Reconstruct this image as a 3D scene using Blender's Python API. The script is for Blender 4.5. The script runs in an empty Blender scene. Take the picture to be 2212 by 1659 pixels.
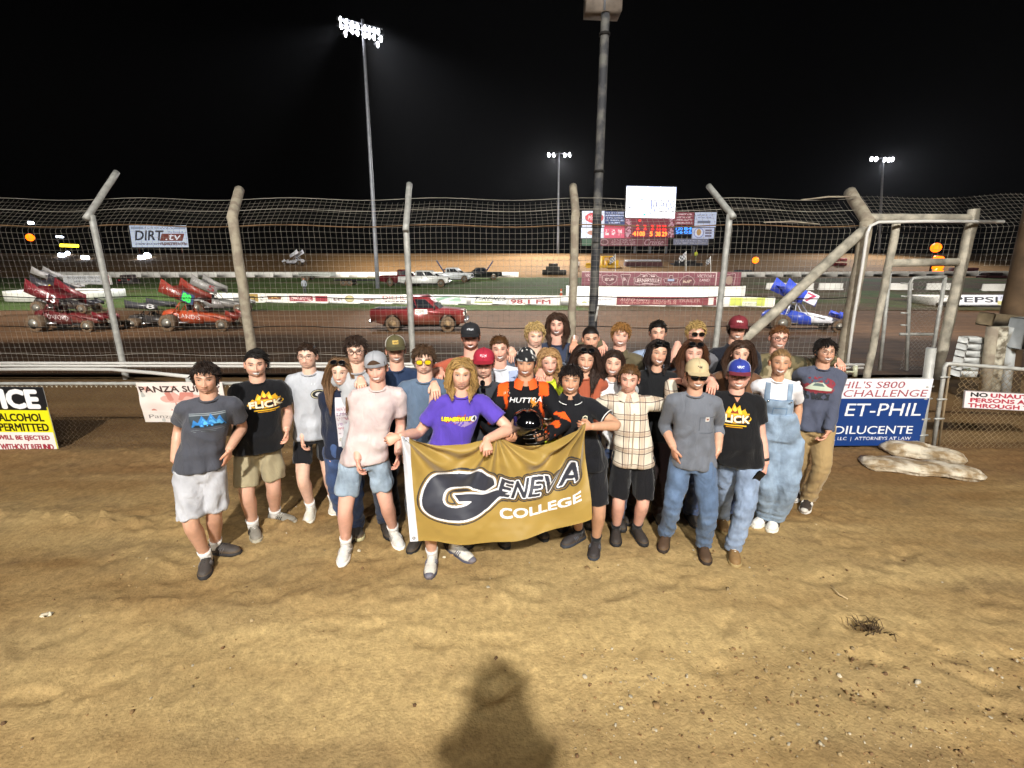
import bpy, math, random
import numpy as np
from mathutils import Vector, Matrix
from mathutils.bvhtree import BVHTree
R = math.radians
rnd = random.Random(11)
npr = np.random.RandomState(5)
scene = bpy.context.scene
COL = scene.collection

# ---------------------------------------------------------------- survey of the place (pixel -> metre)
W0, H0, F = 2212.0, 1659.0, 1020.0
TH, CH = R(14.65), 2.4
CT, ST = math.cos(TH), math.sin(TH)

def ray(px, py):
    x, y = (px - W0 / 2) / F, -(py - H0 / 2) / F
    return Vector((x, CT + y * ST, -ST + y * CT))

def at(px, py, Y):
    d = ray(px, py)
    t = Y / d.y
    return Vector((d.x * t, Y, CH + d.z * t))

_GY = [-60, 5.0, 9.8, 12.5, 27.0, 32.0, 46.0, 61.0, 80.0, 84.0, 112.0, 116.0, 140.0, 500.0]
_GZ = [0.0, 0.0, 0.0, -0.27, -1.66, -1.78, -1.7, -1.0, -0.35, -0.2, 3.9, 4.0, 3.0, 3.0]

def gz(Y):
    return float(np.interp(Y, _GY, _GZ))

def ground(px, py):
    d = ray(px, py)
    lo = None
    Y = 0.8
    while Y < 300:
        t = Y / d.y
        if CH + d.z * t < gz(Y):
            a, b = Y / 1.03, Y
            for _ in range(30):
                m = (a + b) / 2
                if CH + d.z * m / d.y < gz(m):
                    b = m
                else:
                    a = m
            t = b / d.y
            return Vector((d.x * t, b, gz(b)))
        Y *= 1.03
    return at(px, py, 118)

# ---------------------------------------------------------------- colours and materials
def lin(c):
    c = np.asarray(c, float)
    return np.where(c <= 0.04045, c / 12.92, ((c + 0.055) / 1.055) ** 2.4)

def C(h):
    return tuple(float(v) for v in lin([int(h[i:i + 2], 16) / 255 for i in (0, 2, 4)]))

MATS = {}

def mat(name, col=None, rough=0.6, metal=0.0, var=0.0, vscale=8.0, bump=0.0, bscale=60.0, spec=0.5, vcol=False, emit=0.0, coat=0.0, sheen=0.0, var2=None, wrinkle=0.0, dust=None, dz=(0, 1)):
    """procedural Principled material: base colour (or the colour attribute) varied by noise, with bump"""
    if name in MATS:
        return MATS[name]
    m = bpy.data.materials.new(name)
    MATS[name] = m
    m.use_nodes = True
    nt = m.node_tree
    N, L = nt.nodes, nt.links
    b = N['Principled BSDF']
    b.inputs['Roughness'].default_value = rough
    b.inputs['Metallic'].default_value = metal
    b.inputs['Specular IOR Level'].default_value = spec
    b.inputs['Coat Weight'].default_value = coat
    if sheen:
        b.inputs['Sheen Weight'].default_value = sheen
    tc = N.new('ShaderNodeTexCoord')
    if vcol:
        a = N.new('ShaderNodeVertexColor')
        a.layer_name = 'Col'
        src = a.outputs['Color']
    else:
        a = N.new('ShaderNodeRGB')
        a.outputs[0].default_value = (*col, 1)
        src = a.outputs[0]
    if var or var2:
        n = N.new('ShaderNodeTexNoise')
        n.inputs['Scale'].default_value = vscale
        n.inputs['Detail'].default_value = 5 if vscale < 15 else 8
        n.inputs['Roughness'].default_value = .5 if vscale < 15 else .74
        L.new(tc.outputs['Object'], n.inputs['Vector'])
        mx = N.new('ShaderNodeMix')
        mx.data_type = 'RGBA'
        if var2:
            cr = N.new('ShaderNodeValToRGB')
            cr.color_ramp.elements[0].position = 0.42
            cr.color_ramp.elements[1].position = 0.6
            L.new(n.outputs['Fac'], cr.inputs['Fac'])
            L.new(cr.outputs['Color'], mx.inputs[0])
            L.new(src, mx.inputs[6])
            mx.inputs[7].default_value = (*var2, 1)
        else:
            mr = N.new('ShaderNodeMapRange')
            mr.inputs[1].default_value, mr.inputs[2].default_value = 0.3, 0.7
            mr.inputs[3].default_value, mr.inputs[4].default_value = 1 - var, 1 + var
            L.new(n.outputs['Fac'], mr.inputs[0])
            mx.blend_type = 'MULTIPLY'
            mx.inputs[0].default_value = 1
            L.new(src, mx.inputs[6])
            cb = N.new('ShaderNodeCombineColor')
            for k in range(3):
                L.new(mr.outputs[0], cb.inputs[k])
            L.new(cb.outputs[0], mx.inputs[7])
        src = mx.outputs[2]
    if dust:
        g = N.new('ShaderNodeSeparateXYZ')
        L.new(tc.outputs['Object'], g.inputs[0])
        n3 = N.new('ShaderNodeTexNoise')
        n3.inputs['Scale'].default_value = 3.5
        n3.inputs['Detail'].default_value = 6
        L.new(tc.outputs['Object'], n3.inputs['Vector'])
        ad = N.new('ShaderNodeMath')
        ad.operation = 'MULTIPLY_ADD'
        L.new(n3.outputs['Fac'], ad.inputs[0])
        ad.inputs[1].default_value = 0.9 * (dz[1] - dz[0])
        L.new(g.outputs['Z'], ad.inputs[2])
        mr = N.new('ShaderNodeMapRange')
        mr.inputs[1].default_value = dz[0] + 0.45 * (dz[1] - dz[0])
        mr.inputs[2].default_value = dz[1] + 0.45 * (dz[1] - dz[0])
        mr.inputs[3].default_value, mr.inputs[4].default_value = 0.85, 0.08
        L.new(ad.outputs[0], mr.inputs[0])
        mx = N.new('ShaderNodeMix')
        mx.data_type = 'RGBA'
        L.new(mr.outputs[0], mx.inputs[0])
        L.new(src, mx.inputs[6])
        mx.inputs[7].default_value = (*dust, 1)
        src = mx.outputs[2]
    if emit:
        b.inputs['Emission Strength'].default_value = emit
        L.new(src, b.inputs['Emission Color'])
    L.new(src, b.inputs['Base Color'])
    if bump or wrinkle:
        prev = None
        for amt, sc, dist in ((bump, bscale, 0.006), (wrinkle, 11.0, 0.03)):
            if not amt:
                continue
            n2 = N.new('ShaderNodeTexNoise')
            n2.inputs['Scale'].default_value = sc
            n2.inputs['Detail'].default_value = 3
            if dist == 0.03:
                n2.inputs['Distortion'].default_value = 1.2
                mp = N.new('ShaderNodeMapping')
                mp.inputs['Rotation'].default_value = (0.3, 0.5, 0.6)
                mp.inputs['Scale'].default_value = (1.0, 0.6, 0.45)
                L.new(tc.outputs['Object'], mp.inputs['Vector'])
                L.new(mp.outputs[0], n2.inputs['Vector'])
            else:
                L.new(tc.outputs['Object'], n2.inputs['Vector'])
            bp = N.new('ShaderNodeBump')
            bp.inputs['Strength'].default_value = amt
            bp.inputs['Distance'].default_value = dist
            L.new(n2.outputs['Fac'], bp.inputs['Height'])
            if prev:
                L.new(prev, bp.inputs['Normal'])
            prev = bp.outputs[0]
        L.new(prev, b.inputs['Normal'])
    return m

def fabric(hexcol, kind='tee'):
    if kind == 'denim':
        return mat('denim_' + hexcol, C(hexcol), 0.85, var=0.32, vscale=9, bump=0.5, bscale=220, wrinkle=0.7, sheen=0.1)
    return mat('cloth_' + hexcol, C(hexcol), 0.88, var=0.1, vscale=7, bump=0.25, bscale=260, wrinkle=0.6, sheen=0.15, spec=0.25)

# ---------------------------------------------------------------- mesh building
class MB:
    def __init__(s):
        s.v, s.f, s.mi, s.c, s.n = [], [], [], [], 0

    def add(s, v, f, mi=0, col=None):
        v = np.asarray(v, float).reshape(-1, 3)
        s.v.append(v)
        n = s.n
        for q in f:
            s.f.append(tuple(int(i) + n for i in q))
        s.mi += [mi] * len(f)
        if col is None:
            c = np.ones((len(v), 3))
        else:
            c = np.asarray(col, float)
            if c.ndim == 1:
                c = np.tile(c, (len(v), 1))
        s.c.append(c)
        s.n += len(v)
        return s

    def box(s, c, size, rot=None, mi=0, col=None, bev=0.0):
        c = np.array(c, float)
        h = np.array(size, float) / 2
        if bev:
            bev = min(bev, h.min() * 0.6)
            v, f = [], []
            sg = [(a, b, d) for a in (-1, 1) for b in (-1, 1) for d in (-1, 1)]
            idx = {}
            for q in sg:
                for ax in range(3):
                    p = [q[k] * (h[k] - (0 if k == ax else bev)) for k in range(3)]
                    idx[(q, ax)] = len(v)
                    v.append(p)
            for ax in range(3):
                o = [k for k in range(3) if k != ax]
                for sn in (-1, 1):
                    ring = []
                    for a, b in ((-1, -1), (1, -1), (1, 1), (-1, 1)):
                        q = [0, 0, 0]
                        q[ax], q[o[0]], q[o[1]] = sn, a, b
                        ring.append(idx[(tuple(q), ax)])
                    f.append(ring)
            for a1, a2 in ((0, 1), (0, 2), (1, 2)):
                a3 = 3 - a1 - a2
                for s1 in (-1, 1):
                    for s2 in (-1, 1):
                        e = []
                        for s3 in (-1, 1):
                            q = [0, 0, 0]
                            q[a1], q[a2], q[a3] = s1, s2, s3
                            e.append(tuple(q))
                        f.append([idx[(e[0], a1)], idx[(e[1], a1)], idx[(e[1], a2)], idx[(e[0], a2)]])
            for q in sg:
                f.append([idx[(q, 0)], idx[(q, 1)], idx[(q, 2)]])
            v = np.array(v)
        else:
            v = np.array([(a, b, d) for a in (-1, 1) for b in (-1, 1) for d in (-1, 1)]) * h
            f = [(0, 1, 3, 2), (4, 6, 7, 5), (0, 4, 5, 1), (2, 3, 7, 6), (0, 2, 6, 4), (1, 5, 7, 3)]
        if rot is not None:
            v = v @ np.array(rot).T
        return s.add(v + c, f, mi, col)

    def tube(s, pts, rad, n=8, mi=0, col=None, cap=True, sq=1.0, up=None):
        P = np.array([tuple(p) for p in pts], float)
        m = len(P)
        r = np.full(m, rad, float) if np.isscalar(rad) else np.array(rad, float)
        T = np.gradient(P, axis=0)
        T /= np.linalg.norm(T, axis=1)[:, None] + 1e-12
        a = np.array(up if up is not None else ((0, 0, 1) if abs(T[0][2]) < 0.9 else (0, 1, 0)), float)
        u = np.cross(T[0], a)
        u /= np.linalg.norm(u) + 1e-12
        ang = np.arange(n) * 2 * math.pi / n
        V = np.zeros((m, n, 3))
        for i in range(m):
            u = u - T[i] * np.dot(u, T[i])
            u /= np.linalg.norm(u) + 1e-12
            w = np.cross(T[i], u)
            V[i] = P[i] + r[i] * (np.cos(ang)[:, None] * u + sq * np.sin(ang)[:, None] * w)
        return s.rings(V, mi, col, cap)

    def rings(s, V, mi=0, col=None, cap=True, closed=True):
        V = np.asarray(V, float)
        m, n = V.shape[:2]
        f = []
        for i in range(m - 1):
            for j in range(n if closed else n - 1):
                k = (j + 1) % n
                f.append((i * n + j, i * n + k, (i + 1) * n + k, (i + 1) * n + j))
        if cap:
            f.append(tuple(range(n))[::-1])
            f.append(tuple((m - 1) * n + j for j in range(n)))
        if col is not None and np.asarray(col).ndim == 3:
            col = np.asarray(col).reshape(-1, 3)
        return s.add(V.reshape(-1, 3), f, mi, col)

    def loft(s, secs, n=20, mi=0, col=None, cap=True, p=2.4):
        """secs: (centre, right, forward, rx, ry) super-ellipse sections"""
        a = np.arange(n) * 2 * math.pi / n
        cx = np.sign(np.cos(a)) * np.abs(np.cos(a)) ** (2 / p)
        cy = np.sign(np.sin(a)) * np.abs(np.sin(a)) ** (2 / p)
        V = [np.array(c) + cx[:, None] * rx * np.array(r) + cy[:, None] * ry * np.array(f) for c, r, f, rx, ry in secs]
        return s.rings(np.array(V), mi, col, cap)

    def ell(s, c, rad, n=12, m=8, mi=0, col=None, rot=None):
        th = np.linspace(0, math.pi, m + 1)[1:-1]
        ph = np.arange(n) * 2 * math.pi / n
        V = [(math.sin(t) * np.cos(ph), math.sin(t) * np.sin(ph), np.full(n, math.cos(t))) for t in th]
        V = np.array([np.stack(x, 1) for x in V]).reshape(-1, 3)
        V = np.vstack([V, [[0, 0, 1], [0, 0, -1]]]) * np.array(rad)
        if rot is not None:
            V = V @ np.array(rot).T
        k = m - 1
        f = []
        for i in range(k - 1):
            for j in range(n):
                q = (j + 1) % n
                f.append((i * n + j, (i + 1) * n + j, (i + 1) * n + q, i * n + q))
        for j in range(n):
            q = (j + 1) % n
            f.append((k * n, j, q))
            f.append((k * n + 1, (k - 1) * n + q, (k - 1) * n + j))
        return s.add(V + np.array(c), f, mi, col)

    def prism(s, pts, y0, y1, mi=0, col=None, inset=0.0):
        """polygon in the local x-z plane extruded from y0 to y1"""
        p = np.array(pts, float)
        n = len(p)
        a = np.c_[p[:, 0], np.full(n, y0), p[:, 1]]
        b = np.c_[p[:, 0], np.full(n, y1), p[:, 1]]
        f = [tuple(range(n)), tuple(range(2 * n - 1, n - 1, -1))]
        f += [(i, n + i, n + (i + 1) % n, (i + 1) % n) for i in range(n)]
        return s.add(np.vstack([a, b]), f, mi, col)

    def grid(s, V, mi=0, col=None, mask=None):
        V = np.asarray(V, float)
        h, w = V.shape[:2]
        i = np.arange(h * w).reshape(h, w)
        q = np.stack([i[:-1, :-1], i[1:, :-1], i[1:, 1:], i[:-1, 1:]], -1)
        if mask is not None:
            k = mask[:-1, :-1] & mask[1:, :-1] & mask[1:, 1:] & mask[:-1, 1:]
            q = q[k]
        q = q.reshape(-1, 4)
        v = V.reshape(-1, 3)
        c = None if col is None else np.asarray(col).reshape(-1, 3)
        if mask is not None:
            used = np.unique(q)
            re = np.full(len(v), -1)
            re[used] = np.arange(len(used))
            q, v = re[q], v[used]
            c = None if c is None else c[used]
        return s.add(v, q.tolist(), mi, c)

    def build(s, name, mats, parent=None, smooth=True, loc=None, vcol=False, angle=None):
        me = bpy.data.meshes.new(name)
        v = np.vstack(s.v)
        o_ = np.array(loc if loc is not None else (0, 0, 0), float)
        v = v - o_
        me.vertices.add(len(v))
        me.vertices.foreach_set('co', v.ravel())
        cnt = np.array([len(q) for q in s.f])
        me.loops.add(int(cnt.sum()))
        me.loops.foreach_set('vertex_index', np.concatenate([np.array(q) for q in s.f]))
        me.polygons.add(len(cnt))
        me.polygons.foreach_set('loop_start', np.r_[0, np.cumsum(cnt)[:-1]])
        me.polygons.foreach_set('material_index', np.array(s.mi))
        me.update(calc_edges=True)
        me.validate()
        if smooth:
            if angle:
                me.set_sharp_from_angle(angle=R(angle))
            me.polygons.foreach_set('use_smooth', np.ones(len(me.polygons), bool))
        if vcol:
            a = me.color_attributes.new('Col', 'FLOAT_COLOR', 'POINT')
            c = np.vstack(s.c)
            a.data.foreach_set('color', np.c_[c, np.ones(len(c))].astype(np.float32).ravel())
        for m_ in (mats if isinstance(mats, (list, tuple)) else [mats]):
            me.materials.append(m_)
        o = bpy.data.objects.new(name, me)
        COL.objects.link(o)
        if parent is not None:
            o.parent = parent
            o.location = tuple(o_)
        else:
            o.location = tuple(o_)
        return o

def remeshed(mb, voxel, smooth=3, fac=0.6):
    """one continuous surface grown from overlapping closed pieces"""
    me = bpy.data.meshes.new('tmp')
    me.from_pydata(np.vstack(mb.v).tolist(), [], mb.f)
    me.update()
    o = bpy.data.objects.new('tmp', me)
    COL.objects.link(o)
    r = o.modifiers.new('r', 'REMESH')
    r.mode = 'VOXEL'
    r.voxel_size = voxel
    sm = o.modifiers.new('s', 'SMOOTH')
    sm.iterations = smooth
    sm.factor = fac
    dg = bpy.context.evaluated_depsgraph_get()
    e = o.evaluated_get(dg).to_mesh()
    n = len(e.vertices)
    v = np.zeros(n * 3)
    e.vertices.foreach_get('co', v)
    f = [tuple(p.vertices) for p in e.polygons]
    nv = np.zeros(n * 3)
    e.vertices.foreach_get('normal', nv)
    bpy.data.objects.remove(o)
    bpy.data.meshes.remove(me)
    return v.reshape(-1, 3), f, nv.reshape(-1, 3)

def tag(o, label=None, cat=None, group=None, kind=None):
    for k, v in (('label', label), ('category', cat), ('group', group), ('kind', kind)):
        if v:
            o[k] = v
    return o

def thing(name, label, cat, loc=(0, 0, 0), group=None):
    o = bpy.data.objects.new(name, None)
    o.empty_display_size = 0.2
    COL.objects.link(o)
    o.location = loc
    return tag(o, label, cat, group)

def at_origin(o, loc):
    """children were modelled in world metres; keep them there below an Empty standing at loc"""
    for ch in o.children:
        ch.matrix_parent_inverse = Matrix.Translation(-Vector(loc))

def dup(root, label, loc=None, rotz=None, group=None):
    r = root.copy()
    COL.objects.link(r)
    r['label'] = label
    if loc is not None:
        r.location = loc
    if rotz is not None:
        r.rotation_euler = (0, 0, rotz)
    if group:
        r['group'] = group
    for ch in root.children:
        c = ch.copy()
        COL.objects.link(c)
        c.parent = r
        c.matrix_parent_inverse = ch.matrix_parent_inverse
        for g in ch.children:
            d = g.copy()
            COL.objects.link(d)
            d.parent = c
            d.matrix_parent_inverse = g.matrix_parent_inverse
    return r

# ---------------------------------------------------------------- lettering and printed designs
_TXT = {}

def text_tris(s):
    if s not in _TXT:
        cu = bpy.data.curves.new('t', 'FONT')
        cu.body = s
        cu.resolution_u = 3
        o = bpy.data.objects.new('t', cu)
        me = bpy.data.meshes.new_from_object(o)
        me.calc_loop_triangles()
        v = np.array([tuple(x.co) for x in me.vertices])[:, :2]
        t = np.array([tuple(x.vertices) for x in me.loop_triangles])
        bpy.data.objects.remove(o)
        bpy.data.curves.remove(cu)
        bpy.data.meshes.remove(me)
        _TXT[s] = (v, t)
    return _TXT[s]

class Cv:
    """a printed design: a raster of colours that becomes the coloured vertices of a mesh"""
    def __init__(s, w, h, col=None):
        s.w, s.h = w, h
        s.rgb = np.zeros((h, w, 3))
        s.m = np.zeros((h, w), bool)
        s.yy, s.xx = np.mgrid[0:h, 0:w]
        if col:
            s.put(np.ones((h, w), bool), col)

    def put(s, mask, hexcol):
        s.rgb[mask] = C(hexcol)
        s.m |= mask
        return s

    def rect(s, x0, y0, x1, y1):
        return (s.xx >= x0 * s.w) & (s.xx <= x1 * s.w) & (s.yy >= y0 * s.h) & (s.yy <= y1 * s.h)

    def ell(s, x, y, rx, ry):
        return ((s.xx - x * s.w) / (rx * s.w)) ** 2 + ((s.yy - y * s.h) / (ry * s.h)) ** 2 <= 1

    def poly(s, pts):
        k = np.zeros((s.h, s.w), bool)
        p = [(x * s.w, y * s.h) for x, y in pts]
        for (x0, y0), (x1, y1) in zip(p, p[1:] + p[:1]):
            if y0 == y1:
                continue
            c = ((s.yy >= y0) != (s.yy >= y1)) & (s.xx < x0 + (s.yy - y0) * (x1 - x0) / (y1 - y0))
            k ^= c
        return k

    def text(s, t, x0, y0, x1, y1, shear=0.0, bold=0, rise=0.0):
        """mask of the words t filling the box (fractions of the design)"""
        v, tr = text_tris(t)
        lo, hi = v.min(0), v.max(0)
        q = (v - lo) / np.maximum(hi - lo, 1e-9)
        X = (x0 + q[:, 0] * (x1 - x0)) * s.w
        Yb = (y1 - q[:, 1] * (y1 - y0)) * s.h
        X = X + shear * (y1 * s.h - Yb)
        Yb = Yb - rise * (X - x0 * s.w)
        k = np.zeros((s.h, s.w), bool)
        for a, b, c in tr:
            xs, ys = X[[a, b, c]], Yb[[a, b, c]]
            i0, i1 = max(int(ys.min()), 0), min(int(ys.max()) + 2, s.h)
            j0, j1 = max(int(xs.min()), 0), min(int(xs.max()) + 2, s.w)
            if i0 >= i1 or j0 >= j1:
                continue
            gy, gx = s.yy[i0:i1, j0:j1], s.xx[i0:i1, j0:j1]
            d = (ys[1] - ys[2]) * (xs[0] - xs[2]) + (xs[2] - xs[1]) * (ys[0] - ys[2])
            if abs(d) < 1e-9:
                continue
            l0 = ((ys[1] - ys[2]) * (gx - xs[2]) + (xs[2] - xs[1]) * (gy - ys[2])) / d
            l1 = ((ys[2] - ys[0]) * (gx - xs[2]) + (xs[0] - xs[2]) * (gy - ys[2])) / d
            k[i0:i1, j0:j1] |= (l0 >= -0.02) & (l1 >= -0.02) & (l0 + l1 <= 1.02)
        return s.dil(k, bold) if bold else k

    def dil(s, k, r):
        o = k.copy()
        R_ = int(math.ceil(r))
        for dy in range(-R_, R_ + 1):
            for dx in range(-R_, R_ + 1):
                if dx * dx + dy * dy > r * r + 0.3 or (dx == 0 and dy == 0):
                    continue
                a = k[max(0, -dy):s.h - max(0, dy), max(0, -dx):s.w - max(0, dx)]
                o[max(0, dy):s.h + min(0, dy), max(0, dx):s.w + min(0, dx)] |= a
        return o

    def noise(s, sc, seed=0):
        g = np.random.RandomState(seed).rand(int(s.h / sc) + 3, int(s.w / sc) + 3)
        y, x = s.yy / sc, s.xx / sc
        i, j = y.astype(int), x.astype(int)
        a, b = y - i, x - j
        return (g[i, j] * (1 - a) * (1 - b) + g[i + 1, j] * a * (1 - b) + g[i, j + 1] * (1 - a) * b + g[i + 1, j + 1] * a * b)

    def panel(s, fn):
        """MB grid through fn(u, v) -> xyz arrays, v running down"""
        u, v = s.xx / (s.w - 1), s.yy / (s.h - 1)
        return MB().grid(fn(u, v), 0, s.rgb, None if s.m.all() else s.m)

def flat(o, du, dv):
    o, du, dv = np.array(o, float), np.array(du, float), np.array(dv, float)
    return lambda u, v: o + u[..., None] * du + v[..., None] * dv

PRINT = lambda: mat('printed_vinyl', None, 0.45, vcol=True, var=0.05, vscale=3)
INK = lambda: mat('printed_cloth', None, 0.85, vcol=True, bump=0.2, bscale=200)

def vn(P, sc, seed=0):
    """smooth value noise, vectorised over points (n,3) -> 0..1"""
    q = np.asarray(P, float) * sc + seed * 17.3
    i = np.floor(q).astype(np.int64)
    f = q - i
    f = f * f * (3 - 2 * f)
    def h(a, b, c):
        x = (a * 374761393 + b * 668265263 + c * 2147483647 + seed * 1442695) & 0xffffffff
        x = ((x ^ (x >> 13)) * 1274126177) & 0xffffffff
        return ((x ^ (x >> 16)) & 0xffff) / 65535.0
    r = 0
    for a in (0, 1):
        for b in (0, 1):
            for c in (0, 1):
                w = np.where(a, f[:, 0], 1 - f[:, 0]) * np.where(b, f[:, 1], 1 - f[:, 1]) * np.where(c, f[:, 2], 1 - f[:, 2])
                r = r + w * h(i[:, 0] + a, i[:, 1] + b, i[:, 2] + c)
    return r
# ================================================================ ground
def terrain(name, xs, ys, dz, colfn, m, extra=None, lbl=None, kind='structure'):
    X, Y = np.meshgrid(xs, ys)
    Z = np.interp(Y, _GY, _GZ) + dz
    P = np.stack([X, Y, np.zeros_like(X)], -1).reshape(-1, 3)
    if extra is not None:
        Z = Z + extra(P).reshape(Z.shape)
    V = np.stack([X, Y, Z], -1)
    col = colfn(P)
    o = MB().grid(V[::-1], 0, col.reshape(V.shape)[::-1]).build(name, m, vcol=True)
    return tag(o, lbl, kind=kind)

def spaced(a, b, fine_a, fine_b, step, grow=1.12):
    out = list(np.arange(fine_a, fine_b, step))
    s, x = step, out[-1]
    while x < b:
        s *= grow
        x += s
        out.append(x)
    s, x = step, out[0]
    while x > a:
        s *= grow
        x -= s
        out.insert(0, x)
    return np.array(out)

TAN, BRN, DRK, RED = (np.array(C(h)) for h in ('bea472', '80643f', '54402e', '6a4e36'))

def fbm(P, sc, seed=0, oc=4):
    r, a, t = 0, 1, 0
    for k in range(oc):
        r = r + a * vn(P, sc * 2 ** k, seed + k)
        t += a
        a *= 0.5
    return r / t

def ss(a, b, x):
    t = np.clip((x - a) / (b - a), 0, 1)
    return t * t * (3 - 2 * t)

def dirt_col(P):
    x, y = P[:, 0], P[:, 1]
    Q = P * [0.6, 1.5, 1]
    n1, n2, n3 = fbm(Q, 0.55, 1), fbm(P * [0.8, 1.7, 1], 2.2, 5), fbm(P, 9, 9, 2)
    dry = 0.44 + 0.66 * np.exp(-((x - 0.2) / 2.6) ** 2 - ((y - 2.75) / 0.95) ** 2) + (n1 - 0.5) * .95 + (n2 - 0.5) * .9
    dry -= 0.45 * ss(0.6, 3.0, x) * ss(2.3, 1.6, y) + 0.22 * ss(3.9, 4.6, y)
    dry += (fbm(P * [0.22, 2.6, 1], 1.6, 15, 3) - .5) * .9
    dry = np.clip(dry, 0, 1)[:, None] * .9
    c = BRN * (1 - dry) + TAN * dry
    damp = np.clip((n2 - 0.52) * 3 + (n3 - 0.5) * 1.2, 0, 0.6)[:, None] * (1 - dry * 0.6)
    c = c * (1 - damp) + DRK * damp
    r = (ss(4.4, 5.4, y) * 0.5)[:, None]
    c = c * (1 - r) + RED * r
    return c * (0.9 + 0.22 * n3[:, None])

_fr = random.Random(4)
FOOT = [(_fr.uniform(-3.6, 3.6), _fr.uniform(2.0, 4.3), _fr.uniform(0, 3.14)) for _ in range(130)]
def dirt_z(P):
    x, y = P[:, 0], P[:, 1]
    fz = np.zeros(len(P))
    if len(P) > 10:
        near = np.nonzero((np.abs(x) < 4.2) & (y > 1.5) & (y < 4.8))[0]
        xn, yn = x[near], y[near]
        for a, b, t in FOOT:
            u, v = (xn - a) * math.cos(t) + (yn - b) * math.sin(t), -(xn - a) * math.sin(t) + (yn - b) * math.cos(t)
            rr = np.hypot(u / .15, v / .06)
            fz[near] += -.012 * np.exp(-rr ** 4) + .006 * np.exp(-((rr - 1.35) / .3) ** 2)
    z = 0.018 * (fbm(P, 1.3, 3) - 0.5) + 0.016 * (fbm(P, 7, 4, 3) - 0.5)
    clod = np.clip(fbm(P * [1, 1.3, 1], 11, 21, 3) - 0.5, 0, 1)
    band = np.exp(-((y - 4.05 - 0.15 * np.sin(x * 0.8)) / 0.16) ** 2) * ss(-0.6, -2.0, x) + 0.5 * np.exp(-((y - 3.05 - 0.06 * x) / 0.12) ** 2) * ss(1.5, -0.5, x)
    z += band * (0.02 + 0.22 * clod)
    z += 0.02 * (fbm(P * [0.2, 3.2, 1], 1.4, 17, 3) - 0.5)
    z += 0.09 * clod * ss(4.8, 5.2, y) * ss(7, 6, y)
    z += 0.05 * np.exp(-((y - 5.6) / 0.35) ** 2)
    z += 0.05 * clod * ss(0.0, 2.5, x) * ss(2.6, 1.6, y) * (y > -1)
    return (z + fz) * ss(8.5, 7.0, y) - 0.06 * ss(9.2, 9.8, y)

DIRT = mat('dirt', None, 0.95, vcol=True, var=0.34, vscale=19, bump=1.0, bscale=60, spec=0.15)
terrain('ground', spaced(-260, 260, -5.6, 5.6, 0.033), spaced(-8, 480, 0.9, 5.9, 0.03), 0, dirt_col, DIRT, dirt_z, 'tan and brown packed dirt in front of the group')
def track_col(P):
    x, y = P[:, 0], P[:, 1]
    st = fbm(P * [0.05, 1.6, 1], 1.3, 31)
    n = fbm(P, 1.2, 33, 3)
    c = np.array(C('5a4029')) * (0.62 + 0.75 * st[:, None]) * (0.85 + 0.3 * n[:, None])
    return c

def far_col(P):
    x, y = P[:, 0], P[:, 1]
    st = fbm(P * [0.03, 0.5, 1], 0.8, 41)
    n = fbm(P * [.3, 1, 1], 0.5, 43, 3)
    return np.array(C('8a6a45')) * (0.7 + 0.5 * st[:, None]) * (0.85 + 0.3 * n[:, None])

TRK = mat('track_dirt', None, 0.85, vcol=True, var=0.25, vscale=2.5, bump=0.8, bscale=6, spec=0.25)
terrain('dirt_track', np.linspace(-75, 75, 260), np.r_[np.linspace(9.95, 20, 90), np.linspace(20.3, 40.5, 70)], 0.02, track_col, TRK, lambda P: 0.05 * (fbm(P * [0.08, 1.5, 1], 1.5, 35) - 0.5), 'near straight of the brown dirt track beyond the fence')
terrain('far_dirt_track', np.linspace(-220, 220, 200), np.linspace(79, 117, 60), 0.03, far_col, TRK, None, 'banked far turn of the dirt track')
def grass_col(P):
    n, k = fbm(P * [0.4, 1, 1], 0.4, 51), fbm(P, 2.2, 53, 3)
    x = P[:, 0]
    g = np.array(C('485a2c')) * (0.55 + 0.8 * k[:, None])
    b = np.array(C('5a4a35')) * (0.6 + 0.6 * k[:, None])
    w = np.clip((n - 0.56) * 5 + ss(3, 14, x - 0.12 * (P[:, 1] - 46)) * 1.2, 0, 1)[:, None]
    return g * (1 - w) + b * w

GRS = mat('grass_blades', None, 0.9, vcol=True, var=0.35, vscale=5, bump=1.0, bscale=9, spec=0.15)
terrain('infield_grass', np.linspace(-160, 120, 420), np.linspace(40.3, 79.2, 110), 0.06, grass_col, GRS, lambda P: 0.1 * (fbm(P, 1.7, 55, 3) - 0.5), 'mown green infield inside the dirt track')

# loose stones and clods
def stones():
    mb = MB()
    for k in range(2600):
        right = rnd.random() < 0.62
        x = rnd.uniform(0.3, 3.6) if right else rnd.uniform(-3.4, 3.4)
        y = rnd.uniform(1.5, 2.5) if right else rnd.uniform(1.5, 5.6)
        s = 0.004 * math.exp(rnd.gauss(0, 0.5)) * (1.0 if y < 3 else 1.25)
        z = float(dirt_z(np.array([[x, y, 0.]]))[0])
        c = np.array(C(rnd.choice(['a98a5c', 'b39c74', '8a6a44', 'c9bda4', '7a5c3e', '9a7a50']))) * rnd.uniform(0.6, 1.0)
        n = mb.n
        mb.ell((x, y, z + s * 0.2), (s * rnd.uniform(0.8, 1.7), s * rnd.uniform(0.7, 1.3), s * rnd.uniform(0.5, 0.9)), 6, 4, 0, c, Matrix.Rotation(rnd.uniform(0, 6), 3, 'Z'))
        v = mb.v[-1]
        mb.v[-1] = v + npr.randn(*v.shape) * s * 0.16
    return mb
tag(stones().build('gravel', mat('stone', None, 0.9, vcol=True, var=0.2, vscale=30), vcol=True, smooth=False), 'loose pebbles and dirt clods scattered over the ground', kind='stuff')

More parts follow.
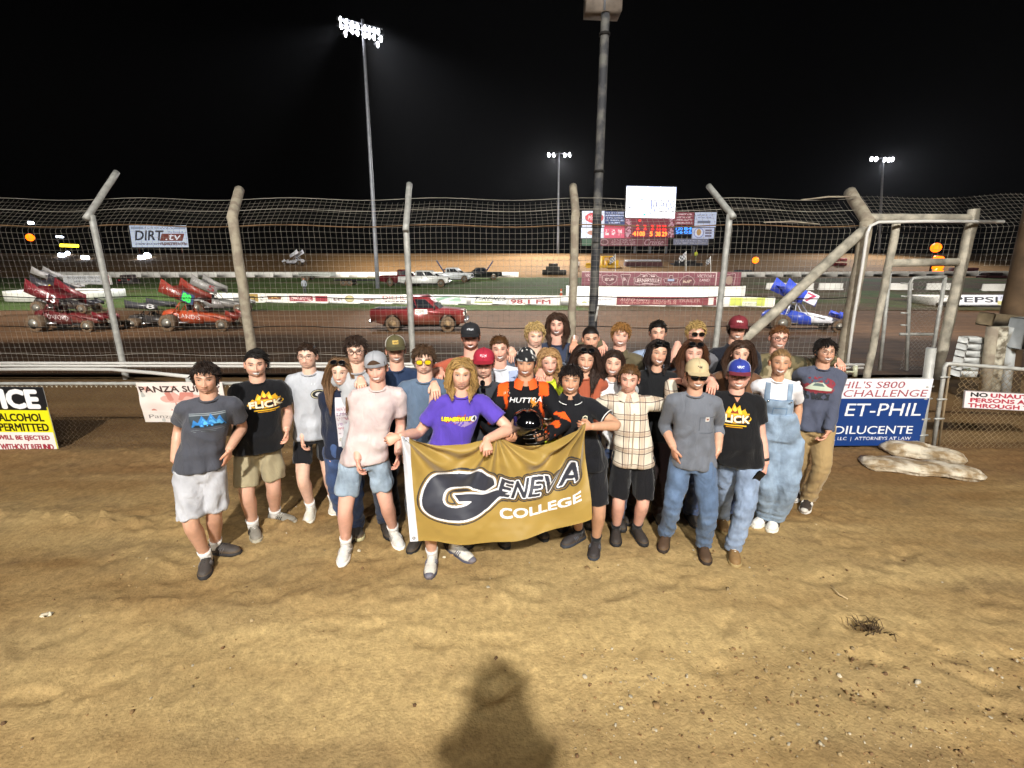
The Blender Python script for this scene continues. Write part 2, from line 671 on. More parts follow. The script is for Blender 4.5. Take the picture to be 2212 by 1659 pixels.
p0, p1, p2 = ground(1793, 1273), ground(1812, 1292), ground(1830, 1301)
tag(MB().tube([p0 + Vector((0, 0, .035)), p1 + Vector((0, 0, .03)), p2 + Vector((0, 0, .028))], [.004, .005, .003], 6).build('stick', mat('straw', C('cdb48a'), 0.8)), 'thin pale stick lying alone on the bare dirt', 'stick')
mb = MB()
for k in range(60):
    c = ground(1875, 1362)
    c = c + Vector((rnd.gauss(0, .05), rnd.gauss(0, .035), 0.01))
    a = rnd.uniform(0, 6)
    mb.tube([c, c + Vector((math.cos(a) * .03, math.sin(a) * .03, .035)), c + Vector((math.cos(a) * .06, math.sin(a) * .06, .03))], [.003, .0025, .001], 4)
tag(mb.build('weed', mat('dry_weed', C('4f3d26'), 0.9)), 'small dark dried weed clump on the open dirt', 'plant')
for px, py, s, l in ((102, 1331, .045, 'pale crumpled paper scrap on the dirt beside the notice sign side of the open ground'), (1872, 1800 / 1.29, .0, '')):
    if s:
        c = ground(px, py)
        mb = MB().ell(c + Vector((0, 0, .015)), (s, s * .5, .012), 9, 6)
        mb.v[-1] += npr.randn(*mb.v[-1].shape) * .006
        tag(mb.build('paper_scrap', mat('paper', C('d8cdb4'), 0.9), smooth=False), 'pale crumpled paper scrap lying on the bare dirt', 'litter')

# ================================================================ catch fence
WOOD = mat('weathered_wood', C('b8b1a1'), 0.9, var=0.45, vscale=5, var2=None, bump=0.8, bscale=25)
WOODD = mat('peeling_wood', C('b3a995'), 0.92, vscale=6, var2=C('988c7c'), bump=1.0, bscale=18)
GALV = mat('galvanised_pipe', C('b7b7b2'), 0.55, 0.15, var=0.22, vscale=9, bump=0.15, bscale=40)
WIRE = mat('fence_wire', C('a39d92'), 0.6, 0.1, var=0.25, vscale=2)
RUST = mat('rusty_cable', C('7a6045'), 0.85, var=0.4, vscale=6)
BLK = mat('black_cable', C('15120f'), 0.8)
WHT = mat('white_pvc', C('e9e7e2'), 0.35, var=0.06, vscale=3)
FY = 9.8
cf = thing('catch_fence', 'tall square mesh catch fence on leaning topped posts between the group and the track', 'fence', (0, FY, 0))
_ph = 0.78
def fence_pt(x, s):
    """point of the mesh sheet at x, s metres up along it"""
    x, s = np.asarray(x, float), np.asarray(s, float)
    bend = 3.08
    ov = np.clip(s - bend, 0, None)
    q = np.stack([x, s, np.zeros_like(x)], -1).reshape(-1, 3)
    w = (vn(q, 0.55, 3).reshape(x.shape) - 0.5) * 0.07 * np.clip(s / 2, 0, 1) + (vn(q, 2.2, 4).reshape(x.shape) - 0.5) * 0.03
    sag = (np.cos(x * 2 * math.pi / 3.05) * 0.5 + 0.5) * 0.07 + (vn(q * [1, 0, 0], 0.7, 8).reshape(x.shape) - 0.5) * 0.16
    return np.stack([x + (vn(q, 0.8, 6).reshape(x.shape) - 0.5) * 0.06 * np.clip(s / 3, 0, 1.2), FY + 0.12 + ov * _ph + w, 0.0 + np.minimum(s, bend) + ov * 0.66 - sag * np.clip((s - 2.2) / 1.5, 0, 1)], -1)

def wires(x0, x1, s0, s1, sp=0.112):
    P = []
    mb = MB()
    sv = np.r_[np.linspace(s0, s1, 22)]
    for x in np.arange(x0, x1, sp):
        t = fence_pt(np.full_like(sv, x), sv)
        mb.tube(t, 0.0026, 3, cap=False)
    for s_ in np.arange(s0, s1 + .01, sp):
        xv = np.arange(x0, x1 + .05, 0.2)
        mb.tube(fence_pt(xv, np.full_like(xv, s_)), 0.0026, 3, cap=False)
    return mb
wires(-13.5, 7.05, 0.05, 3.95).build('wire_mesh', WIRE, cf)
wires(7.3, 13.5, 2.3, 4.1, 0.11).build('wire_mesh', WIRE, cf)
def cable(z, dy, m, r=0.007, name='cable', x0=-13.5, x1=7.0, sag=.05):
    xs = np.linspace(x0, x1, 60)
    MB().tube(np.c_[xs, np.full(60, FY + dy), z - sag * (np.cos(xs * 2 * math.pi / 3.05) * .5 + .5)], r, 5).build(name, m, cf)
cable(at(700, 428, 10.4).z, .55, WIRE, .006)
cable(at(700, 452, 10.15).z, .28, WIRE, .006)
cable(at(700, 485, 9.9).z, .1, RUST, .012)
cable(at(700, 640, 9.85).z, .02, BLK, .010)
cable(at(700, 704, 9.85).z, .02, BLK, .010)
cable(at(700, 763, 9.85).z, .02, WIRE, .006)
# post: foot pixel column, elbow pixel, arm tip pixel, radius
def fence_post(px, py, ax, ay, r, m, name='post', arm_r=None, offs=0.0):
    e = at(px, py, FY)
    zs = np.linspace(-0.2, e.z, 14)
    wob = .005 if m is not GALV else .002
    pts = np.c_[e.x + npr.randn(14) * wob, np.full(14, FY) + npr.randn(14) * wob, zs]
    rr = r * (1 + (npr.rand(14) - .5) * (.08 if m is not GALV else .02))
    post = MB().tube(pts, rr, 12).build(name, m, cf)
    if ax is not None:
        tip = at(ax, ay, FY + .87)
        a = Vector((e.x + offs, FY - .05 + abs(offs) * 0, e.z - 0.03))
        d = (tip - a)
        pts = [a + d * t + Vector((npr.randn() * wob, 0, npr.randn() * wob)) for t in np.linspace(0 if not offs else -.06, 1, 8)]
        pts[-1] = a + d
        MB().tube(pts, arm_r or r, 12).build('arm', m, post)
    return post
fence_post(197, 464, 252, 372, .058, GALV, offs=-.03)
fence_post(503, 470, 517, 410, .095, WOODD)
fence_post(877, 488, 884, 398, .062, GALV, offs=.01)
fence_post(1243, 465, 1238, 403, .082, WOODD)
fence_post(1577, 462, 1531, 402, .06, GALV, offs=.02)
big = fence_post(1873, 478, 1836, 415, .115, WOODD)
fence_post(2106, 452, None, None, .098, WOOD)
fence_post(1938, 478, None, None, .07, WOOD)
MB().tube([at(1880, 470, FY), at(2104, 471, FY)], .075, 12).build('crossbeam', WOOD, cf)
MB().tube([at(1925, 568, FY), at(2068, 566, FY)], .08, 10).build('crossbeam', WOOD, cf)
b0, b1 = at(1872, 492, FY), at(1612, 728, FY - .6)
b1 = b0 + (b1 - b0) * (b0.z + .15) / (b0.z - b1.z)
MB().tube([b0 + (b1 - b0) * t + Vector((0, 0, .02 * math.sin(t * 9))) for t in np.linspace(0, 1, 9)], np.linspace(.1, .09, 9), 12).build('brace', WOOD, cf)
for px, a in ((1710, (480, 484)), (1790, (432, 425))):
    yb = FY + (.08 if a[0] > 460 else .42)
    q0, q1 = at(px - 60, a[0], yb), at(px + 60, a[1], yb)
    MB().tube([q0, (q0 + q1) / 2 + Vector((0, 0, .03)), q1], [.012, .02, .012], 6).build('broken_branch', WOODD, cf)
at_origin(cf, (0, FY, 0))
# white conduit framing the gate opening
pts = [at(1828, 806, FY - .25), at(1842, 700, FY - .25), at(1862, 580, FY - .25), at(1873, 505, FY - .25), at(1880, 488, FY - .25), at(1897, 480, FY - .25), at(2000, 478, FY - .25), at(2168, 479, FY - .25)]
tag(MB().tube(pts, .03, 10).build('conduit_pipe', WHT), 'white plastic conduit bent up and over the gate beside the thick post', 'pipe')
for y0, y1, r, l in ((784.5, 788, .027, 'uppermost of the white pipes along the foot of the catch fence'), (790.5, 795, .025, 'second white pipe just below the uppermost along the fence foot')):
    z0, z1 = at(300, y0, 9.45).z, at(1800, y1, 9.45).z
    xs = np.linspace(-12, 7.2, 12)
    mb = MB().tube(np.c_[xs, np.full(12, 9.45), np.linspace(z0 + .01, z1, 12)], r, 10)
    o = mb.build('white_pipe', WHT)
    tag(o, l, 'pipe', 'white pipes along the fence foot')
a, b, c, d = at(-150, 799, 9.3), at(120, 797, 9.3), at(240, 798, 9.3), at(440, 817, 8.4)
mb = MB().tube([a, b, c, (c + d) / 2 + Vector((0, 0, .01)), d], .036, 10)
tag(mb.build('white_pipe', WHT), 'thick lowest white pipe that slants down towards the chain link fence', 'pipe', 'white pipes along the fence foot')
tag(MB().tube([at(1848, 790, 9.3), at(1849, 797, 9.3) + Vector((0, 0, -.15))], .045, 10).tube([at(1828, 803, 9.3), at(1848, 803, 9.3)], .02, 8).build('pipe_stub', mat('cream_pvc', C('cfd0b4'), .4)), 'short cream capped pipe stub standing next to the bent conduit', 'pipe')

# walk gate behind the fence line: tube frame with chain link
def chain(x0, x1, z0, z1, Y, mb, sp=0.06, r=.0022, slope=0.0, xl=0.0):
    h = sp / 2
    n = int((z1 - z0) / h)
    k = np.arange(n + 1)
    for i, x in enumerate(np.arange(x0, x1, h)):
        if True:
            zz = z0 + k * h
            xx = x + ((k + i) % 2) * h
            mb.tube(np.c_[xx + xl * (zz - z0), np.full(n + 1, Y) + ((k % 2) - .5) * .006, zz + slope * (xx - x0)], r, 3, cap=False)
wg = thing('walk_gate', 'narrow galvanised tube gate with hinges standing between the two timber gate posts', 'gate', at(1990, 800, FY + .1))
GY_ = FY + .1
def P_(x, y, Y=GY_):
    return at(x, y, Y)
MB().tube([P_(1958, 800), P_(1966, 612), P_(1972, 601), P_(2042, 598)], .035, 8).tube([P_(2042, 598), P_(2008, 800)], .035, 8).build('gate_frame', GALV, wg)
MB().tube([P_(1944, 722), P_(2015, 722)], .03, 8).build('rail', GALV, wg)
MB().tube([P_(1922, 590), P_(1900, 800)], .035, 8).build('hinge_pole', GALV, wg)
for y in (612, 640, 676, 702):
    MB().tube([P_(1946, y), P_(1964, y + 1)], .018, 6).build('hinge', GALV, wg)
l, r_ = P_(1960, 720), P_(2030, 720)
mb = MB()
chain(l.x, r_.x, P_(1960, 798).z, P_(1960, 606).z, GY_, mb, .09, .0022)
mb.build('chain_mesh', WIRE, wg)
at_origin(wg, at(1990, 800, FY + .1))

# ================================================================ chain link fence close behind the group
CY = 5.72
cl = thing('chain_link_fence', 'low rusty chain link fence with a pipe rail right behind the group', 'fence', (0, CY, 0))
RAILZ = at(300, 829, CY).z
xr = at(2005, 850, CY).x
MB().tube([(-8, CY, RAILZ), (-3, CY, RAILZ + .005), (1, CY, RAILZ - .01), (xr, CY, at(2000, 820, CY).z + .01)], .022, 8).build('rail', GALV, cl)
mb = MB()
chain(-8, xr, 0.02, RAILZ - .01, CY, mb, .062, .0019)
mb.build('chain_mesh', mat('rusty_wire', C('6e5d49'), .8, .2, var=.3, vscale=3), cl)
mb = MB()
for x in np.arange(-8, xr, .062):
    mb.tube([(x, CY, RAILZ - .045), (x + .031, CY, RAILZ + .012), (x + .062, CY, RAILZ - .045)], .0042, 4, cap=False)
mb.build('wire_tie', mat('bright_wire', C('b9b3a0'), .6), cl)
for px in (-40, 421, 905, 1420, 1780):
    x = at(px, 900, CY + .05).x
    MB().tube([(x, CY + .05, -.1), (x, CY + .05, RAILZ + .06)], .03, 8).build('post', GALV, cl)
MB().tube([at(1986, 965, CY) + Vector((0, 0, -.1)), at(2012, 752, CY)], .052, 12).build('end_post', GALV, cl)
for y in (836, 862, 906, 941):
    xx = 2001 - (y - 830) * .12
    MB().tube([at(xx - 19, y - 3, CY - .02), at(xx + 2, y, CY - .06), at(xx + 16, y - 1, CY - .02)], .012, 6).build('clamp', GALV, cl)
at_origin(cl, (0, CY, 0))
gt = thing('service_gate', 'chain link service gate with a round pipe frame carrying the red lettered warning sign', 'gate', at(2120, 960, CY))
MB().tube([at(2016, 965, CY), at(2041, 792, CY), at(2046, 786, CY), at(2060, 786, CY), at(2240, 800, CY), at(2700, 830, CY)], .024, 8).build('gate_frame', GALV, gt)
MB().tube([at(2028, 962, CY - .03), at(2052, 793, CY - .03)], .013, 6).build('drop_rod', mat('rusty_rod', C('8a775c'), .8, var=.3), gt)
for y in (815, 863, 905):
    xx = 2038 - (y - 810) * .14
    MB().tube([at(xx - 6, y, CY - .03), at(xx + 14, y - 1, CY - .03)], .014, 6).build('clamp', GALV, gt)
q = at(2030, 960, CY)
mb = MB()
chain(q.x + .02, q.x + 2.6, 0.0, at(2046, 790, CY).z - .02, CY, mb, .075, .0024, xl=.03)
mb.build('chain_mesh', mat('tan_wire', C('a08a66'), .7, .2, var=.3, vscale=3), gt)
at_origin(gt, at(2120, 960, CY))

# ================================================================ signs on the chain link fence
def sign(name, label, cat, cv, tl, tr, bl, thick=.006, mname=None, wav=0.0, parent=None):
    """a sign panel: backing sheet plus the printed face, corner points in metres"""
    tl, tr, bl = (np.array(tuple(q), float) for q in (tl, tr, bl))
    du, dv = tr - tl, bl - tl
    n = np.cross(dv, du)
    n /= np.linalg.norm(n)
    if n[1] > 0:
        n = -n
    def fn(u, v, off=.003):
        p = tl + u[..., None] * du + v[..., None] * dv
        w = wav * (np.sin(u * 9 + v * 4) * .5 + np.sin(u * 23 - v * 7) * .25 + (vn(np.stack([u * 4, v * 3, u * 0], -1).reshape(-1, 3), 1.5, 9).reshape(u.shape) - .5) * 2)
        return p + n * off + w[..., None] * n
    root = thing(name, label, cat, tuple(tl + du / 2 + dv)) if parent is None else parent
    g = np.meshgrid(np.linspace(0, 1, 12), np.linspace(0, 1, 8))
    a, b = fn(g[0], g[1], 0), fn(g[0], g[1], -thick)
    bk = MB().grid(a).grid(b[:, ::-1])
    for e in (lambda m: m[0], lambda m: m[-1][::-1], lambda m: m[::-1, 0], lambda m: m[:, -1]):
        bk.grid(np.stack([e(b), e(a)]))
    bk.build('panel' if parent is None else name + '_panel', mat('sign_back', C('b8b8b4'), .5), root)
    o = cv.panel(fn).build('printed_face', PRINT() if mname is None else mname, root, vcol=True)
    if parent is None:
        at_origin(root, tuple(tl + du / 2 + dv))
    return root, fn

cv = Cv(300, 230, 'ece9e6')
cv.put(cv.rect(0, 0, 1, .345), '14161c')
cv.put(cv.rect(0, .345, .985, .68), 'f0e41c')
cv.put(cv.rect(0, .345, 1, .68), 'f0e41c')
cv.put(cv.text('NOTICE', .06, .05, .92, .31, bold=4), 'f4f4f6')
cv.put(cv.text('ALCOHOL', .52, .40, .93, .51, bold=1.5), '141405')
cv.put(cv.text('PERMITTED', .5, .55, .955, .66, bold=1.5), '141405')
cv.put(cv.text('WILL BE EJECTED', .46, .73, .94, .815, bold=.9), 'a02a3c')
cv.put(cv.text('WITHOUT REFUND', .46, .865, .955, .95, bold=.9), 'a02a3c')
cv.put(cv.rect(.985, .3, 1, 1) | cv.rect(0, .985, 1, 1), 'd8cf3a')
X0 = at(-122, 900, CY - .05).x
y_ = CY - .06
X1 = at(110, 905, y_).x
sign('notice_sign', 'black yellow and white alcohol notice sign hung on the chain link fence', 'sign', cv, (X0, y_, at(100, 834, y_).z), (X1, y_, at(100, 836, y_).z), (X0, y_, at(100, 976, y_).z))
cv = Cv(260, 130, 'e9dcd6')
cv.put((cv.noise(26, 3) > .62) & cv.rect(0, .1, 1, .78), 'd9a79c')
cv.put((cv.noise(18, 5) > .72) & cv.rect(.1, .25, .95, .7), 'c98478')
cv.put(cv.rect(0, .74, 1, 1), 'ded6d0')
cv.put(cv.text('PANZA SUPPLY', .03, .1, .97, .24, shear=-.1, bold=1.3), '3c2420')
cv.put(cv.text('PanzaSupply', .06, .8, .7, .93), '77706e')
XL, XR_ = at(303, 870, y_).x, at(487, 870, y_).x
sign('supply_banner', 'creased pale pink supply banner tied to the chain link fence', 'banner', cv, (XL, y_, at(303, 826, y_).z), (XR_, y_, at(480, 825, y_).z), (XL + .01, y_, at(303, 912, y_).z), .003, wav=.012)
cv = Cv(330, 210, '123a7c')
cv.put(cv.rect(0, 0, 1, .285), 'eceaf0')
cv.put(cv.text("PHIL'S S800", .3, .035, .8, .135, shear=.12, bold=.4), '9a3a4c')
cv.put(cv.text('E CHALLENGE', .3, .16, .97, .26, shear=.12, bold=.4), '9a3a4c')
cv.put(cv.text('ET-PHIL', .42, .36, .96, .54, shear=.05, bold=.8), 'f4f4f4')
cv.put(cv.text('DILUCENTE', .37, .695, .93, .815, bold=.6), 'f4f4f4')
cv.put(cv.text('ES, LLC  |  ATTORNEYS AT LAW', .34, .86, .93, .925, bold=.3), 'e8e8f0')
XL, XR_ = at(1700, 880, y_).x, at(2000, 890, y_).x
sign('law_firm_sign', 'blue and white challenge sponsor sign on the fence beside the curly haired man in glasses', 'sign', cv, (XL, y_, at(1990, 819, y_).z), (XR_, y_, at(1995, 818, y_).z), (XL, y_, at(1985, 963, y_).z))
cv = Cv(260, 70, 'eee6e8')
cv.put(cv.text('NO', .06, .1, .2, .32, bold=1), '16161c')
cv.put(cv.text('UNAUTHORIZED', .23, .1, .94, .32, bold=1), 'b02c44')
cv.put(cv.text('PERSONS ALLOWED', .06, .4, .9, .62, bold=1), 'b02c44')
cv.put(cv.text('THROUGH THIS GATE', .045, .7, .95, .92, bold=1), 'b02c44')
e = cv.rect(0, 0, 1, 1) & ~cv.rect(.008, .03, .992, .97)
cv.put(e, '7a6f70')
q0, q1, q2 = at(2083, 843, y_), at(2335, 856, y_), at(2079, 881, y_)
sign('gate_warning_sign', 'white sign with red and black lettering wired to the chain link service gate', 'sign', cv, q0, q1, q2)

# sand bags on the dirt by the law sign
SACK = mat('dirty_sack', C('d4c9b4'), .9, vscale=6, var2=C('927c5c'), bump=.5, bscale=70, wrinkle=1.0)
def sack(c, L, Wd, Hh, ang, lbl):
    mb = MB()
    secs = []
    d = Vector((math.cos(ang), math.sin(ang), 0))
    r = Vector((-d.y, d.x, 0))
    for t in np.linspace(-1, 1, 17):
        k = max(1e-3, 1 - abs(t) ** 3.2)
        secs.append((c + d * (L * t), r, Vector((0, 0, 1)), Wd * (.35 + .65 * k ** .6) * (1 + .08 * math.sin(5 * t)), Hh * k ** .7 + .01))
    mb.loft(secs, 24, p=2.1)
    v = mb.v[0]
    q = v @ np.array([[d.x, -d.y, 0], [d.y, d.x, 0], [0, 0, 1]]).T
    G3 = v.reshape(17, 24, 3)
    cc = G3.mean(1, keepdims=True)
    ta, aa = np.abs(np.linspace(-1, 1, 17))[:, None], (np.arange(24) * 2 * math.pi / 24)[None]
    k = 1 + (.05 + .16 * ta) * np.sin(aa * 8 + 2.2 * np.sin(np.linspace(0, 5, 17))[:, None] + L * 90) + .10 * np.sin(aa * 3 + ta * 4)
    v[:] = (cc + (G3 - cc) * k[..., None]).reshape(-1, 3)
    v[:, 2] += .03 * (fbm(v, 6, 61, 2) - .5)
    v[:, 2] = np.maximum(v[:, 2] * .85, .002)
    tag(mb.build('sandbag', SACK), lbl, 'sandbag', 'sandbags at the foot of the sponsor sign')
g0 = ground(1945, 1005)
sack(ground(1936, 1013) + Vector((0, 0, .06)), .38, .19, .075, -.28, 'nearest sandbag lying towards the curly haired man')
sack(ground(2035, 1024) + Vector((0, 0, .06)), .38, .18, .075, -.3, 'nearest sandbag lying towards the warning sign gate')
sack(ground(1955, 985) + Vector((0, 0, .12)), .3, .18, .1, -.05, 'raised rear sandbag directly under the blue sponsor sign')
sack(ground(2010, 995) + Vector((0, 0, .1)), .32, .17, .1, -.55, 'rear sandbag leaning by the galvanised end post')

# ================================================================ timber posts at the far right, block stack
up = thing('utility_pole', 'very thick dark brown utility pole rising beside the service gate', 'pole', at(2185, 830, 8.2))
MB().tube([at(2172, 860, 8.2), at(2188, 671, 8.2), at(2226, 505, 8.2), at(2254, 380, 8.2), at(2335, 60, 8.2)], [.17, .16, .155, .15, .14], 16).build('pole', mat('creosote_wood', C('5f4c38'), .9, var=.3, vscale=4, bump=.8, bscale=14), up)
MB().box(at(2165, 693, 7.9), (.62, .3, .22), Matrix.Rotation(.1, 3, 'Y'), bev=.02).build('bracket_box', mat('tan_wood', C('71634c'), .85, var=.25), up)
at_origin(up, at(2185, 830, 8.2))
for x0, x1, r, m, l in ((2144, 2126, .08, WOODD, 'slim brown timber post leaning against the thick utility pole'), (2160, 2140, .11, mat('pale_peeling', C('cfc9b6'), .8, vscale=8, var2=C('6b6150'), bump=.5), 'pale peeling timber post in front of the thick utility pole'), (2186, 2168, .085, mat('white_post', C('bfc3c4'), .6, vscale=7, var2=C('8d8a80')), 'white painted timber post right of the pale peeling one')):
    tag(MB().tube([at(x1, 850, 7.7), at(x0, 706, 7.7)], r, 12).build('timber_post', m), l, 'post', 'timber posts by the utility pole')
tag(MB().box(at(2215, 720, 7.6), (.35, .3, .5), bev=.02).build('meter_box', mat('grey_box', C('8a8e90'), .5, var=.1)), 'pale grey metal box fixed beside the white timber post', 'box')
cb = thing('block_column', 'white painted concrete block column behind the service gate', 'column', at(2080, 812, 7.9))
bp = at(2080, 812, 7.9)
mb = MB()
for k in range(6):
    mb.box((bp.x + .0, 7.9, bp.z + .05 + k * .115), (.3, .2, .106), bev=.008)
mb.build('block', mat('white_block', C('d9dbd9'), .7, var=.12), cb)
at_origin(cb, bp)
def weed_bush(c, n, sz, lbl, name='weed'):
    mb = MB()
    for k in range(n):
        a, b = rnd.uniform(0, 6.28), rnd.uniform(.2, 1.4)
        d = Vector((math.cos(a) * math.cos(b), math.sin(a) * math.cos(b), math.sin(b)))
        p = c + d * sz * rnd.uniform(.4, 1)
        u = Vector((rnd.gauss(0, 1), rnd.gauss(0, 1), rnd.gauss(0, .5))).normalized()
        w = u.cross(d).normalized()
        s = sz * .16
        mb.add([p - u * s, p + w * s * .4, p + u * s, p - w * s * .4], [(0, 1, 2, 3)])
        if k % 4 == 0:
            mb.tube([c, p], .004, 3)
    tag(mb.build(name, mat('weed_leaf', C('5f7034'), .7, var=.3, vscale=20)), lbl, 'plant')
weed_bush(at(2082, 800, 7.9), 90, .2, 'small green weed at the foot of the white block column')
# ================================================================ masts and lamps
STEEL = mat('mast_steel', C('7d8088'), .5, .3, var=.2, vscale=2)
LAMP = mat('lamp_glow', C('fbfaff'), .4, emit=26.0)
HOUS = mat('lamp_housing', C('8a8c90'), .5, .4)
AMB = mat('amber_glow', C('ff7008'), .4, emit=3.2)
YEL = mat('yellow_glow', C('ffe030'), .4, emit=6.0)
REDG = mat('red_glow', C('ff2a20'), .4, emit=7.0)
WHG = mat('white_glow', C('dfeaff'), .4, emit=16.0)

def spot(name, loc, target, power, size=1.2, blend=.6, rad=.4, col=(1, .96, .9), parent=None):
    l = bpy.data.lights.new(name, 'SPOT')
    l.energy, l.spot_size, l.spot_blend, l.shadow_soft_size, l.color = power, size, blend, rad, col
    o = bpy.data.objects.new(name, l)
    COL.objects.link(o)
    o.location = loc
    o.rotation_euler = (Vector(target) - Vector(loc)).to_track_quat('-Z', 'Y').to_euler()
    return o

def mast(label, base, top, r0, r1, lamps, Y, rows, rad=.3):
    t = thing('light_mast', label, 'light mast', base, 'floodlight masts round the track')
    MB().tube([base + (top - base) * k for k in np.linspace(0, 1, 8)], np.linspace(r0, r1, 8), 10).build('pole', STEEL, t)
    for a, b in rows:
        MB().tube([at(*a, Y), at(*b, Y)], .07, 6).build('crossarm', STEEL, t)
    for px, py in lamps:
        c = at(px, py, Y - .35)
        dirn = Vector((c.x * -.25, -1 if Y > 90 else -.6, -.75)).normalized()
        q = dirn.to_track_quat('Z', 'Y').to_matrix()
        prof = [(-.42, .08), (-.34, .2), (-.12, .8), (0, 1.0), (.02, 1.04)]
        n = 12
        ang = np.arange(n) * 2 * math.pi / n
        V = [np.stack([np.cos(ang) * k * rad, np.sin(ang) * k * rad, np.full(n, z * rad / .3)], 1) @ np.array(q).T + np.array(c) for z, k in prof]
        h = MB().rings(np.array(V)).build('floodlight', HOUS, t)
        V = [np.stack([np.cos(ang) * k * rad, np.sin(ang) * k * rad, np.full(n, z)], 1) @ np.array(q).T + np.array(c) for z, k in ((.03, .97), (.06, .7), (.075, .02))]
        MB().rings(np.array(V)).build('lens', LAMP, h)
    at_origin(t, base)
    return t

Y1 = 60
L1 = [(734.9, 42.2), (747.8, 47), (760.7, 52), (772, 56.5), (787.5, 61), (798, 63.5), (807.8, 66), (817, 68.4), (736.4, 56.5), (748.3, 61.5), (760.7, 66.5), (772, 71), (788, 75.9), (797, 77.5), (807.8, 80.8), (823, 84.3), (745.8, 73.4), (815.7, 96.2)]
b1 = at(815, 606, Y1)
b1.z = gz(Y1)
mast('nearest lit mast with a crowded double row of glaring lamps over the infield', b1, at(783, 42, Y1), .27, .16, L1, Y1, [((728, 37), (826, 63)), ((730, 51), (828, 77))])
Y2 = 114.5
b2 = at(1205, 556, Y2)
b2.z = gz(Y2)
mast('distant mast with four lamps standing beyond the bank near the scoreboard', b2, at(1207.5, 330, Y2), .3, .18, [(1185.8, 334.7), (1196.4, 335.3), (1220, 335.3), (1231, 334.5)], Y2, [((1183, 332), (1234, 332))], .5)
b3 = at(1896, 560, Y2)
b3.z = gz(Y2)
mast('distant mast with lamps over the far bank behind the gate', b3, at(1908, 342, Y2), .3, .18, [(1883, 343.5), (1893, 343.5), (1910.6, 345), (1920.5, 345), (1928, 344.5)], Y2, [((1878, 341), (1931, 342))], .5)
# near unlit side of a mast: only the back of its lamp box shows
Y4 = 10.7
t = thing('light_pole', 'tall streaked grey pole with a square lamp box, seen from its unlit back', 'light mast', (at(1283, 690, Y4).x, Y4, 0), 'floodlight masts round the track')
p0, p1 = at(1281, 690, Y4), at(1308.5, 18, Y4)
p0.z = gz(Y4) - .1
MB().tube([p0 + (p1 - p0) * k for k in np.linspace(0, 1.03, 12)], np.linspace(.105, .085, 12), 12).build('pole', mat('streaked_pole', C('3a3b40'), .75, vscale=4, var2=C('6a6965'), bump=.4), t)
for k, py in ((.06, 60), (.2, 330), (.3, 445), (.5, 600)):
    c = p0.lerp(p1, {60: .94, 330: .6, 445: .45, 600: .2}[py])
    MB().tube([c - Vector((0, 0, .025)), c + Vector((0, 0, .025))], .108, 12).build('band', BLK, t)
lb = at(1304, -9, Y4)
mb = MB().prism([(lb.x - .34, lb.z - .27), (lb.x + .34, lb.z - .3), (lb.x + .34, lb.z + .4), (lb.x - .34, lb.z + .4)], Y4 - .14, Y4 + .3)
mb.build('lamp_box', mat('box_back', C('857a70'), .8, var=.25, vscale=6), t, smooth=False)
MB().box((lb.x, Y4 - .15, lb.z), (.04, .03, .6)).build('bracket', STEEL, t)
MB().box((lb.x, Y4 + .305, lb.z + .05), (.56, .01, .5)).build('lens', LAMP, t)
q0, q1 = at(1292, 662, Y4 - .12), at(1286, 694, Y4 - .12)
MB().tube([q0, q1], .022, 6).build('conduit', WHT, t)
at_origin(t, (at(1283, 690, Y4).x, Y4, 0))

# ================================================================ scoreboard
SY = 119.0
sb = thing('scoreboard', 'big electronic scoreboard covered in sponsor panels beyond the far bank', 'scoreboard', at(1403, 556, SY))
def prect(x0, y0, x1, y1, Y):
    return at(x0, y0, Y), at(x1, y0, Y), at(x0, y1, Y)
x0, y0, x1, y1 = 1253.0, 452.0, 1551.0, 532.0
cv = Cv(420, 114)
def br(a, b, c, d):
    return cv.rect((a - x0) / (x1 - x0), (b - y0) / (y1 - y0), (c - x0) / (x1 - x0), (d - y0) / (y1 - y0))
def bt(s, a, b, c, d, **k):
    return cv.text(s, (a - x0) / (x1 - x0), (b - y0) / (y1 - y0), (c - x0) / (x1 - x0), (d - y0) / (y1 - y0), **k)
def be(a, b, c, d):
    return cv.ell((a - x0) / (x1 - x0), (b - y0) / (y1 - y0), c / (x1 - x0), d / (y1 - y0))
cv.put(br(1257, 455, 1306, 490), 'cdd6ea').put(be(1284, 470, 20, 11), 'b83a40').put(be(1284, 470, 18, 9), 'c8505a').put(bt('Motors', 1270, 465, 1298, 475, shear=.2), 'e8dfe6')
cv.put(br(1255, 491, 1305, 514), 'c9d4e4').put(be(1279, 502, 10, 5), 'a87868')
cv.put(br(1306, 456, 1351, 485), '31406e')
for k, wd in enumerate((40, 41, 34, 38, 24)):
    cv.put(br(1328 - wd / 2, 458.5 + k * 5.2, 1328 + wd / 2, 461 + k * 5.2) & (cv.noise(2.2, k) > .4), 'aab4d2')
cv.put(br(1306, 485, 1350, 491), 'a43448').put(br(1305, 491, 1364, 513.5), 'c4506a')
for a in (1312, 1326, 1340):
    cv.put(br(a - 4, 495, a + 4, 507) & (cv.noise(2.5, a) > .45), 'eec8d0')
cv.put(br(1350, 470, 1459, 513), '6d2434')
cv.put((br(1352, 473, 1364, 512) | br(1445, 473, 1457, 512)) & (cv.noise(3, 4) > .5), 'b88c9c')
cv.put(br(1457, 458, 1500, 486), '7a3440')
for k in range(4):
    cv.put(br(1462, 461 + k * 6, 1496, 464.5 + k * 6) & (cv.noise(2.2, k + 9) > .42), 'c5a4ac')
cv.put(br(1457, 488, 1496, 507), '1b2a48')
cv.put(br(1501, 458, 1548.5, 490), 'b9c3de').put(br(1508, 476, 1536, 482), '626c84')
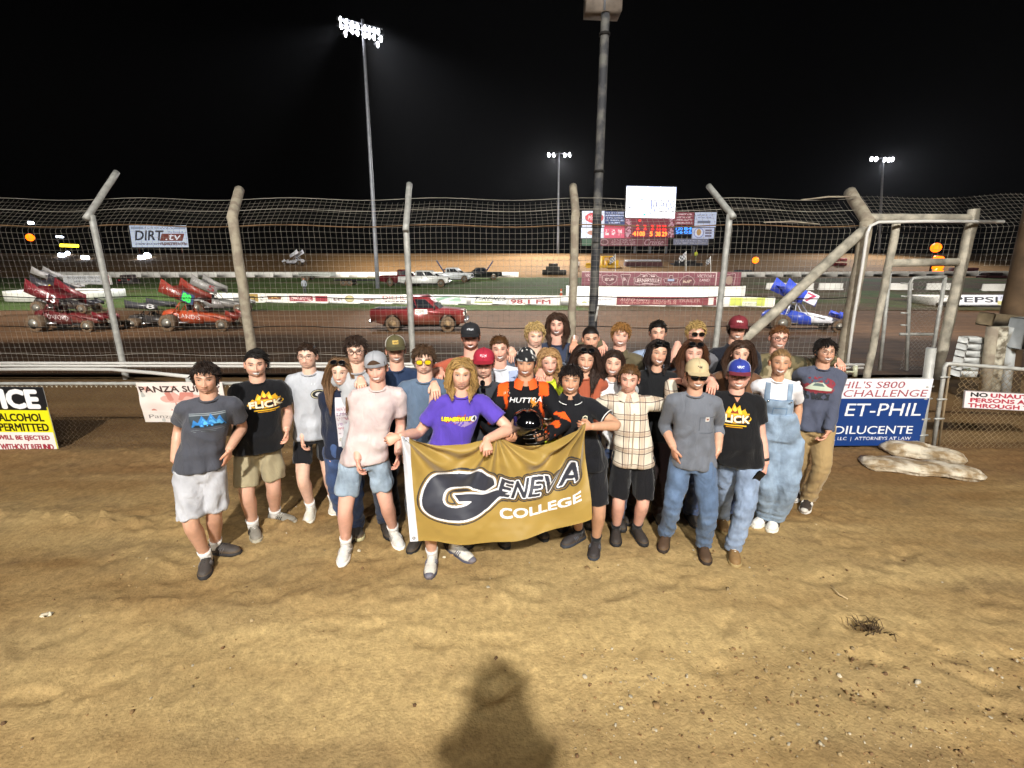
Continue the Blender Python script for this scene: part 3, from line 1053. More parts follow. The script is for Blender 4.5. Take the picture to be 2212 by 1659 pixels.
for k in range(2):
    cv.put(br(1507, 463 + k * 5, 1540, 465.5 + k * 5) & (cv.noise(2.2, k + 19) > .45), '8a94b0')
cv.put(br(1497, 491, 1546, 514.5), 'b4bcd8').put(be(1512, 502, 11, 11), '7a86b8').put(be(1512, 502, 9, 9), 'c6cce4').put(be(1512, 501, 5, 7), 'b08a50')
for k in range(3):
    cv.put(br(1526, 495 + k * 6, 1540, 498.5 + k * 6), '5a566c')
cv.put(br(1257, 514.5, 1284, 530), '35523f')
cv.put(br(1290, 513.5, 1446, 531), '5b2a32').put(be(1306, 522, 9, 7), '8a6a70').put(be(1306, 522, 7, 5), '4d242c')
for k in range(3):
    cv.put(br(1320, 516.5 + k * 4.5, 1374, 519 + k * 4.5) & (cv.noise(2.2, k + 29) > .45), '8f7078')
cv.put(bt('Cruise', 1392, 516, 1434, 529, shear=.35), '9a7c84')
cv.put(br(1457, 515, 1534, 528.5), '66687a')
for k in range(2):
    cv.put(br(1462, 518 + k * 5, 1530, 520.5 + k * 5) & (cv.noise(2.2, k + 39) > .45), '9a9cae')
tl, tr, bl = prect(x0, y0, x1, y1, SY)
BRD = mat('scoreboard_print_glow', None, .5, vcol=True, emit=.55)  # printed panels emit a little: their lighting is put into the print
cv.panel(flat(tl, tr - tl, bl - tl)).build('sponsor_panel', BRD, sb, vcol=True)
cv = Cv(150, 96, 'f4f8ff')
cv.put(cv.poly([(0, .05), (.45, .28), (.6, .35), (1, .35), (1, 0), (0, 0)]), 'b9c2dc')
for k in (.2, .42, .68, .93):
    cv.put(cv.rect(k - .012, 0, k + .012, .36), 'f8faff')
cv.put(cv.rect(.2, .15, 1, .17), 'e4eaf8')
cv.put(cv.poly([(.02, .1), (.5, .3), (.9, .4), (.9, .44), (.4, .34), (.02, .16)]), 'ffffff')
for k in range(14):
    a = .5 + k * .034
    cv.put(cv.rect(a, .42 + .05 * rnd.random(), a + .02, .66 + .2 * rnd.random()) & (cv.noise(4, k) > .42), rnd.choice(['4a5488', '6a74a8', '3c4474', '8890b8']))
for k in range(16):
    a, b = rnd.uniform(.14, .5), rnd.uniform(.34, .62)
    cv.put(cv.rect(a, b, a + rnd.uniform(.02, .08), b + rnd.uniform(.02, .05)) & (cv.noise(3, k + 50) > .5), rnd.choice(['a8b4d0', 'c4cce4', '7a9aba', '9aa0b8']))
cv.put(cv.poly([(.45, .8), (.95, 1), (.4, .84)]), 'a0a8b8').put(cv.rect(.36, .86, .4, .92), '3fae9c').put(cv.rect(.05, .64, .1, .69), '6d7280').put(cv.rect(.05, .8, .09, .84), '8a8e9a')
tl, tr, bl = at(1353.5, 401.5, SY - .3), at(1461.5, 404, SY - .3), at(1351.0, 469.5, SY - .3)
cv.panel(flat(tl, tr - tl, bl - tl)).build('led_screen', mat('led_screen', None, .5, vcol=True, emit=1.7), sb, vcol=True)
MB().prism([(tl.x - .1, bl.z - .1), (tr.x + .1, bl.z - .1), (tr.x + .1, tl.z + .1), (tl.x - .1, tl.z + .1)], SY - .22, SY + .8).build('screen_case', BLK, sb, smooth=False)
cv = Cv(220, 108)
def dig(s, a, b, c, d, col, bold=1.1, dots=True):
    k = cv.text(s, a, b, c, d, bold=bold)
    cv.put(cv.dil(k, 3), '5a0a10')
    cv.put(cv.dil(k, 1.5), 'c41420')
    cv.put(k & (((cv.xx + cv.yy) % 5 > 1) if dots else True), col)
for s, a, b in (('2', .14, .21), ('2', .34, .41), ('2', .54, .61), ('12', .70, .80), ('22', .84, .95)):
    dig(s, a, .36, b, .6, 'ff3428')
for s, a, b in (('41', .05, .19), ('08', .23, .37), ('5', .51, .58), ('38', .67, .8), ('29', .84, .97)):
    dig(s, a, .7, b, .92, 'ff8a30', 1, False)
dig('-', .2, .1, .25, .14, 'ff3020')
tl, tr, bl = at(1364, 471, SY - .15), at(1444, 472, SY - .15), at(1363, 512, SY - .15)
cv.panel(flat(tl, tr - tl, bl - tl)).build('digit_display', mat('digits', None, .5, vcol=True, emit=2.2), sb, vcol=True)  # glowing digits of the electronic display, not a print
cv = Cv(110, 50)
for s, a, b, c, d in (('120', .03, .1, .42, .45), ('84', .5, .1, .95, .45), ('56', .03, .55, .42, .9), ('05', .5, .55, .95, .9)):
    cv.put(cv.text(s, a, b, c, d, bold=1), '3c90ff')
tl, tr, bl = at(1459, 489, SY - .15), at(1496, 489, SY - .15), at(1459, 506, SY - .15)
cv.panel(flat(tl, tr - tl, bl - tl)).build('digit_display', mat('digits', None), sb, vcol=True)
for px in (1372, 1405, 1440, 1300, 1500):
    p = at(px, 530, SY + .5)
    MB().tube([(p.x, SY + .6, gz(SY) - .2), (p.x, SY + .6, p.z + 6)], .3, 8).build('support_post', STEEL, sb)
tl, tr, bl = prect(x0 + 1, y0 + 2, x1 - 1, y1, SY)
MB().prism([(tl.x, bl.z), (tr.x, bl.z), (tr.x, tl.z), (tl.x, tl.z)], SY + .05, SY + .5).build('board_frame', BLK, sb, smooth=False)
at_origin(sb, at(1403, 556, SY))

# video site sign on the left
cv = Cv(260, 96, 'bfc9da')
cv.put(cv.rect(.02, .05, .98, .17), '8c96a8')
cv.put(cv.text('SPEEDWAY', .24, .07, .8, .155), 'd5dcea')
cv.put(cv.text('DIRT', .07, .24, .55, .66, shear=.2, bold=1.5), '20242c')
cv.put(cv.poly([(.55, .37), (.95, .37), (.9, .7), (.5, .7)]), '6e3c34')
cv.put(cv.text('.tv', .6, .4, .86, .66, shear=.3, bold=.8), 'e4e4ea')
cv.put(cv.rect(.06, .82, .5, .87) & (cv.noise(2.2, 5) > .4), '4c525e')
cv.put(cv.rect(.5, .77, .97, .9) & (cv.noise(2.5, 6) > .35), '6a5a60')
cv.put(cv.text('The Home of', .66, .25, .93, .33), '6e7684')
DY = 118
sgn, _ = sign('video_sign', 'pale billboard with big slanted black lettering beyond the far bank', 'billboard', cv, at(279, 487, DY), at(402, 487, DY), at(286, 534, DY), .1, mat('billboard_print_glow', None, .5, vcol=True, emit=.75))  # glow put into the printed face to brighten it; no lamp inside
for px in (300, 392):
    p = at(px, 534, DY + .3)
    o = MB().tube([(p.x, DY + .3, gz(DY)), (p.x, DY + .3, p.z + 3)], .14, 6).build('support_post', mat('red_post', C('6d3a30'), .7), sgn)
at_origin(sgn, tuple(sgn.location))

# ================================================================ walls of the infield
WALL = mat('white_wall', C('e6e4de'), .6, var=.12, vscale=.8)
def wall(name, lbl, A, B, h, th=.3, m=WALL, seg=3.05, cat='barrier'):
    A, B = Vector(A), Vector(B)
    d = (B - A)
    n = max(1, int(d.length / seg))
    a = math.atan2(d.y, d.x)
    mb = MB()
    for k in range(n):
        p = A + d * ((k + .5) / n)
        w = d.length / n - .03
        pr = [(-w / 2, 0), (w / 2, 0)]
        mb.box((p.x, p.y, gz(p.y) + h / 2 + .03), (w, th, h), Matrix.Rotation(a, 3, 'Z'), bev=.03)
    t = thing(name, lbl, cat, (A.x, A.y, gz(A.y)))
    mb.build('wall_panel', m, t, smooth=False)
    return t, (A, B)
def wp(px, Y):
    return at(px, 700, Y).x
def wall_sign(t, AB, u0, u1, cv, z0, z1, off=-.17, nm='sponsor_panel'):
    A, B = AB
    d = B - A
    n = Vector((d.y, -d.x, 0)).normalized()
    p0, p1 = A + d * u0, A + d * u1
    p0, p1 = p0 + n * abs(off), p1 + n * abs(off)
    g0, g1 = gz(p0.y) + .06, gz(p1.y) + .06
    tl = np.array((p0.x, p0.y, g0 + z1))
    du = np.array((p1.x, p1.y, g1 + z1)) - tl
    cv.panel(flat(tl, du, (0, 0, z0 - z1))).build(nm, PRINT(), t, vcol=True)
def xw(px, py=655):
    """x where the column px meets the inner wall"""
    lo = 0
    for u in np.linspace(0, 1, 2001):
        Y = 47.5 + (43 - 47.5) * u
        X = XA + (XB - XA) * u
        zc = Y * CT + (CH - gz(Y) - .4) * ST
        if W0 / 2 + F * X / zc >= px:
            return u
    return 1.0
XA, XB = at(440, 650, 47.5).x, at(1672, 660, 43).x
tw, AB = wall('infield_wall', 'long low white sponsor wall edging the grass behind the red pickup', (XA, 47.5, 0), (XB, 43, 0), .92)
def seg(pa, pb, build_, w=None):
    u0, u1 = xw(pa), xw(pb)
    cv = Cv(w or max(40, int((pb - pa) * 1.3)), 40)
    build_(cv)
    wall_sign(tw, AB, u0, u1, cv, .1, .86)
def s_gold(c):
    c.put(c.rect(0, 0, 1, 1), 'a08448').put(c.rect(.3, .3, .7, .8), '4a3c20').put(c.rect(.36, .42, .64, .66), 'b89c60')
def s_brown(c):
    c.put(c.rect(0, 0, 1, 1), 'dad8d2').put(c.poly([(.3, .25), (.85, .25), (.8, .7), (.33, .7)]), '70472f').put(c.rect(.36, .38, .74, .56) & (c.noise(3) > .4), 'c09a60').put(c.rect(.05, .3, .16, .8) & (c.noise(4, 3) > .45), '555560')
def s_red(c):
    c.put(c.rect(0, 0, 1, 1), 'dcd6d2').put(c.rect(.05, .2, .62, .85) & (c.noise(4.2, 2) > .25), '8c2c38').put(c.rect(.68, .2, .97, .85), '93303c').put(c.text('DYNAMIC', .08, .3, .6, .75, shear=.1), 'd7b0b0')
def s_badge(c):
    c.put(c.rect(0, 0, 1, 1), 'd8d8d6').put(c.ell(.4, .5, .09, .42), '8f8458').put(c.ell(.4, .5, .07, .32), 'b4ac80').put(c.rect(.08, .4, .25, .75) & (c.noise(3) > .4), '6a4a44').put(c.rect(.68, .4, .9, .75) & (c.noise(3, 4) > .4), '8a5a4a')
def s_diehl(c):
    c.put(c.rect(0, 0, 1, 1), 'dcdad6').put(c.text('DIEHL', .04, .1, .96, .55, bold=.8), '96303c').put(c.rect(.06, .68, .94, .85) & (c.noise(2.5) > .4), '4a3438')
def s_green(c):
    c.put(c.rect(0, 0, 1, 1), 'd6dcd6').put(c.poly([(.15, .75), (.3, .4), (.5, .2), (.75, .15), (.55, .4), (.4, .7)]), '86a896').put(c.poly([(.6, .7), (.75, .3), (.85, .3), (.9, .75)]), '9cb8a8')
def s_trex(c):
    c.put(c.rect(0, 0, 1, 1), 'd8d8d8').put(c.text('T-REXES', .05, .12, .95, .6, shear=.4, bold=.8), '2a2e3a').put(c.rect(.1, .72, .6, .85), '8a9440')
def s_fm(c):
    c.put(c.rect(0, 0, 1, 1), 'dedad8').put(c.text('LISTEN TO THE RACES', .04, .1, .96, .34), '8c4850').put(c.text('98.1 FM', .04, .45, .97, .9, bold=.9), '8c2834')
def s_mid(c):
    c.put(c.rect(0, 0, 1, 1), 'd8d8da').put(c.rect(.12, .6, .5, .8) & (c.noise(3) > .4), '9aa060').put(c.rect(.5, .3, .9, .6) & (c.noise(3, 2) > .5), 'a8a8b4')
def s_maroon(c):
    c.put(c.rect(0, 0, 1, 1), '713036').put(c.text('AUTO DRIVE', .03, .2, .34, .55, shear=.15), 'c3a4a0').put(c.text('TRUCK & TRAILER', .36, .22, .84, .62), 'a8827e').put(c.rect(.04, .66, .6, .8) & (c.noise(2.4) > .5), 'a0746c').put(c.rect(.92, .1, .97, .9), 'd8c4c0')
def s_lime(c):
    c.put(c.rect(0, 0, 1, 1), 'd9dbc6').put(c.rect(.02, .05, .3, .95) | c.rect(.62, .05, .8, .95), 'b9c25c').put(c.rect(.3, .1, .62, .5), 'c4ca88').put(c.text('Landscape', .32, .6, .62, .85), '4a5030')
for a, b, f in ((533, 560, s_gold), (562, 619, s_brown), (623, 711, s_red), (713, 822, s_badge), (826, 880, s_diehl), (908, 1008, s_green), (1018, 1094, s_trex), (1100, 1190, s_fm), (1247, 1328, s_mid), (1331, 1545, s_maroon), (1573, 1668, s_lime)):
    seg(a, b, f)
at_origin(tw, tuple(tw.location))
t, _ = wall('backstretch_wall', 'long plain white concrete wall along the inside of the far turn', (wp(128, 80.5), 80.5, 0), (wp(1120, 80.5), 80.5, 0), .85)
at_origin(t, tuple(t.location))
t, _ = wall('backstretch_wall', 'plain white concrete wall of the far turn on the scoreboard side', (wp(1560, 80.5), 80.5, 0), (wp(2230, 84), 84, 0), .85)
at_origin(t, tuple(t.location))
t, AB2 = wall('end_wall', 'white printed wall panel behind the dark sprint cars', (wp(160, 66), 66, 0), (wp(260, 66), 66, 0), 1.3)
cv = Cv(160, 40, 'd5d6da')
cv.put(cv.text('BLOWERS SERVICES', .1, .12, .9, .42), '6a6c78').put(cv.rect(.2, .6, .8, .76) & (cv.noise(2.4) > .45), '8c8e98').put(cv.rect(.93, 0, 1, 1), 'a8484e')
wall_sign(t, AB2, .02, .98, cv, .1, 1.2)
at_origin(t, tuple(t.location))
# rounded wall ends
def round_wall(lbl, px0, px1, Y, h, depth, text=None, m=WALL):
    xa, xb = wp(px0, Y), wp(px1, Y)
    c, r = (xa + xb) / 2, (xb - xa) / 2
    t = thing('rounded_wall', lbl, 'barrier', (c, Y, gz(Y)), 'rounded white wall ends on the infield')
    ang = np.linspace(0, 2 * math.pi, 48, endpoint=False)
    x, y = c + r * np.sign(np.cos(ang)) * np.abs(np.cos(ang)) ** .6, Y - depth * .0 + depth * np.sign(np.sin(ang)) * np.abs(np.sin(ang)) ** .8
    g = gz(Y)
    V = [np.stack([x, y, np.full(48, g + z)], 1) for z in (0, h * .9, h)]
    V.append(np.stack([c + (x - c) * .97, Y + (y - Y) * .9, np.full(48, g + h)], 1))
    V.append(np.stack([c + (x - c) * .97, Y + (y - Y) * .9, np.full(48, g + h - .25)], 1))
    MB().rings(np.array(V)).build('wall_ring', m, t, smooth=False)
    V2 = np.stack([c + (x - c) * .96, Y + (y - Y) * .88, np.full(48, g + h - .2)], 1)
    MB().add(V2, [tuple(range(48))]).build('soil_fill', mat('soil', C('4c4030'), .95, var=.3), t, smooth=False)
    at_origin(t, (c, Y, gz(Y)))
    return t
round_wall('rounded white wall end with a soil bed behind the red sprint car', 56, 264, 50, .95, 3.2)
round_wall('rounded white wall end near the soft drink sign by the gate', 1975, 2060, 46, .8, 2.0)
# stage in front of the victory banner
vt = thing('victory_stage', 'curved white walled stage mound carrying the maroon victory banner', 'stage', (wp(1420, 49), 49, gz(49)))
ang = np.linspace(math.pi, 2 * math.pi, 40)
xa, xb = wp(1226, 48), wp(1618, 48)
c, r = (xa + xb) / 2, (xb - xa) / 2
x = c + r * np.sign(np.cos(ang)) * np.abs(np.cos(ang)) ** .55
y = 50.2 + 2.6 * np.sign(np.sin(ang)) * np.abs(np.sin(ang)) ** .75
zt = at(1400, 619, 48).z
V = [np.stack([x, y, np.full(40, z)], 1) for z in (gz(48) - .1, zt - .1 * 0 , zt)]
V.append(np.stack([x, y + .25, np.full(40, zt)], 1))
MB().rings(np.array(V), cap=False, closed=False).build('stage_wall', WALL, vt, smooth=False)
MB().add(np.stack([x, y + .2, np.full(40, zt - .02)], 1), [tuple(range(40))]).build('stage_floor', mat('soil', C('4c4030')), vt, smooth=False)
ang2 = np.linspace(0, 2 * math.pi, 40, endpoint=False)
mb = MB()
cx = wp(1390, 46.6)
for k, s in enumerate((1, .75, .4)):
    pass
V = [np.stack([cx + 7.6 * q * np.cos(ang2), 46.4 + 1.3 * q * np.sin(ang2), np.full(40, gz(46.5) + zz)], 1) for q, zz in ((1, -.05), (.8, .3), (.4, .42), (.02, .45))]
MB().rings(np.array(V)).build('soil_bed', mat('soil', C('4c4030')), vt)
at_origin(vt, (wp(1420, 49), 49, gz(49)))
cv = Cv(430, 44, '6d3642')
cv.put(cv.rect(0, 0, .845, .05) | cv.rect(.838, 0, .845, 1), 'c9b4b4')
def patch(a, b, c0, c1, pts):
    k = cv.poly([(a + (b - a) * x, c0 + (c1 - c0) * y) for x, y in pts])
    cv.put(cv.dil(k, 1.2), 'c2acac')
    cv.put(k, '5c2c36')
cv.put(cv.text('VICTORY', .02, .16, .12, .34, shear=.2), 'c8b4b4').put(cv.text('LAND', .04, .42, .1, .58, shear=.2), 'c8b4b4')
cv.put(cv.text('VICTORY', .72, .16, .83, .34, shear=.2), 'c8b4b4').put(cv.text('LAND', .74, .42, .8, .58, shear=.2), 'c8b4b4')
patch(.13, .22, .22, .85, [(0, .1), (.3, 0), (.5, .1), (.7, 0), (1, .1), (.95, .6), (.5, 1), (.05, .6)])
cv.put(cv.rect(.145, .42, .205, .58) & (cv.noise(2.2) > .4), 'b09a98')
patch(.245, .305, .2, .9, [(0, 0), (1, 0), (.8, .5), (.7, 1), (.3, 1), (.2, .5)])
cv.put(cv.rect(.258, .35, .29, .6) & (cv.noise(2.2, 4) > .4), 'a88e90')
patch(.325, .5, .14, .92, [(.02, .35), (.15, .25), (.25, .05), (.4, .12), (.5, 0), (.62, .12), (.75, .03), (.85, .22), (.98, .35), (.95, .8), (.6, .85), (.5, 1), (.4, .85), (.05, .8)])
cv.put(cv.text('LERNERVILLE', .338, .42, .488, .66, bold=.8), 'd9c8c6').put(cv.rect(.37, .24, .46, .33) & (cv.noise(2.2, 6) > .4), 'b8a2a2').put(cv.rect(.38, .72, .45, .79), 'b29a9c')
patch(.515, .605, .25, .85, [(0, .35), (.35, .3), (.4, 0), (.6, 0), (.65, .3), (1, .35), (.9, .7), (.6, .7), (.5, 1), (.4, .7), (.1, .7)])
cv.put(cv.rect(.54, .45, .58, .58), '8a98b4')
patch(.615, .71, .22, .85, [(0, .6), (.2, .2), (.5, 0), (.8, .2), (1, .6), (.9, 1), (.1, 1)])
cv.put(cv.rect(.635, .5, .69, .66) & (cv.noise(2.2, 8) > .35), 'b29c8c')
patch(.89, .96, .1, .9, [(0, .1), (1, .0), (.95, .9), (.1, 1)])
cv.put(cv.ell(.925, .5, .022, .28), '8a7468')
Yb = 50.5
sign('victory_banner', 'long maroon victory banner with pale sponsor badges across the infield stage', 'banner', cv, at(1257, 586, Yb), at(1602, 588, Yb), at(1256, 620, Yb), .05)
# low white blocks towards the gate
for k, (a, b, y, l) in enumerate(((1655, 1712, 617, 'white jersey barrier just right of the victory stage'), (1714, 1755, 618, 'white jersey barrier above the blue sprint car wing'), (1768, 1818, 618, 'white jersey barrier between the blue sprint car and the thick post'), (1905, 1968, 618, 'white jersey barrier seen through the timber gate posts'), (2000, 2068, 618, 'white jersey barrier seen through the walk gate'), (2120, 2172, 620, 'white striped jersey barrier beside the utility pole'))):
    A, B = ground((a + b) / 2, y + 9), None
    w = (b - a) * A.y / 1020
    pr = [(-.3, 0), (-.26, .15), (-.1, .3), (-.08, .85), (.08, .85), (.1, .3), (.26, .15), (.3, 0)]
    mb = MB().prism(pr, -w / 2, w / 2)
    mb.v[0] = mb.v[0][:, [1, 0, 2]]
    o = mb.build('jersey_barrier', WALL, smooth=False)
    o.location = A
    tag(o, l, 'barrier', 'white jersey barriers on the infield')
cv = Cv(260, 60, 'd8dade')
cv.put(cv.text('PEPSI', .04, .2, .55, .72, bold=1), '34343e').put(cv.rect(.55, 0, 1, .55), 'b9bccb').put(cv.text('HYDRAULICS', .58, .14, .97, .42, shear=.1), '6a6c7e').put(cv.rect(.55, .6, 1, .95), 'b4b078').put(cv.rect(0, .85, .55, .95), 'a8a8ac')
Yp = 42.5
sign('drink_sign', 'long white soft drink sign low on the infield beside the utility pole', 'sign', cv, at(2052, 637, Yp), at(2240, 637, Yp), at(2052, 659, Yp), .1)

# ================================================================ vehicles
GLASS = mat('dark_glass', C('161a20'), .08, spec=.8)
TYRE = mat('tyre', C('1c1a18'), .85, var=.25, dust=C('6b543c'), dz=(-.2, 2))
RIM = mat('rim', C('9a9890'), .35, .7)
MUDRIM = mat('muddy_rim', C('7a6448'), .85, var=.3)
CHR = mat('chrome', C('d0d0d4'), .2, .9)
HEADL = mat('headlamp_glass', C('e8e4d8'), .2, spec=.8)
def wheel(parent, x, y, r, w, rim=RIM, z=None, name='wheel', rr=.58):
    z = r if z is None else z
    n = 24
    ang = np.arange(n) * 2 * math.pi / n
    V = []
    for dy, k in ((-.5, rr), (-.5, .88), (-.36, 1), (.36, 1), (.5, .88), (.5, rr)):
        V.append(np.stack([x + r * k * np.cos(ang), np.full(n, y + dy * w), z + r * k * np.sin(ang)], 1))
    o = MB().rings(np.array(V), cap=False).build(name, TYRE, parent)
    V = []
    for dy, k in ((-.46, rr * 1.0), (-.40, rr * .92), (-.3, rr * .5), (-.34, .12), (-.34, .001)):
        V.append(np.stack([x + r * k * np.cos(ang), np.full(n, y + dy * w), z + r * k * np.sin(ang)], 1))
    for dy, k in ((.46, rr), (.3, rr * .5), (.3, .001)):
        V.append(np.stack([x + r * k * np.cos(ang), np.full(n, y + dy * w), z + r * k * np.sin(ang)], 1))
    MB().rings(np.array(V[:5])).rings(np.array(V[5:])).build('rim', rim, o)
    return o

def truck(label, loc, rz, paint, L=5.6, wd=1.95, crew=False, mud=True, rim=MUDRIM, group=None, bed=True, deco=None, cat='truck', name='pickup_truck'):
    t = thing(name, label, cat, (0, 0, 0), group)
    r = .41
    fx, rx = L / 2 - .95, -L / 2 + 1.25
    def arch(cx, n=9):
        return [(cx + .52 * math.cos(a), .42 + .5 * math.sin(a)) for a in np.linspace(0, math.pi, n)]
    bot = .48
    low = [(L / 2, .5)] + [(L / 2, .98), (L / 2 - .12, 1.1), (L / 2 - 1.45, 1.2), (L / 2 - 1.5, 1.2)]
    cab0, cab1 = (-.75 if crew else -.3) - .3, L / 2 - 1.5
    bedh = 1.18
    low += [(cab0, 1.2), (cab0 - .04, bedh), (-L / 2 + .02, bedh), (-L / 2, .6)]
    low += arch(rx)[::-1] + arch(fx)[::-1]
    paintm = mat('paint_' + paint, C(paint), .35, .2, var=.08, vscale=3, coat=.5, dust=C('6b4a36') if mud else None, dz=(.35, 1.15))
    if bed:
        MB().prism(low, -wd / 2, wd / 2).build('body', paintm, t, smooth=False)
        MB().box(((-L / 2 + cab0) / 2, 0, bedh + .004), (abs(-L / 2 - cab0) - .2, wd - .24, .01)).build('bed_liner', mat('bed_dark', C('171412'), .8), t)
    roof = 1.84
    a0, a1 = cab0 + .02, cab1 + .1
    b0, b1 = cab0 + .12, cab1 - .72
    yb, yt = wd / 2 - .03, wd / 2 - .17
    V = np.array([[(a0, -yb, 1.18), (a1, -yb, 1.18), (a1, yb, 1.18), (a0, yb, 1.18)], [(b0 - .04, -yt - .02, roof - .08), (b1 + .1, -yt - .02, roof - .08), (b1 + .1, yt + .02, roof - .08), (b0 - .04, yt + .02, roof - .08)], [(b0 + .08, -yt + .1, roof), (b1 - .08, -yt + .1, roof), (b1 - .08, yt - .1, roof), (b0 + .08, yt - .1, roof)]])
    MB().rings(V).build('cab', paintm, t, smooth=False)
    def lerp(s, u, q, off=.015):
        y = (yb + (yt + .02 - yb) * q + off) * s
        xa = a0 + (b0 - a0) * q
        xb = a1 + (b1 + .1 - a1) * q
        return (xa + (xb - xa) * u, y, 1.18 + (roof - .08 - 1.18) * q)
    for s in (-1, 1):
        wins = ((.08, .44), (.5, .9)) if crew else ((.1, .3), (.34, .88))
        for u0, u1 in wins:
            MB().add([lerp(s, u0, .12), lerp(s, u1 + .02, .12), lerp(s, u1 - .04, .88), lerp(s, u0, .88)], [(0, 1, 2, 3) if s < 0 else (3, 2, 1, 0)]).build('side_window', GLASS, t, smooth=False)
        MB().box((cab1 - .15, s * (wd / 2 + .09), 1.3), (.09, .16, .17), bev=.02).build('mirror', mat('black_trim', C('14120f'), .5), t)
        MB().box((L / 2 - .02, s * (wd / 2 - .26), .94), (.07, .34, .17), bev=.02).build('headlight', HEADL, t)
        MB().box((-L / 2 + .0, s * (wd / 2 - .1), .95), (.05, .16, .34), bev=.01).build('tail_light', mat('red_lens', C('8c1414'), .3), t)
    MB().add([(a1 - .01, -yb + .1, 1.22), (a1 - .01, yb - .1, 1.22), (b1 + .11, yt - .08, roof - .12), (b1 + .11, -yt + .08, roof - .12)], [(0, 1, 2, 3)]).build('windscreen', GLASS, t, smooth=False)
    t.children[-1].data.vertices.foreach_set('co', (np.array([(a1 + .012, -yb + .1, 1.2), (a1 + .012, yb - .1, 1.2), (b1 + .112, yt - .08, roof - .12), (b1 + .112, -yt + .08, roof - .12)])).ravel())
    MB().box((L / 2 + .07, 0, .6), (.16, wd - .04, .22), bev=.04).build('bumper', CHR, t)
    MB().box((L / 2 + .005, 0, .92), (.03, wd - .95, .28), bev=.01).build('grille', mat('black_trim', C('14120f'), .5), t)
    MB().box((-L / 2 - .06, 0, .58), (.14, wd - .06, .18), bev=.03).build('bumper', CHR, t)
    for x in (fx, rx):
        for s in (-1, 1):
            wheel(t, x, s * (wd / 2 - .14), r, .26, rim)
    MB().prism([(rx - .6, .3), (fx + .6, .3), (fx + .6, .55), (rx - .6, .55)], -wd / 2 + .25, wd / 2 - .25).build('chassis', BLK, t, smooth=False)
    if deco:
        deco(t, L, wd)
    t.location = loc
    t.rotation_euler = (0, 0, rz)
    return t
def vsign(t, x0, x1, z0, z1, y, cv, nm='door_sign'):
    tl = np.array((x0, y, z1))
    cv.panel(flat(tl, (x1 - x0, 0, 0), (0, 0, z0 - z1))).build(nm, PRINT(), t, vcol=True)
def gsm(t, L, wd):
    cv = Cv(70, 28, 'dcd8d2')
    cv.put(cv.text('GSM', .06, .16, .66, .72, bold=.6), '23282e').put(cv.rect(.7, .45, .95, .6), '9a9890').put(cv.rect(.06, .8, .94, .88), 'a8a6a0')
    vsign(t, -.1, .62, .95, 1.19, -wd / 2 - .012, cv)
g = ground(905, 717)
truck('muddy red pickup truck with a white door sign driving along the near straight', (g.x, g.y + .6, gz(g.y + .6) + .02), 0, '78202a', 5.4, deco=gsm).scale = (1, 1, 1.14)
def wdeco(t, L, wd):
    cv = Cv(80, 24)
    cv.put(cv.text('Recovery', .05, .2, .95, .75, shear=.35, bold=.5), '8c2430')
    vsign(t, .0, 1.3, .8, 1.1, -wd / 2 - .012, cv, 'door_lettering')
def boom(t, x, z, col, lift=.55):
    m = mat('boom_' + col, C(col), .5)
    MB().tube([(x - .9, 0, 1.1), (x - 2.1, 0, 1.1 + 2.2 * lift)], .1, 6).build('crane_boom', m, t)
    MB().tube([(x - .4, 0, 1.0), (x - .5, 0, 1.75), (x - 1.2, 0, 1.5)], .07, 6).build('mast_arm', m, t)
g = ground(918, 620)
a = truck('white tow truck with red script on its door parked nearest on the infield grass', (g.x, g.y, g.z + .05), 0, 'dfe0de', 6.4, 2.2, True, False, RIM, 'tow trucks parked on the infield', deco=wdeco)
a.scale = (1, 1.05, 1.12)
boom(a, -.3, 0, '2a2a30', .1)
g = ground(972, 612)
a = truck('white tow truck with a dark blue crane boom parked behind the nearest tow truck', (g.x, g.y + 1.5, gz(g.y + 1.5) + .05), -.12, 'd2d6da', 6.2, 2.2, False, False, RIM, 'tow trucks parked on the infield')
boom(a, 0, 0, '1d2a52', .75)
a.scale = (1, 1, 1.12)
g = ground(1040, 606)
a = truck('black tow truck with raised blue booms parked farthest right in the row', (g.x, g.y + 1, gz(g.y + 1) + .05), 3.3, '16181c', 6.0, 2.2, False, False, RIM, 'tow trucks parked on the infield')
boom(a, .3, 0, '1d2a52', .8)
g = ground(862, 622)
a = truck('dark red truck cab half hidden behind the nearest white tow truck', (g.x, g.y + 2.5, gz(g.y + 2.5) + .05), .05, '5e1a22', 5.6, 2.2, False, False, RIM, 'tow trucks parked on the infield')
a.scale = (1, 1, 1.15)
def trailer(lbl, px0, px1, py, col, h, name='flatbed_trailer', deckz=.75):
    g0, g1 = ground(px0, py), ground(px1, py)
    c = (g0 + g1) / 2
    L = (g1 - g0).length
    t = thing(name, lbl, 'trailer', c)
    m = mat('trailer_' + col, C(col), .7, var=.15)
    MB().box((c.x, c.y, c.z + deckz), (L, 2.3, .18), bev=.02).build('deck', m, t)
    MB().box((c.x, c.y, c.z + deckz + h / 2), (L * .98, 2.2, h), bev=.05).build('load_side', m, t) if h else None
    for k in (.25, .35):
        for s in (-1, 1):
            wheel(t, c.x - L * k, c.y + s * .95, .4, .25, RIM, c.z + .4)
    at_origin(t, c)
trailer('long black flatbed trailer parked left of the tow trucks', 728, 858, 617, '131416', .0)
trailer('grey covered long trailer roof behind the infield grass', 652, 722, 606, 'b9bcb6', .5, 'covered_trailer')
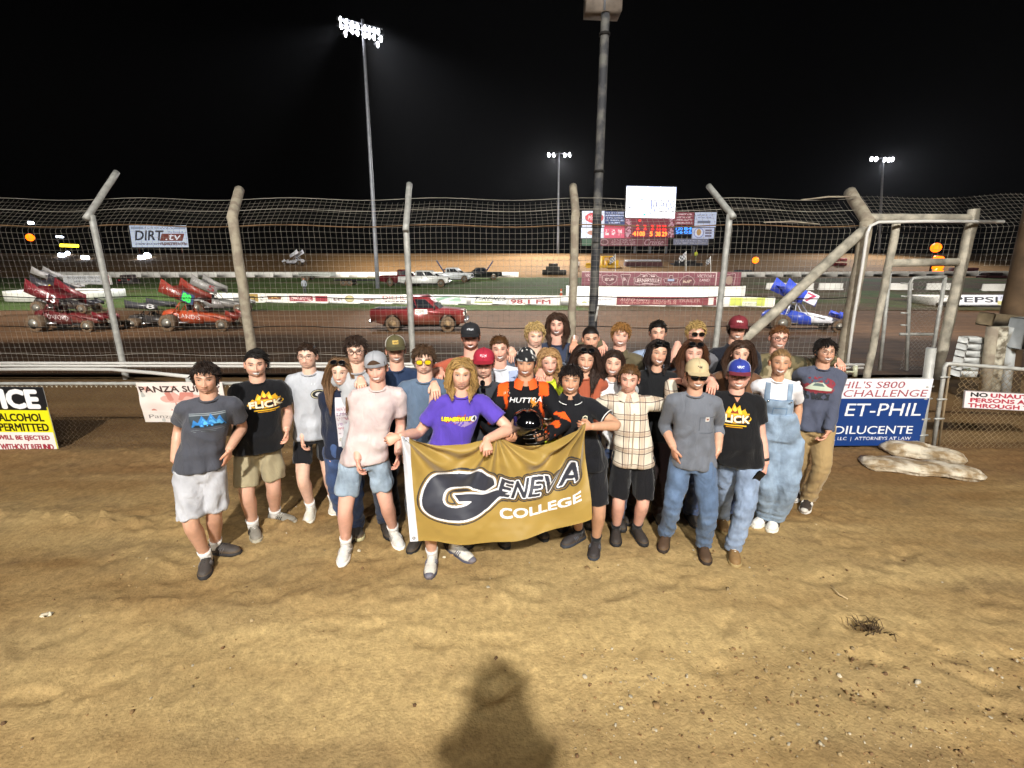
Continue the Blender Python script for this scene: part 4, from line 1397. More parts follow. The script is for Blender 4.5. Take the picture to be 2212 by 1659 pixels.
# far side machines near the stage
def machine(name, lbl, cat, px, py, rects, Yo=0):
    g = ground(px, py)
    Y = g.y + Yo
    t = thing(name, lbl, cat, (g.x, Y, gz(Y)))
    for nm, x0, y0, x1, y1, col, dep in rects:
        p, q = at(x0, y0, Y), at(x1, y1, Y)
        mb = MB().box(((p.x + q.x) / 2, Y, (p.z + q.z) / 2), (abs(q.x - p.x), dep, abs(p.z - q.z)), bev=.08)
        mb.build(nm, mat('machine_' + col, C(col), .6, var=.2, vscale=2), t)
    at_origin(t, (g.x, Y, gz(Y)))
    return t
machine('road_grader', 'yellow construction machine with an open cab beyond the stage', 'machine', 1300, 584, [('chassis', 1264, 573, 1336, 582, 'c79a22', 2.2), ('engine_hood', 1310, 562, 1334, 574, 'd8a824', 1.8), ('cab_post', 1317, 555, 1320, 566, 'd8a824', 1.8), ('cab_roof', 1300, 553, 1328, 556, 'e0b030', 1.9), ('cab_post', 1300, 555, 1303, 574, 'd8a824', 1.8), ('front_frame', 1266, 568, 1290, 574, 'b98e20', 1.0)], 4)
machine('tractor', 'dark tractor with rounded hood parked on the dirt left of the stage', 'tractor', 1196, 594, [('hood', 1180, 576, 1208, 590, '26241f', 2.0), ('cab', 1186, 569, 1204, 577, '2e2c27', 1.7), ('fender', 1172, 583, 1222, 593, '1c1a17', 2.2)], 0)
machine('pit_bus', 'maroon low pit wagon with a white roof stripe behind the victory banner', 'wagon', 1386, 584, [('body', 1350, 566, 1426, 584, '4a2a2c', 2.4), ('roof', 1352, 561, 1424, 565.5, 'b9bcc6', 2.6)], 5)
machine('dark_wagon', 'black low wagon between the flag poles behind the victory banner', 'wagon', 1480, 584, [('body', 1452, 568, 1512, 584, '1d1b1b', 2.4), ('roof', 1462, 562, 1500, 568, '252323', 2.2)], 6)
machine('parked_car', 'low dark car roof behind the end of the victory banner', 'car', 1602, 600, [('body', 1578, 590, 1632, 602, '17171a', 1.9), ('roof', 1590, 583, 1620, 590, '1d1d20', 1.6)], 3)
machine('service_van', 'dark maroon van far off behind the gate posts', 'van', 2110, 596, [('body', 2060, 578, 2100, 596, '4a2024', 2.0)], 4)
machine('parked_car', 'dark red car far off beside the utility pole', 'car', 2140, 605, [('body', 2120, 595, 2166, 606, '3a181a', 1.9), ('roof', 2128, 589, 2156, 595, '241012', 1.6)], 4)
machine('race_truck', 'small red race truck on the far turn left of the thick gate post', 'car', 1810, 574, [('body', 1798, 568, 1822, 574, '7a2a30', 2), ('wing', 1808, 558, 1822, 565, 'b85058', 2)], 0)
machine('quad_cart', 'dark pit cart with red tail lights beside the printed end wall', 'cart', 277, 614, [('body', 258, 602, 296, 614, '1c1414', 1.6), ('seat_back', 262, 594, 276, 602, '2c1c1c', .8), ('rider_box', 280, 593, 292, 602, '3c3034', .7), ('tail_light', 265, 603, 271, 607, '8c1414', 1.8), ('tail_light', 284, 602, 290, 606, '8c1414', 1.8)], 0)

# checkered flags on poles
def flag_pole(lbl, px, y0, y1, Y, w, ck='c8c8c8'):
    a, b = at(px, y1, Y), at(px, y0, Y)
    t = thing('flag', lbl, 'flag', a, 'chequered flags on the infield')
    MB().tube([a, b], .04, 6).build('pole', WHT, t)
    h = (y1 - y0) * .45
    cv = Cv(24, 16, '1c1c20')
    cv.put(((cv.xx // 4 + cv.yy // 4) % 2) == 0, 'c4c4c8')
    tl, tr, bl = at(px, y0 + 2, Y), at(px - w, y0 + 2 + h * .5, Y), at(px, y0 + 2 + h * .75, Y)
    cv.panel(lambda u, v: np.array(tl) + u[..., None] * np.array(tr - tl) + v[..., None] * np.array(bl - tl) + np.array((0, .12, 0)) * np.sin(u * 9)[..., None]).build('cloth', PRINT(), t, vcol=True)
    at_origin(t, a)
flag_pole('chequered flag drooping from a thin pole beside the yellow machine', 1329, 548, 586, 62, 12)
flag_pole('chequered flag on a pole standing over the middle of the victory banner', 1482, 542, 586, 56, 15)
flag_pole('small faint chequered flag near the end of the victory banner', 1535, 553, 588, 60, 10)
g = ground(1212, 640)
t = thing('traffic_cone', 'small orange and white cone left of the victory stage', 'cone', g)
MB().rings(np.array([[(g.x + r * math.cos(a), g.y + r * math.sin(a), g.z + z) for a in np.linspace(0, 6.28, 13)[:-1]] for r, z in ((.17, .05), (.04, .8))])).build('cone', mat('orange_cone', C('d8562a'), .6), t)
MB().box((g.x, g.y, g.z + .04), (.42, .42, .05)).build('foot', mat('orange_cone', C('d8562a')), t)
MB().rings(np.array([[(g.x + r * math.cos(a), g.y + r * math.sin(a), g.z + z) for a in np.linspace(0, 6.28, 13)[:-1]] for r, z in ((.125, .36), (.09, .56))])).build('band', WHT, t)
at_origin(t, g)

# ------------------------------------------------------------ winged sprint cars
def sprint(label, loc, rz, c1, c2, num, wingc, txt=None, numc='e8e8ea', side=None, scale=1.1, driver='22222a', wingtilt=.38):
    t = thing('sprint_car', label, 'race car', (0, 0, 0), 'winged sprint cars on the track')
    m1 = mat('car_' + c1, C(c1), .4, .0, var=.12, vscale=4, coat=.3, dust=C('5a4432'), dz=(-.05, .75))
    m2 = mat('car_' + c2, C(c2), .4, .0, var=.12, vscale=4, coat=.3, dust=C('5a4432'), dz=(-.3, .6))
    mw = mat('car_' + wingc, C(wingc), .4, .0, var=.1, vscale=4, coat=.3)
    tube = mat('chassis_' + c1, C(c1), .4, .3)
    X = Vector((1, 0, 0))
    secs = [((2.05, 0, .52), .12, .1), ((1.7, 0, .56), .22, .17), ((1.1, 0, .62), .3, .24), ((.5, 0, .68), .36, .3), ((.1, 0, .7), .38, .32), ((-.3, 0, .66), .38, .28), ((-.7, 0, .64), .36, .26)]
    MB().loft([(c, (0, 1, 0), (0, 0, 1), a, b) for c, a, b in secs], 20, p=3).build('hood', m1, t)
    MB().loft([((x, 0, z), (0, 1, 0), (0, 0, 1), a, b) for x, z, a, b in ((-.65, .68, .3, .24), (-.95, .76, .34, .32), (-1.3, .82, .33, .34), (-1.65, .82, .24, .26), (-1.85, .8, .08, .1))], 18, p=2.6).build('tail_tank', m2, t)
    for s in (-1, 1):
        MB().prism([(-.75, .4), (.55, .38), (.5, .75), (.1, .98), (-.5, 1.12), (-.75, .9)], s * .4 - .01, s * .4 + .01).build('side_panel', m2, t, smooth=False)
        mb = MB()
        for a, b in (((.35, .9), (-.05, 1.5)), ((-.05, 1.5), (-.6, 1.52)), ((-.6, 1.52), (-.85, .7)), ((.35, .9), (1.3, .7)), ((-.6, 1.52), (-1.3, .65)), ((-.3, 1.5), (-.35, .9))):
            mb.tube([(a[0], s * .34, a[1]), (b[0], s * .34, b[1])], .024, 6)
        mb.build('roll_cage', tube, t)
        MB().tube([(-.2, s * .55, .45), (-1.1, s * .62, .45)], .06, 8).build('exhaust', CHR, t)
    # driver's helmet
    MB().ell((-.32, 0, 1.22), (.15, .13, .16), 14, 10).build('helmet', mat('helmet_' + driver, C(driver), .3), t)
    # wings
    q = Matrix.Rotation(wingtilt, 3, 'Y')
    def W(p):
        return np.array(q @ Vector(p)) + np.array((-.35, 0, 1.98))
    y_ = .76
    prof = [(-.78, .1), (-.4, -.02), (.1, -.05), (.55, .0), (.78, .02), (.55, .03), (.1, -.02), (-.4, .01), (-.78, .13)]
    MB().add([W((x, -y_, z)) for x, z in prof] + [W((x, y_, z)) for x, z in prof], [tuple(range(9)), tuple(range(17, 8, -1))] + [(i, 9 + i, 9 + (i + 1) % 9, (i + 1) % 9) for i in range(9)]).build('top_wing', mw, t, smooth=False)
    for s in (-1, 1):
        pr = [(-.95, -.22), (.95, -.3), (.85, .22), (-.2, .3), (-.95, .52)]
        b = MB().add([W((x, s * (y_ + .012), z)) for x, z in pr] + [W((x, s * (y_ + .035), z)) for x, z in pr], [tuple(range(5)), tuple(range(9, 4, -1))] + [(i, 5 + i, 5 + (i + 1) % 5, (i + 1) % 5) for i in range(5)]).build('side_board', mw, t, smooth=False)
        if s < 0:
            cv = Cv(110, 50)
            cv.put(cv.rect(.62, .0, 1, 1) if side else cv.rect(2, 2, 3, 3), side or 'ffffff')
            cv.put(cv.text(num, .66, .16, .9, .88, bold=1.6), numc)
            if txt:
                cv.put(cv.text(txt, .08, .3, .58, .6, shear=.2, bold=.6), 'd8d4d4')
            o = cv.panel(lambda u, v: (np.stack([u * 1.8 - .92, np.full(u.shape, -(y_ + .04)), .38 - v * .55 - u * .1], -1) @ np.array(q).T) + np.array((-.35, 0, 1.98)))
            o.build('wing_print', PRINT(), b, vcol=True)
        MB().tube([(-.35, s * .34, 1.5), W((-.1, s * .45, 0))], .02, 5).build('wing_post', tube, t)
    fw = Matrix.Rotation(.3, 3, 'Y')
    V = [np.array(fw @ Vector(p)) + np.array((2.15, 0, .78)) for p in [(x, y, z) for y in (-.46, .46) for x, z in ((-.32, .05), (.3, .0), (.3, .02), (-.32, .08))]]
    MB().add(V, [(0, 1, 2, 3), (7, 6, 5, 4), (0, 4, 5, 1), (1, 5, 6, 2), (2, 6, 7, 3), (3, 7, 4, 0)]).build('front_wing', mw, t, smooth=False)
    for s in (-1, 1):
        pr = [(-.36, -.1), (.36, -.12), (.34, .14), (-.36, .22)]
        V = [np.array(fw @ Vector((x, y, z))) + np.array((2.15, 0, .78)) for y in (s * .47, s * .49) for x, z in pr]
        MB().add(V, [(0, 1, 2, 3), (7, 6, 5, 4)] + [(i, 4 + i, 4 + (i + 1) % 4, (i + 1) % 4) for i in range(4)]).build('front_board', mw, t, smooth=False)
    if txt:
        cv = Cv(90, 22)
        cv.put(cv.text(txt, .04, .1, .96, .9, bold=.8), 'e4dcdc')
        cv.panel(lambda u, v: np.stack([u * 1.25 - .8, np.full(u.shape, -.425), .98 - v * .3 - u * .12], -1)).build('body_lettering', PRINT(), t, vcol=True)
    for x, y, r, w in ((-1.1, -.68, .46, .5), (-1.1, .68, .43, .45), (1.75, -.75, .33, .26), (1.75, .75, .33, .26)):
        wheel(t, x, y, r, w, mat('bright_rim', C('a8a49a'), .35, .6))
    MB().tube([(-1.1, -.9, .45), (-1.1, .9, .45)], .05, 6).build('rear_axle', BLK, t)
    MB().tube([(1.75, -.8, .33), (1.75, .8, .33)], .03, 6).build('front_axle', BLK, t)
    MB().box((0, 0, .36), (2.6, .8, .1), bev=.03).build('belly_pan', BLK, t)
    t.location = loc
    t.rotation_euler = (0, 0, rz)
    t.scale = (scale,) * 3
    return t
def place(px, py, dy=0.0):
    g = ground(px, py + (6 if py > 640 else 0))
    return (g.x, g.y + dy, gz(g.y + dy) + .02)
sprint('dark red winged sprint car with white lettering, leftmost on the near straight', place(128, 712, .8), -.05, '561419', '4e141a', '13', '5c171e', 'OXFORD')
sprint('black winged sprint car with yellow numbers just beyond the red one', place(128, 672, .5), .12, '1a1a1e', '201e20', '1', '26242a', None, 'd8c03a')
sprint('pale winged sprint car farthest back in the pack behind the black one', place(112, 636, .5), .2, '6a2826', 'a8a4a0', '4', '9c9896', None, '303034')
sprint('black sprint car running just ahead of the orange one with its low rear wheels showing', place(315, 706, 1.4), -.02, '1b1b1d', '28282a', '8', '3a3a3e', None, 'a8a8aa', wingtilt=.05).scale = (1.1, 1.1, .7)
sprint('orange winged sprint car with bright green lettering on the near straight', place(412, 710, .8), .02, '943818', '9c3c1c', '88', '70281e', 'LANDIS', '3ae05a', '2a3a5a')
sprint('grey winged sprint car partly hidden behind the orange one', place(440, 676, 2.0), .1, '6c6c6a', '7c7a78', '5', '848280', 'Mayden', '7a2c30')
sprint('blue and white winged sprint car with a red number seven on the near straight', place(1738, 712, .9), -.12, 'e2e4ec', '2a48b0', '7', '3a50c0', None, 'c02a5c', 'e8e6ee')
sprint('tiny white winged sprint car alone on the far turn', place(640, 574), 2.9, 'e4e6f0', 'd8dae4', '9', 'f2f4ff')
# small far lights beyond the bank: service vehicles
def far_light(name, lbl, cat, px, py, mats_, r, Y=119, grp=None, bar=None):
    if Y == 117.5:
        Y = ground(px, py + 3).y - .6
    c = at(px, py, Y)
    t = thing(name, lbl, cat, (c.x, Y, gz(Y)), grp)
    MB().tube([(c.x, Y + .3, gz(Y) - .2), (c.x, Y + .3, c.z)], .09, 6).build('stand', BLK, t)
    if bar:
        q = at(px + bar, py + 1, Y)
        MB().tube([c, q], r, 8).build('lamp_bar', mats_, t)
    else:
        MB().ell(c, (r, r, r), 10, 8).build('lamp', mats_, t)
    at_origin(t, (c.x, Y, gz(Y)))
far_light('beacon', 'bright orange beacon beyond the bank left of the pale billboard', 'warning light', 65, 513, AMB, .85)
far_light('work_light', 'pair of white work lights above the orange beacon at the far end', 'work light', 62, 481, WHG, .32, bar=9)
far_light('light_bar', 'long yellow warning light bar low beyond the bank', 'warning light', 131, 530, YEL, .34, bar=37)
far_light('work_light', 'white lamp on a stand left of the yellow light bar post', 'work light', 122, 511, WHG, .18, bar=14)
for x, y, l in ((128, 551, 'leftmost white headlight in the row beyond the bank'), (146, 547, 'second white headlight above the others beyond the bank'), (178, 556, 'white headlight below the yellow light bar beyond the bank'), (318, 553, 'brightest white headlight under the pale billboard'), (300, 556, 'dimmer pale headlight bar beside the brightest one')):
    far_light('headlight', l, 'headlight', x, y, WHG, .42 if x != 318 else .7, 117.5, 'headlights of vehicles beyond the bank', 12 if x in (128, 178, 300) else None)
far_light('beacon', 'topmost orange caution beacon seen through the walk gate', 'warning light', 2022, 535, AMB, .8, 86, 'orange caution beacons by the gate')
far_light('beacon', 'upper of the three wide orange caution lamps in the gate opening', 'warning light', 2017, 560, AMB, .6, 86, 'orange caution beacons by the gate', 17)
far_light('beacon', 'middle of the three wide orange caution lamps in the gate opening', 'warning light', 2016, 575, AMB, .5, 86, 'orange caution beacons by the gate', 18)
far_light('beacon', 'lowest and brightest orange caution lamp in the gate opening', 'warning light', 2020, 590, AMB, .8, 84, 'orange caution beacons by the gate', 10)
far_light('beacon', 'orange flashing beacon on the far bank right of the scoreboard', 'warning light', 1632, 562, AMB, .55, 86)
# ================================================================ people
UP = Vector((0, 0, 1))
SKINM = mat('skin', None, 0.44, vcol=True, spec=.45, var=.05, vscale=30)
HAIRM = mat('hair_strands', None, 0.55, vcol=True, spec=.3)
CAPM = mat('cap_cloth', None, 0.85, vcol=True, bump=.3, bscale=220)
LENS = mat('sunglass_lens', C('0c0c0e'), .08, spec=.8)
MIRR = mat('mirror_lens', C('2c2620'), .06, .6, spec=.9)
YLENS = mat('yellow_lens', C('d8b820'), .15, spec=.8)
FRAME = mat('glasses_frame', C('17130f'), .35)
WFRAME = mat('wire_frame', C('6e6258'), .3, .5)
SKINS = {'pale': 'e4baa4', 'fair': 'deae96', 'mid': 'd2a288', 'tan': 'c99a7c', 'rosy': 'e0ac98'}

def nrm(v):
    return v / (np.linalg.norm(v, axis=-1, keepdims=True) + 1e-12)

CR_C, CR_A = np.array([0, -.012, .03]), np.array([.077, .098, .088])
JW_C, JW_A = np.array([0, .018, -.035]), np.array([.065, .074, .080])

def ray_ell(D, c, a):
    d, q = D / a, -c / a
    A, B, Cc = (d * d).sum(-1), (d * q).sum(-1), (q * q).sum(-1) - 1
    return (-B + np.sqrt(np.maximum(B * B - A * Cc, 0))) / A

def g2(x, z, cx, cz, sx, sz):
    return np.exp(-((x - cx) / sx) ** 2 - ((z - cz) / sz) ** 2)

_nu, _nv = 104, 100
_u = np.linspace(-1, 1, _nu, endpoint=False)
_phi = math.pi * (_u * .5 + .5 * _u ** 3)
_v = np.linspace(0, 1, _nv)
_th = np.clip(math.pi * (_v + .42 * np.sin(2 * math.pi * _v) / (2 * math.pi)), .004, math.pi - .004)
_D = np.stack([np.sin(_th)[:, None] * np.sin(_phi)[None], np.sin(_th)[:, None] * np.cos(_phi)[None], np.cos(_th)[:, None] * np.ones(_nu)[None]], -1)

def head_mesh(skin, brow, eye='4a3626', smile=.5, teeth=True, beard=None, stubble=0.0, wide=1.05, jaw=1.0, fem=False, squint=.3, noseL=1.0, my=0.0, es=0.0):
    jc, ja = JW_C.copy(), JW_A.copy()
    ja[0] *= jaw * (.94 if fem else 1)
    D = _D
    r1, r2 = ray_ell(D, CR_C, CR_A), ray_ell(D, jc, ja)
    k = 95.0
    m = np.maximum(r1, r2)
    r = m + np.log(np.exp(k * (r1 - m)) + np.exp(k * (r2 - m))) / k - .004
    P = D * r[..., None]
    x, y, z = P[..., 0], P[..., 1], P[..., 2]
    fr = ss(.02, .07, y)
    ax = np.abs(x)
    dy = np.zeros_like(x)
    nose = np.where(z > -.045, ss(.022, -.042, z), np.exp(-((z + .045) / .007) ** 2))
    dy += (.003 + .0165 * nose) * np.exp(-(x / (.0075 + .006 * ss(.0, -.04, z))) ** 2) * (z < .03) * ss(.03, .012, z) * noseL
    dy += .008 * g2(ax, z, .0125, -.043, .007, .007)
    dy -= .0105 * g2(ax, z, .031, -.001, .017, .012)
    dy += .0045 * g2(ax, z, .031, -.0015, .0125, .007)
    dy += (.003 if fem else .0055) * g2(ax, z, .026, .020, .024, .008)
    dy += .0055 * g2(ax, z, .042, -.032, .016, .016) * (1 + .5 * smile)
    mz = -.068 + my + .011 * smile * np.clip((ax / .027) ** 2, 0, 1.6)
    mw = .026 + .010 * smile
    lip = np.exp(-(ax / (mw * .95)) ** 4)
    dy += .0042 * lip * (np.exp(-((z - mz - .006) / .0045) ** 2) + np.exp(-((z - mz + .0075) / .005) ** 2))
    dy -= (.001 if teeth else .0042) * lip * np.exp(-((z - mz) / .0028) ** 2)
    dy -= .004 * g2(x, z, 0, -.086, .022, .006)
    dy += .0075 * g2(x, z, 0, -.102, .019, .012)
    dy -= .0025 * smile * np.exp(-((ax - mw - .008) / .005) ** 2 - ((z + .055) / .018) ** 2)
    P = P.copy()
    P[..., 1] += dy * fr
    P[..., 0] *= wide
    # ---- colours
    S = np.array(C(SKINS.get(skin, skin)))
    c = np.tile(S, (*x.shape, 1))
    def mixc(w, col):
        nonlocal c
        w = np.clip(w, 0, 1)[..., None]
        c = c * (1 - w) + np.array(col) * w
    red = np.array([S[0] * 1.02, S[1] * .72, S[2] * .68])
    mixc(.55 * g2(ax, z, .043, -.03, .02, .018) * fr + .45 * g2(x, z, 0, -.042, .016, .012) * fr, red)
    if beard:
        bm = ss(-.028, -.05, z + .35 * np.clip(.06 - ax, -1, .0)) * ss(.0, .03, y + .02) * (1 - lip * np.exp(-((z - mz) / .009) ** 2))
        bm *= 1 - g2(ax, z, .033, -.045, .018, .016)
        bm = np.clip(bm * 1.15, 0, 1)
        gr = vn((P * 1).reshape(-1, 3), 260, 3).reshape(x.shape)
        mixc(bm * (stubble if stubble else .9) * (.7 + .5 * gr), C(beard))
        if not stubble:
            P += D * (bm * .007)[..., None]
    elif stubble:
        bm = ss(-.035, -.055, z) * ss(.0, .03, y)
        mixc(bm * stubble, S * np.array([.6, .58, .6]))
    # brows
    bz = .0225 + .004 * smile - 7.0 * (ax - .034) ** 2
    mixc(1.05 * np.exp(-((z - bz) / (.0032 if fem else .0042)) ** 2) * ss(.010, .016, ax) * ss(.054, .046, ax) * fr, C(brow))
    # eyes
    ex, ez = ax - .0315 - es, z - .001
    open_ = .0058 * (1 - .25 * smile) * (1 - .45 * squint)
    al = (ex / .0150) ** 2 + (ez / (open_ + .0012)) ** 2
    mixc(ss(1.9, 1.0, al) * .7 * fr, S * .45)
    mixc(ss(1.0, .7, (ex / .0125) ** 2 + (ez / open_) ** 2) * fr, (.56, .52, .49))
    mixc(ss(1.1, .8, (ex / .0066) ** 2 + (ez / (open_ + .0004)) ** 2) * fr, C(eye))
    mixc(.85 * np.exp(-((ez - open_) / .0022) ** 2) * ss(.0165, .013, np.abs(ex)) * fr, (.035, .02, .014))
    mixc(.25 * g2(ax, z, .032, -.013, .014, .004) * fr, S * .55)
    # mouth
    lipc = np.array(C('b4605a' if fem else 'a8685a')) * (S.mean() / .35) ** .4
    inside = ss(1.15, .85, (ax / mw) ** 2 + ((z - mz) / (.0125 if teeth else .0085)) ** 2)
    mixc((.75 if teeth else .5) * inside * fr, lipc)
    if teeth:
        mo = ss(1.1, .8, (ax / (mw * .92)) ** 2 + ((z - mz) / .0082) ** 2)
        mixc(mo * fr, (.28, .11, .10))
        mixc(ss(1.1, .8, (ax / (mw * .86)) ** 2 + ((z - mz - .0008) / .0074) ** 2) * fr, (.92, .90, .87))
    else:
        mixc(.7 * np.exp(-((z - mz) / .0022) ** 2) * ss(mw, mw * .9, ax) * fr, (.09, .03, .026))
    mixc(.6 * g2(ax, z, .0075, -.0505, .0045, .0025) * fr, S * .2)
    mb = MB()
    V = np.concatenate([P], 0)
    mb.rings(V, 0, c, cap=True)
    for s in (-1, 1):
        th = Matrix.Rotation(s * .45, 3, 'Z')
        mb.ell((s * .0775 * wide, -.008, -.01), (.007, .019, .031), 12, 10, 0, S * np.array([1.0, .86, .82]), th)
        mb.ell((s * .081 * wide, -.006, -.006), (.006, .010, .018), 8, 6, 0, S * np.array([.8, .6, .56]), th)
    return mb

# ---------------------------------------------------------------- hair
def hair_mask(P, front=.066, back=-.062):
    return P[..., 2] > back + (front - back) * ss(-.035, .075, P[..., 1])

def crown_pt(D, off=0.0):
    return D * (ray_ell(D, CR_C, CR_A + off))[..., None]

def hair_mesh(style, colr, seed=0, under_cap=False, fringe=True, part=0.0, back=-.062, ln=1.0):
    rr = np.random.RandomState(seed + 31)
    base = np.array(C(colr))
    mb = MB()
    th = {'buzz': .004, 'short': .009, 'mop': .012, 'curl': .013, 'swept': .010, 'long': .006, 'curly_long': .008, 'bob': .007, 'bun': .006}[style]
    front = {'bun': .062, 'long': .064, 'swept': .068}.get(style, .060)
    D = _D[:62]
    r = np.maximum(ray_ell(D, CR_C, CR_A), 0)
    P = D * r[..., None]
    m = hair_mask(P, front, back)
    if under_cap:
        m &= P[..., 2] < .06
    q = P.reshape(-1, 3)
    edge = np.clip((P[..., 2] - (back + (front - back) * ss(-.035, .075, P[..., 1]))) / .02, 0, 1)
    t = th * (.25 + .75 * edge) * (.62 + .4 * vn(q, 34, seed).reshape(r.shape)) * (.8 + .3 * vn(np.stack([np.arctan2(q[:, 0], q[:, 1] + .03) * .16, q[:, 2] * .25, q[:, 1] * .1], 1), 110, seed + 9).reshape(r.shape)) * (1 if not under_cap else .5)
    if style in ('mop', 'curl'):
        t *= .7 + .6 * ss(0, .1, P[..., 2])
    V = P + D * t[..., None]
    V[..., 0] *= 1.03
    shade = (.45 + .75 * vn(np.stack([np.arctan2(q[:, 0], q[:, 1] + .03) * .16, q[:, 2] * .25, q[:, 1] * .1], 1), 190, seed + 3))[:, None] * base
    mb.grid(V[::-1], 0, shade.reshape(V.shape)[::-1], m[::-1])
    if style == 'buzz':
        return mb
    L, n, curl, grav, out = {'short': (.024, 420, .001, .25, .4), 'mop': (.040, 640, .004, .5, .32), 'curl': (.032, 700, .007, .2, .55), 'swept': (.05, 420, .001, .3, .18),
                             'long': (.30, 520, .0025, .9, .03), 'curly_long': (.17, 620, .007, .85, .16), 'bob': (.13, 520, .003, .9, .04), 'bun': (.05, 330, .001, .15, .05)}[style]
    L *= ln
    cnt = 0
    crown = np.array([.0 + part, -.03, .118])
    while cnt < n:
        d = nrm(rr.randn(3))
        p = crown_pt(d, th * .85)
        lim = back + (front - back) * float(ss(-.035, .075, p[1]))
        if p[2] < lim or (under_cap and p[2] > .045):
            continue
        cnt += 1
        tan = p - crown
        tan = tan - d * np.dot(tan, d)
        tan = tan / (np.linalg.norm(tan) + 1e-6)
        if style == 'swept':
            tan = nrm(tan * .3 + np.array([.8 if part >= 0 else -.8, -.25, .1]))
        if style == 'bun':
            tan = nrm(np.array([0, -1, -.1]) - d * np.dot(np.array([0, -1, -.1]), d))
        side = np.sign(p[0] - part) if abs(p[0] - part) > .002 else rr.choice([-1, 1])
        if style in ('long', 'curly_long', 'bob'):
            tan = np.array([side * (1 if p[2] > .05 else .2), -.12 if p[1] > 0 else -.5, -.25 if p[2] > .05 else -1.0])
            tan = nrm(tan - d * np.dot(tan, d))
        v = nrm(d * out + tan + rr.randn(3) * (.3 if style in ('mop', 'curl', 'short') else .12))
        l = L * rr.uniform(.65, 1.15)
        if style in ('long', 'curly_long', 'bob'):
            l = max(.05, p[2] + .1) * .55 + L * rr.uniform(.72, 1.05)
            k = 13
        else:
            k = 6
        if style in ('mop', 'short', 'curl') and p[1] > .045 and fringe:
            v = nrm(v + np.array([rr.randn() * .35, .35, -.15]))
        pts, step = [], l / (k - 1)
        ph, fq = rr.uniform(0, 6.28), rr.uniform(.7, 1.2) * (26 if style in ('curly_long',) else (60 if style in ('curl', 'mop') else 14))
        e1 = nrm(np.cross(v, rr.randn(3)))
        c_ = p.copy()
        frontlock = p[1] > -.025
        for i in range(k):
            w = i / (k - 1)
            e2 = np.cross(v, e1)
            o_ = (e1 * math.cos(ph + fq * w * l * 6.28) + e2 * math.sin(ph + fq * w * l * 6.28)) * curl * (.3 + .7 * w)
            pts.append(c_ + o_)
            c_ = c_ + v * step
            v = nrm(v + np.array([0, 0, -1]) * grav * (.3 if k == 6 else .55))
            dd = nrm(c_)
            rad = float(ray_ell(dd[None], CR_C, CR_A + th * .98)[0])
            if style in ('long', 'curly_long', 'bob'):
                rad = max(rad, float(ray_ell(dd[None], JW_C, JW_A + np.array([.010, -.03, .0]))[0]))
                if np.linalg.norm(c_) < rad and c_[2] > -.11:
                    c_ = dd * rad
                if c_[2] < .050 and c_[1] > .0:
                    tgt = (.066 + .012 * w) * ss(.062, .03, c_[2]) if c_[2] > -.1 else .05
                    if abs(c_[0]) < tgt:
                        c_[0] = side * tgt
                    if c_[2] > -.1:
                        c_[1] = min(c_[1], .05)
                if c_[2] < -.10:
                    ty = (.045 + min(.07, (-.10 - c_[2]) * .45)) if frontlock else -.105
                    c_[1] += (ty - c_[1]) * .4
                    tx = (.068 if frontlock else min(abs(c_[0]), .07))
                    c_[0] += (side * tx - c_[0]) * .2
            elif np.linalg.norm(c_) < rad:
                c_ = dd * rad
            if style in ('mop', 'short', 'curl', 'swept') and c_[1] > .05 and c_[2] < (.044 if style != 'short' else .058):
                c_[2] = .044 if style != 'short' else .058
        rad = (.0044 if style in ('mop', 'curl', 'curly_long') else .0031) * rr.uniform(.7, 1.2)
        w = np.linspace(0, 1, k)
        mb.tube(pts, rad * np.sqrt(np.clip(1.02 - w ** 2.2, .02, 1)), 4, 0, base * rr.uniform(.62, 1.35), cap=False)
    k = np.array([.93, .96, .975])
    for i in range(len(mb.v)):
        low = ss(-.03, -.09, mb.v[i][:, 2])[:, None]
        mb.v[i] = mb.v[i] * (k + (1 - k) * low)
    if style == 'bun':
        mb.ell((0, -.115, .05), (.04, .03, .035), 12, 8, 0, base * .85)
    return mb

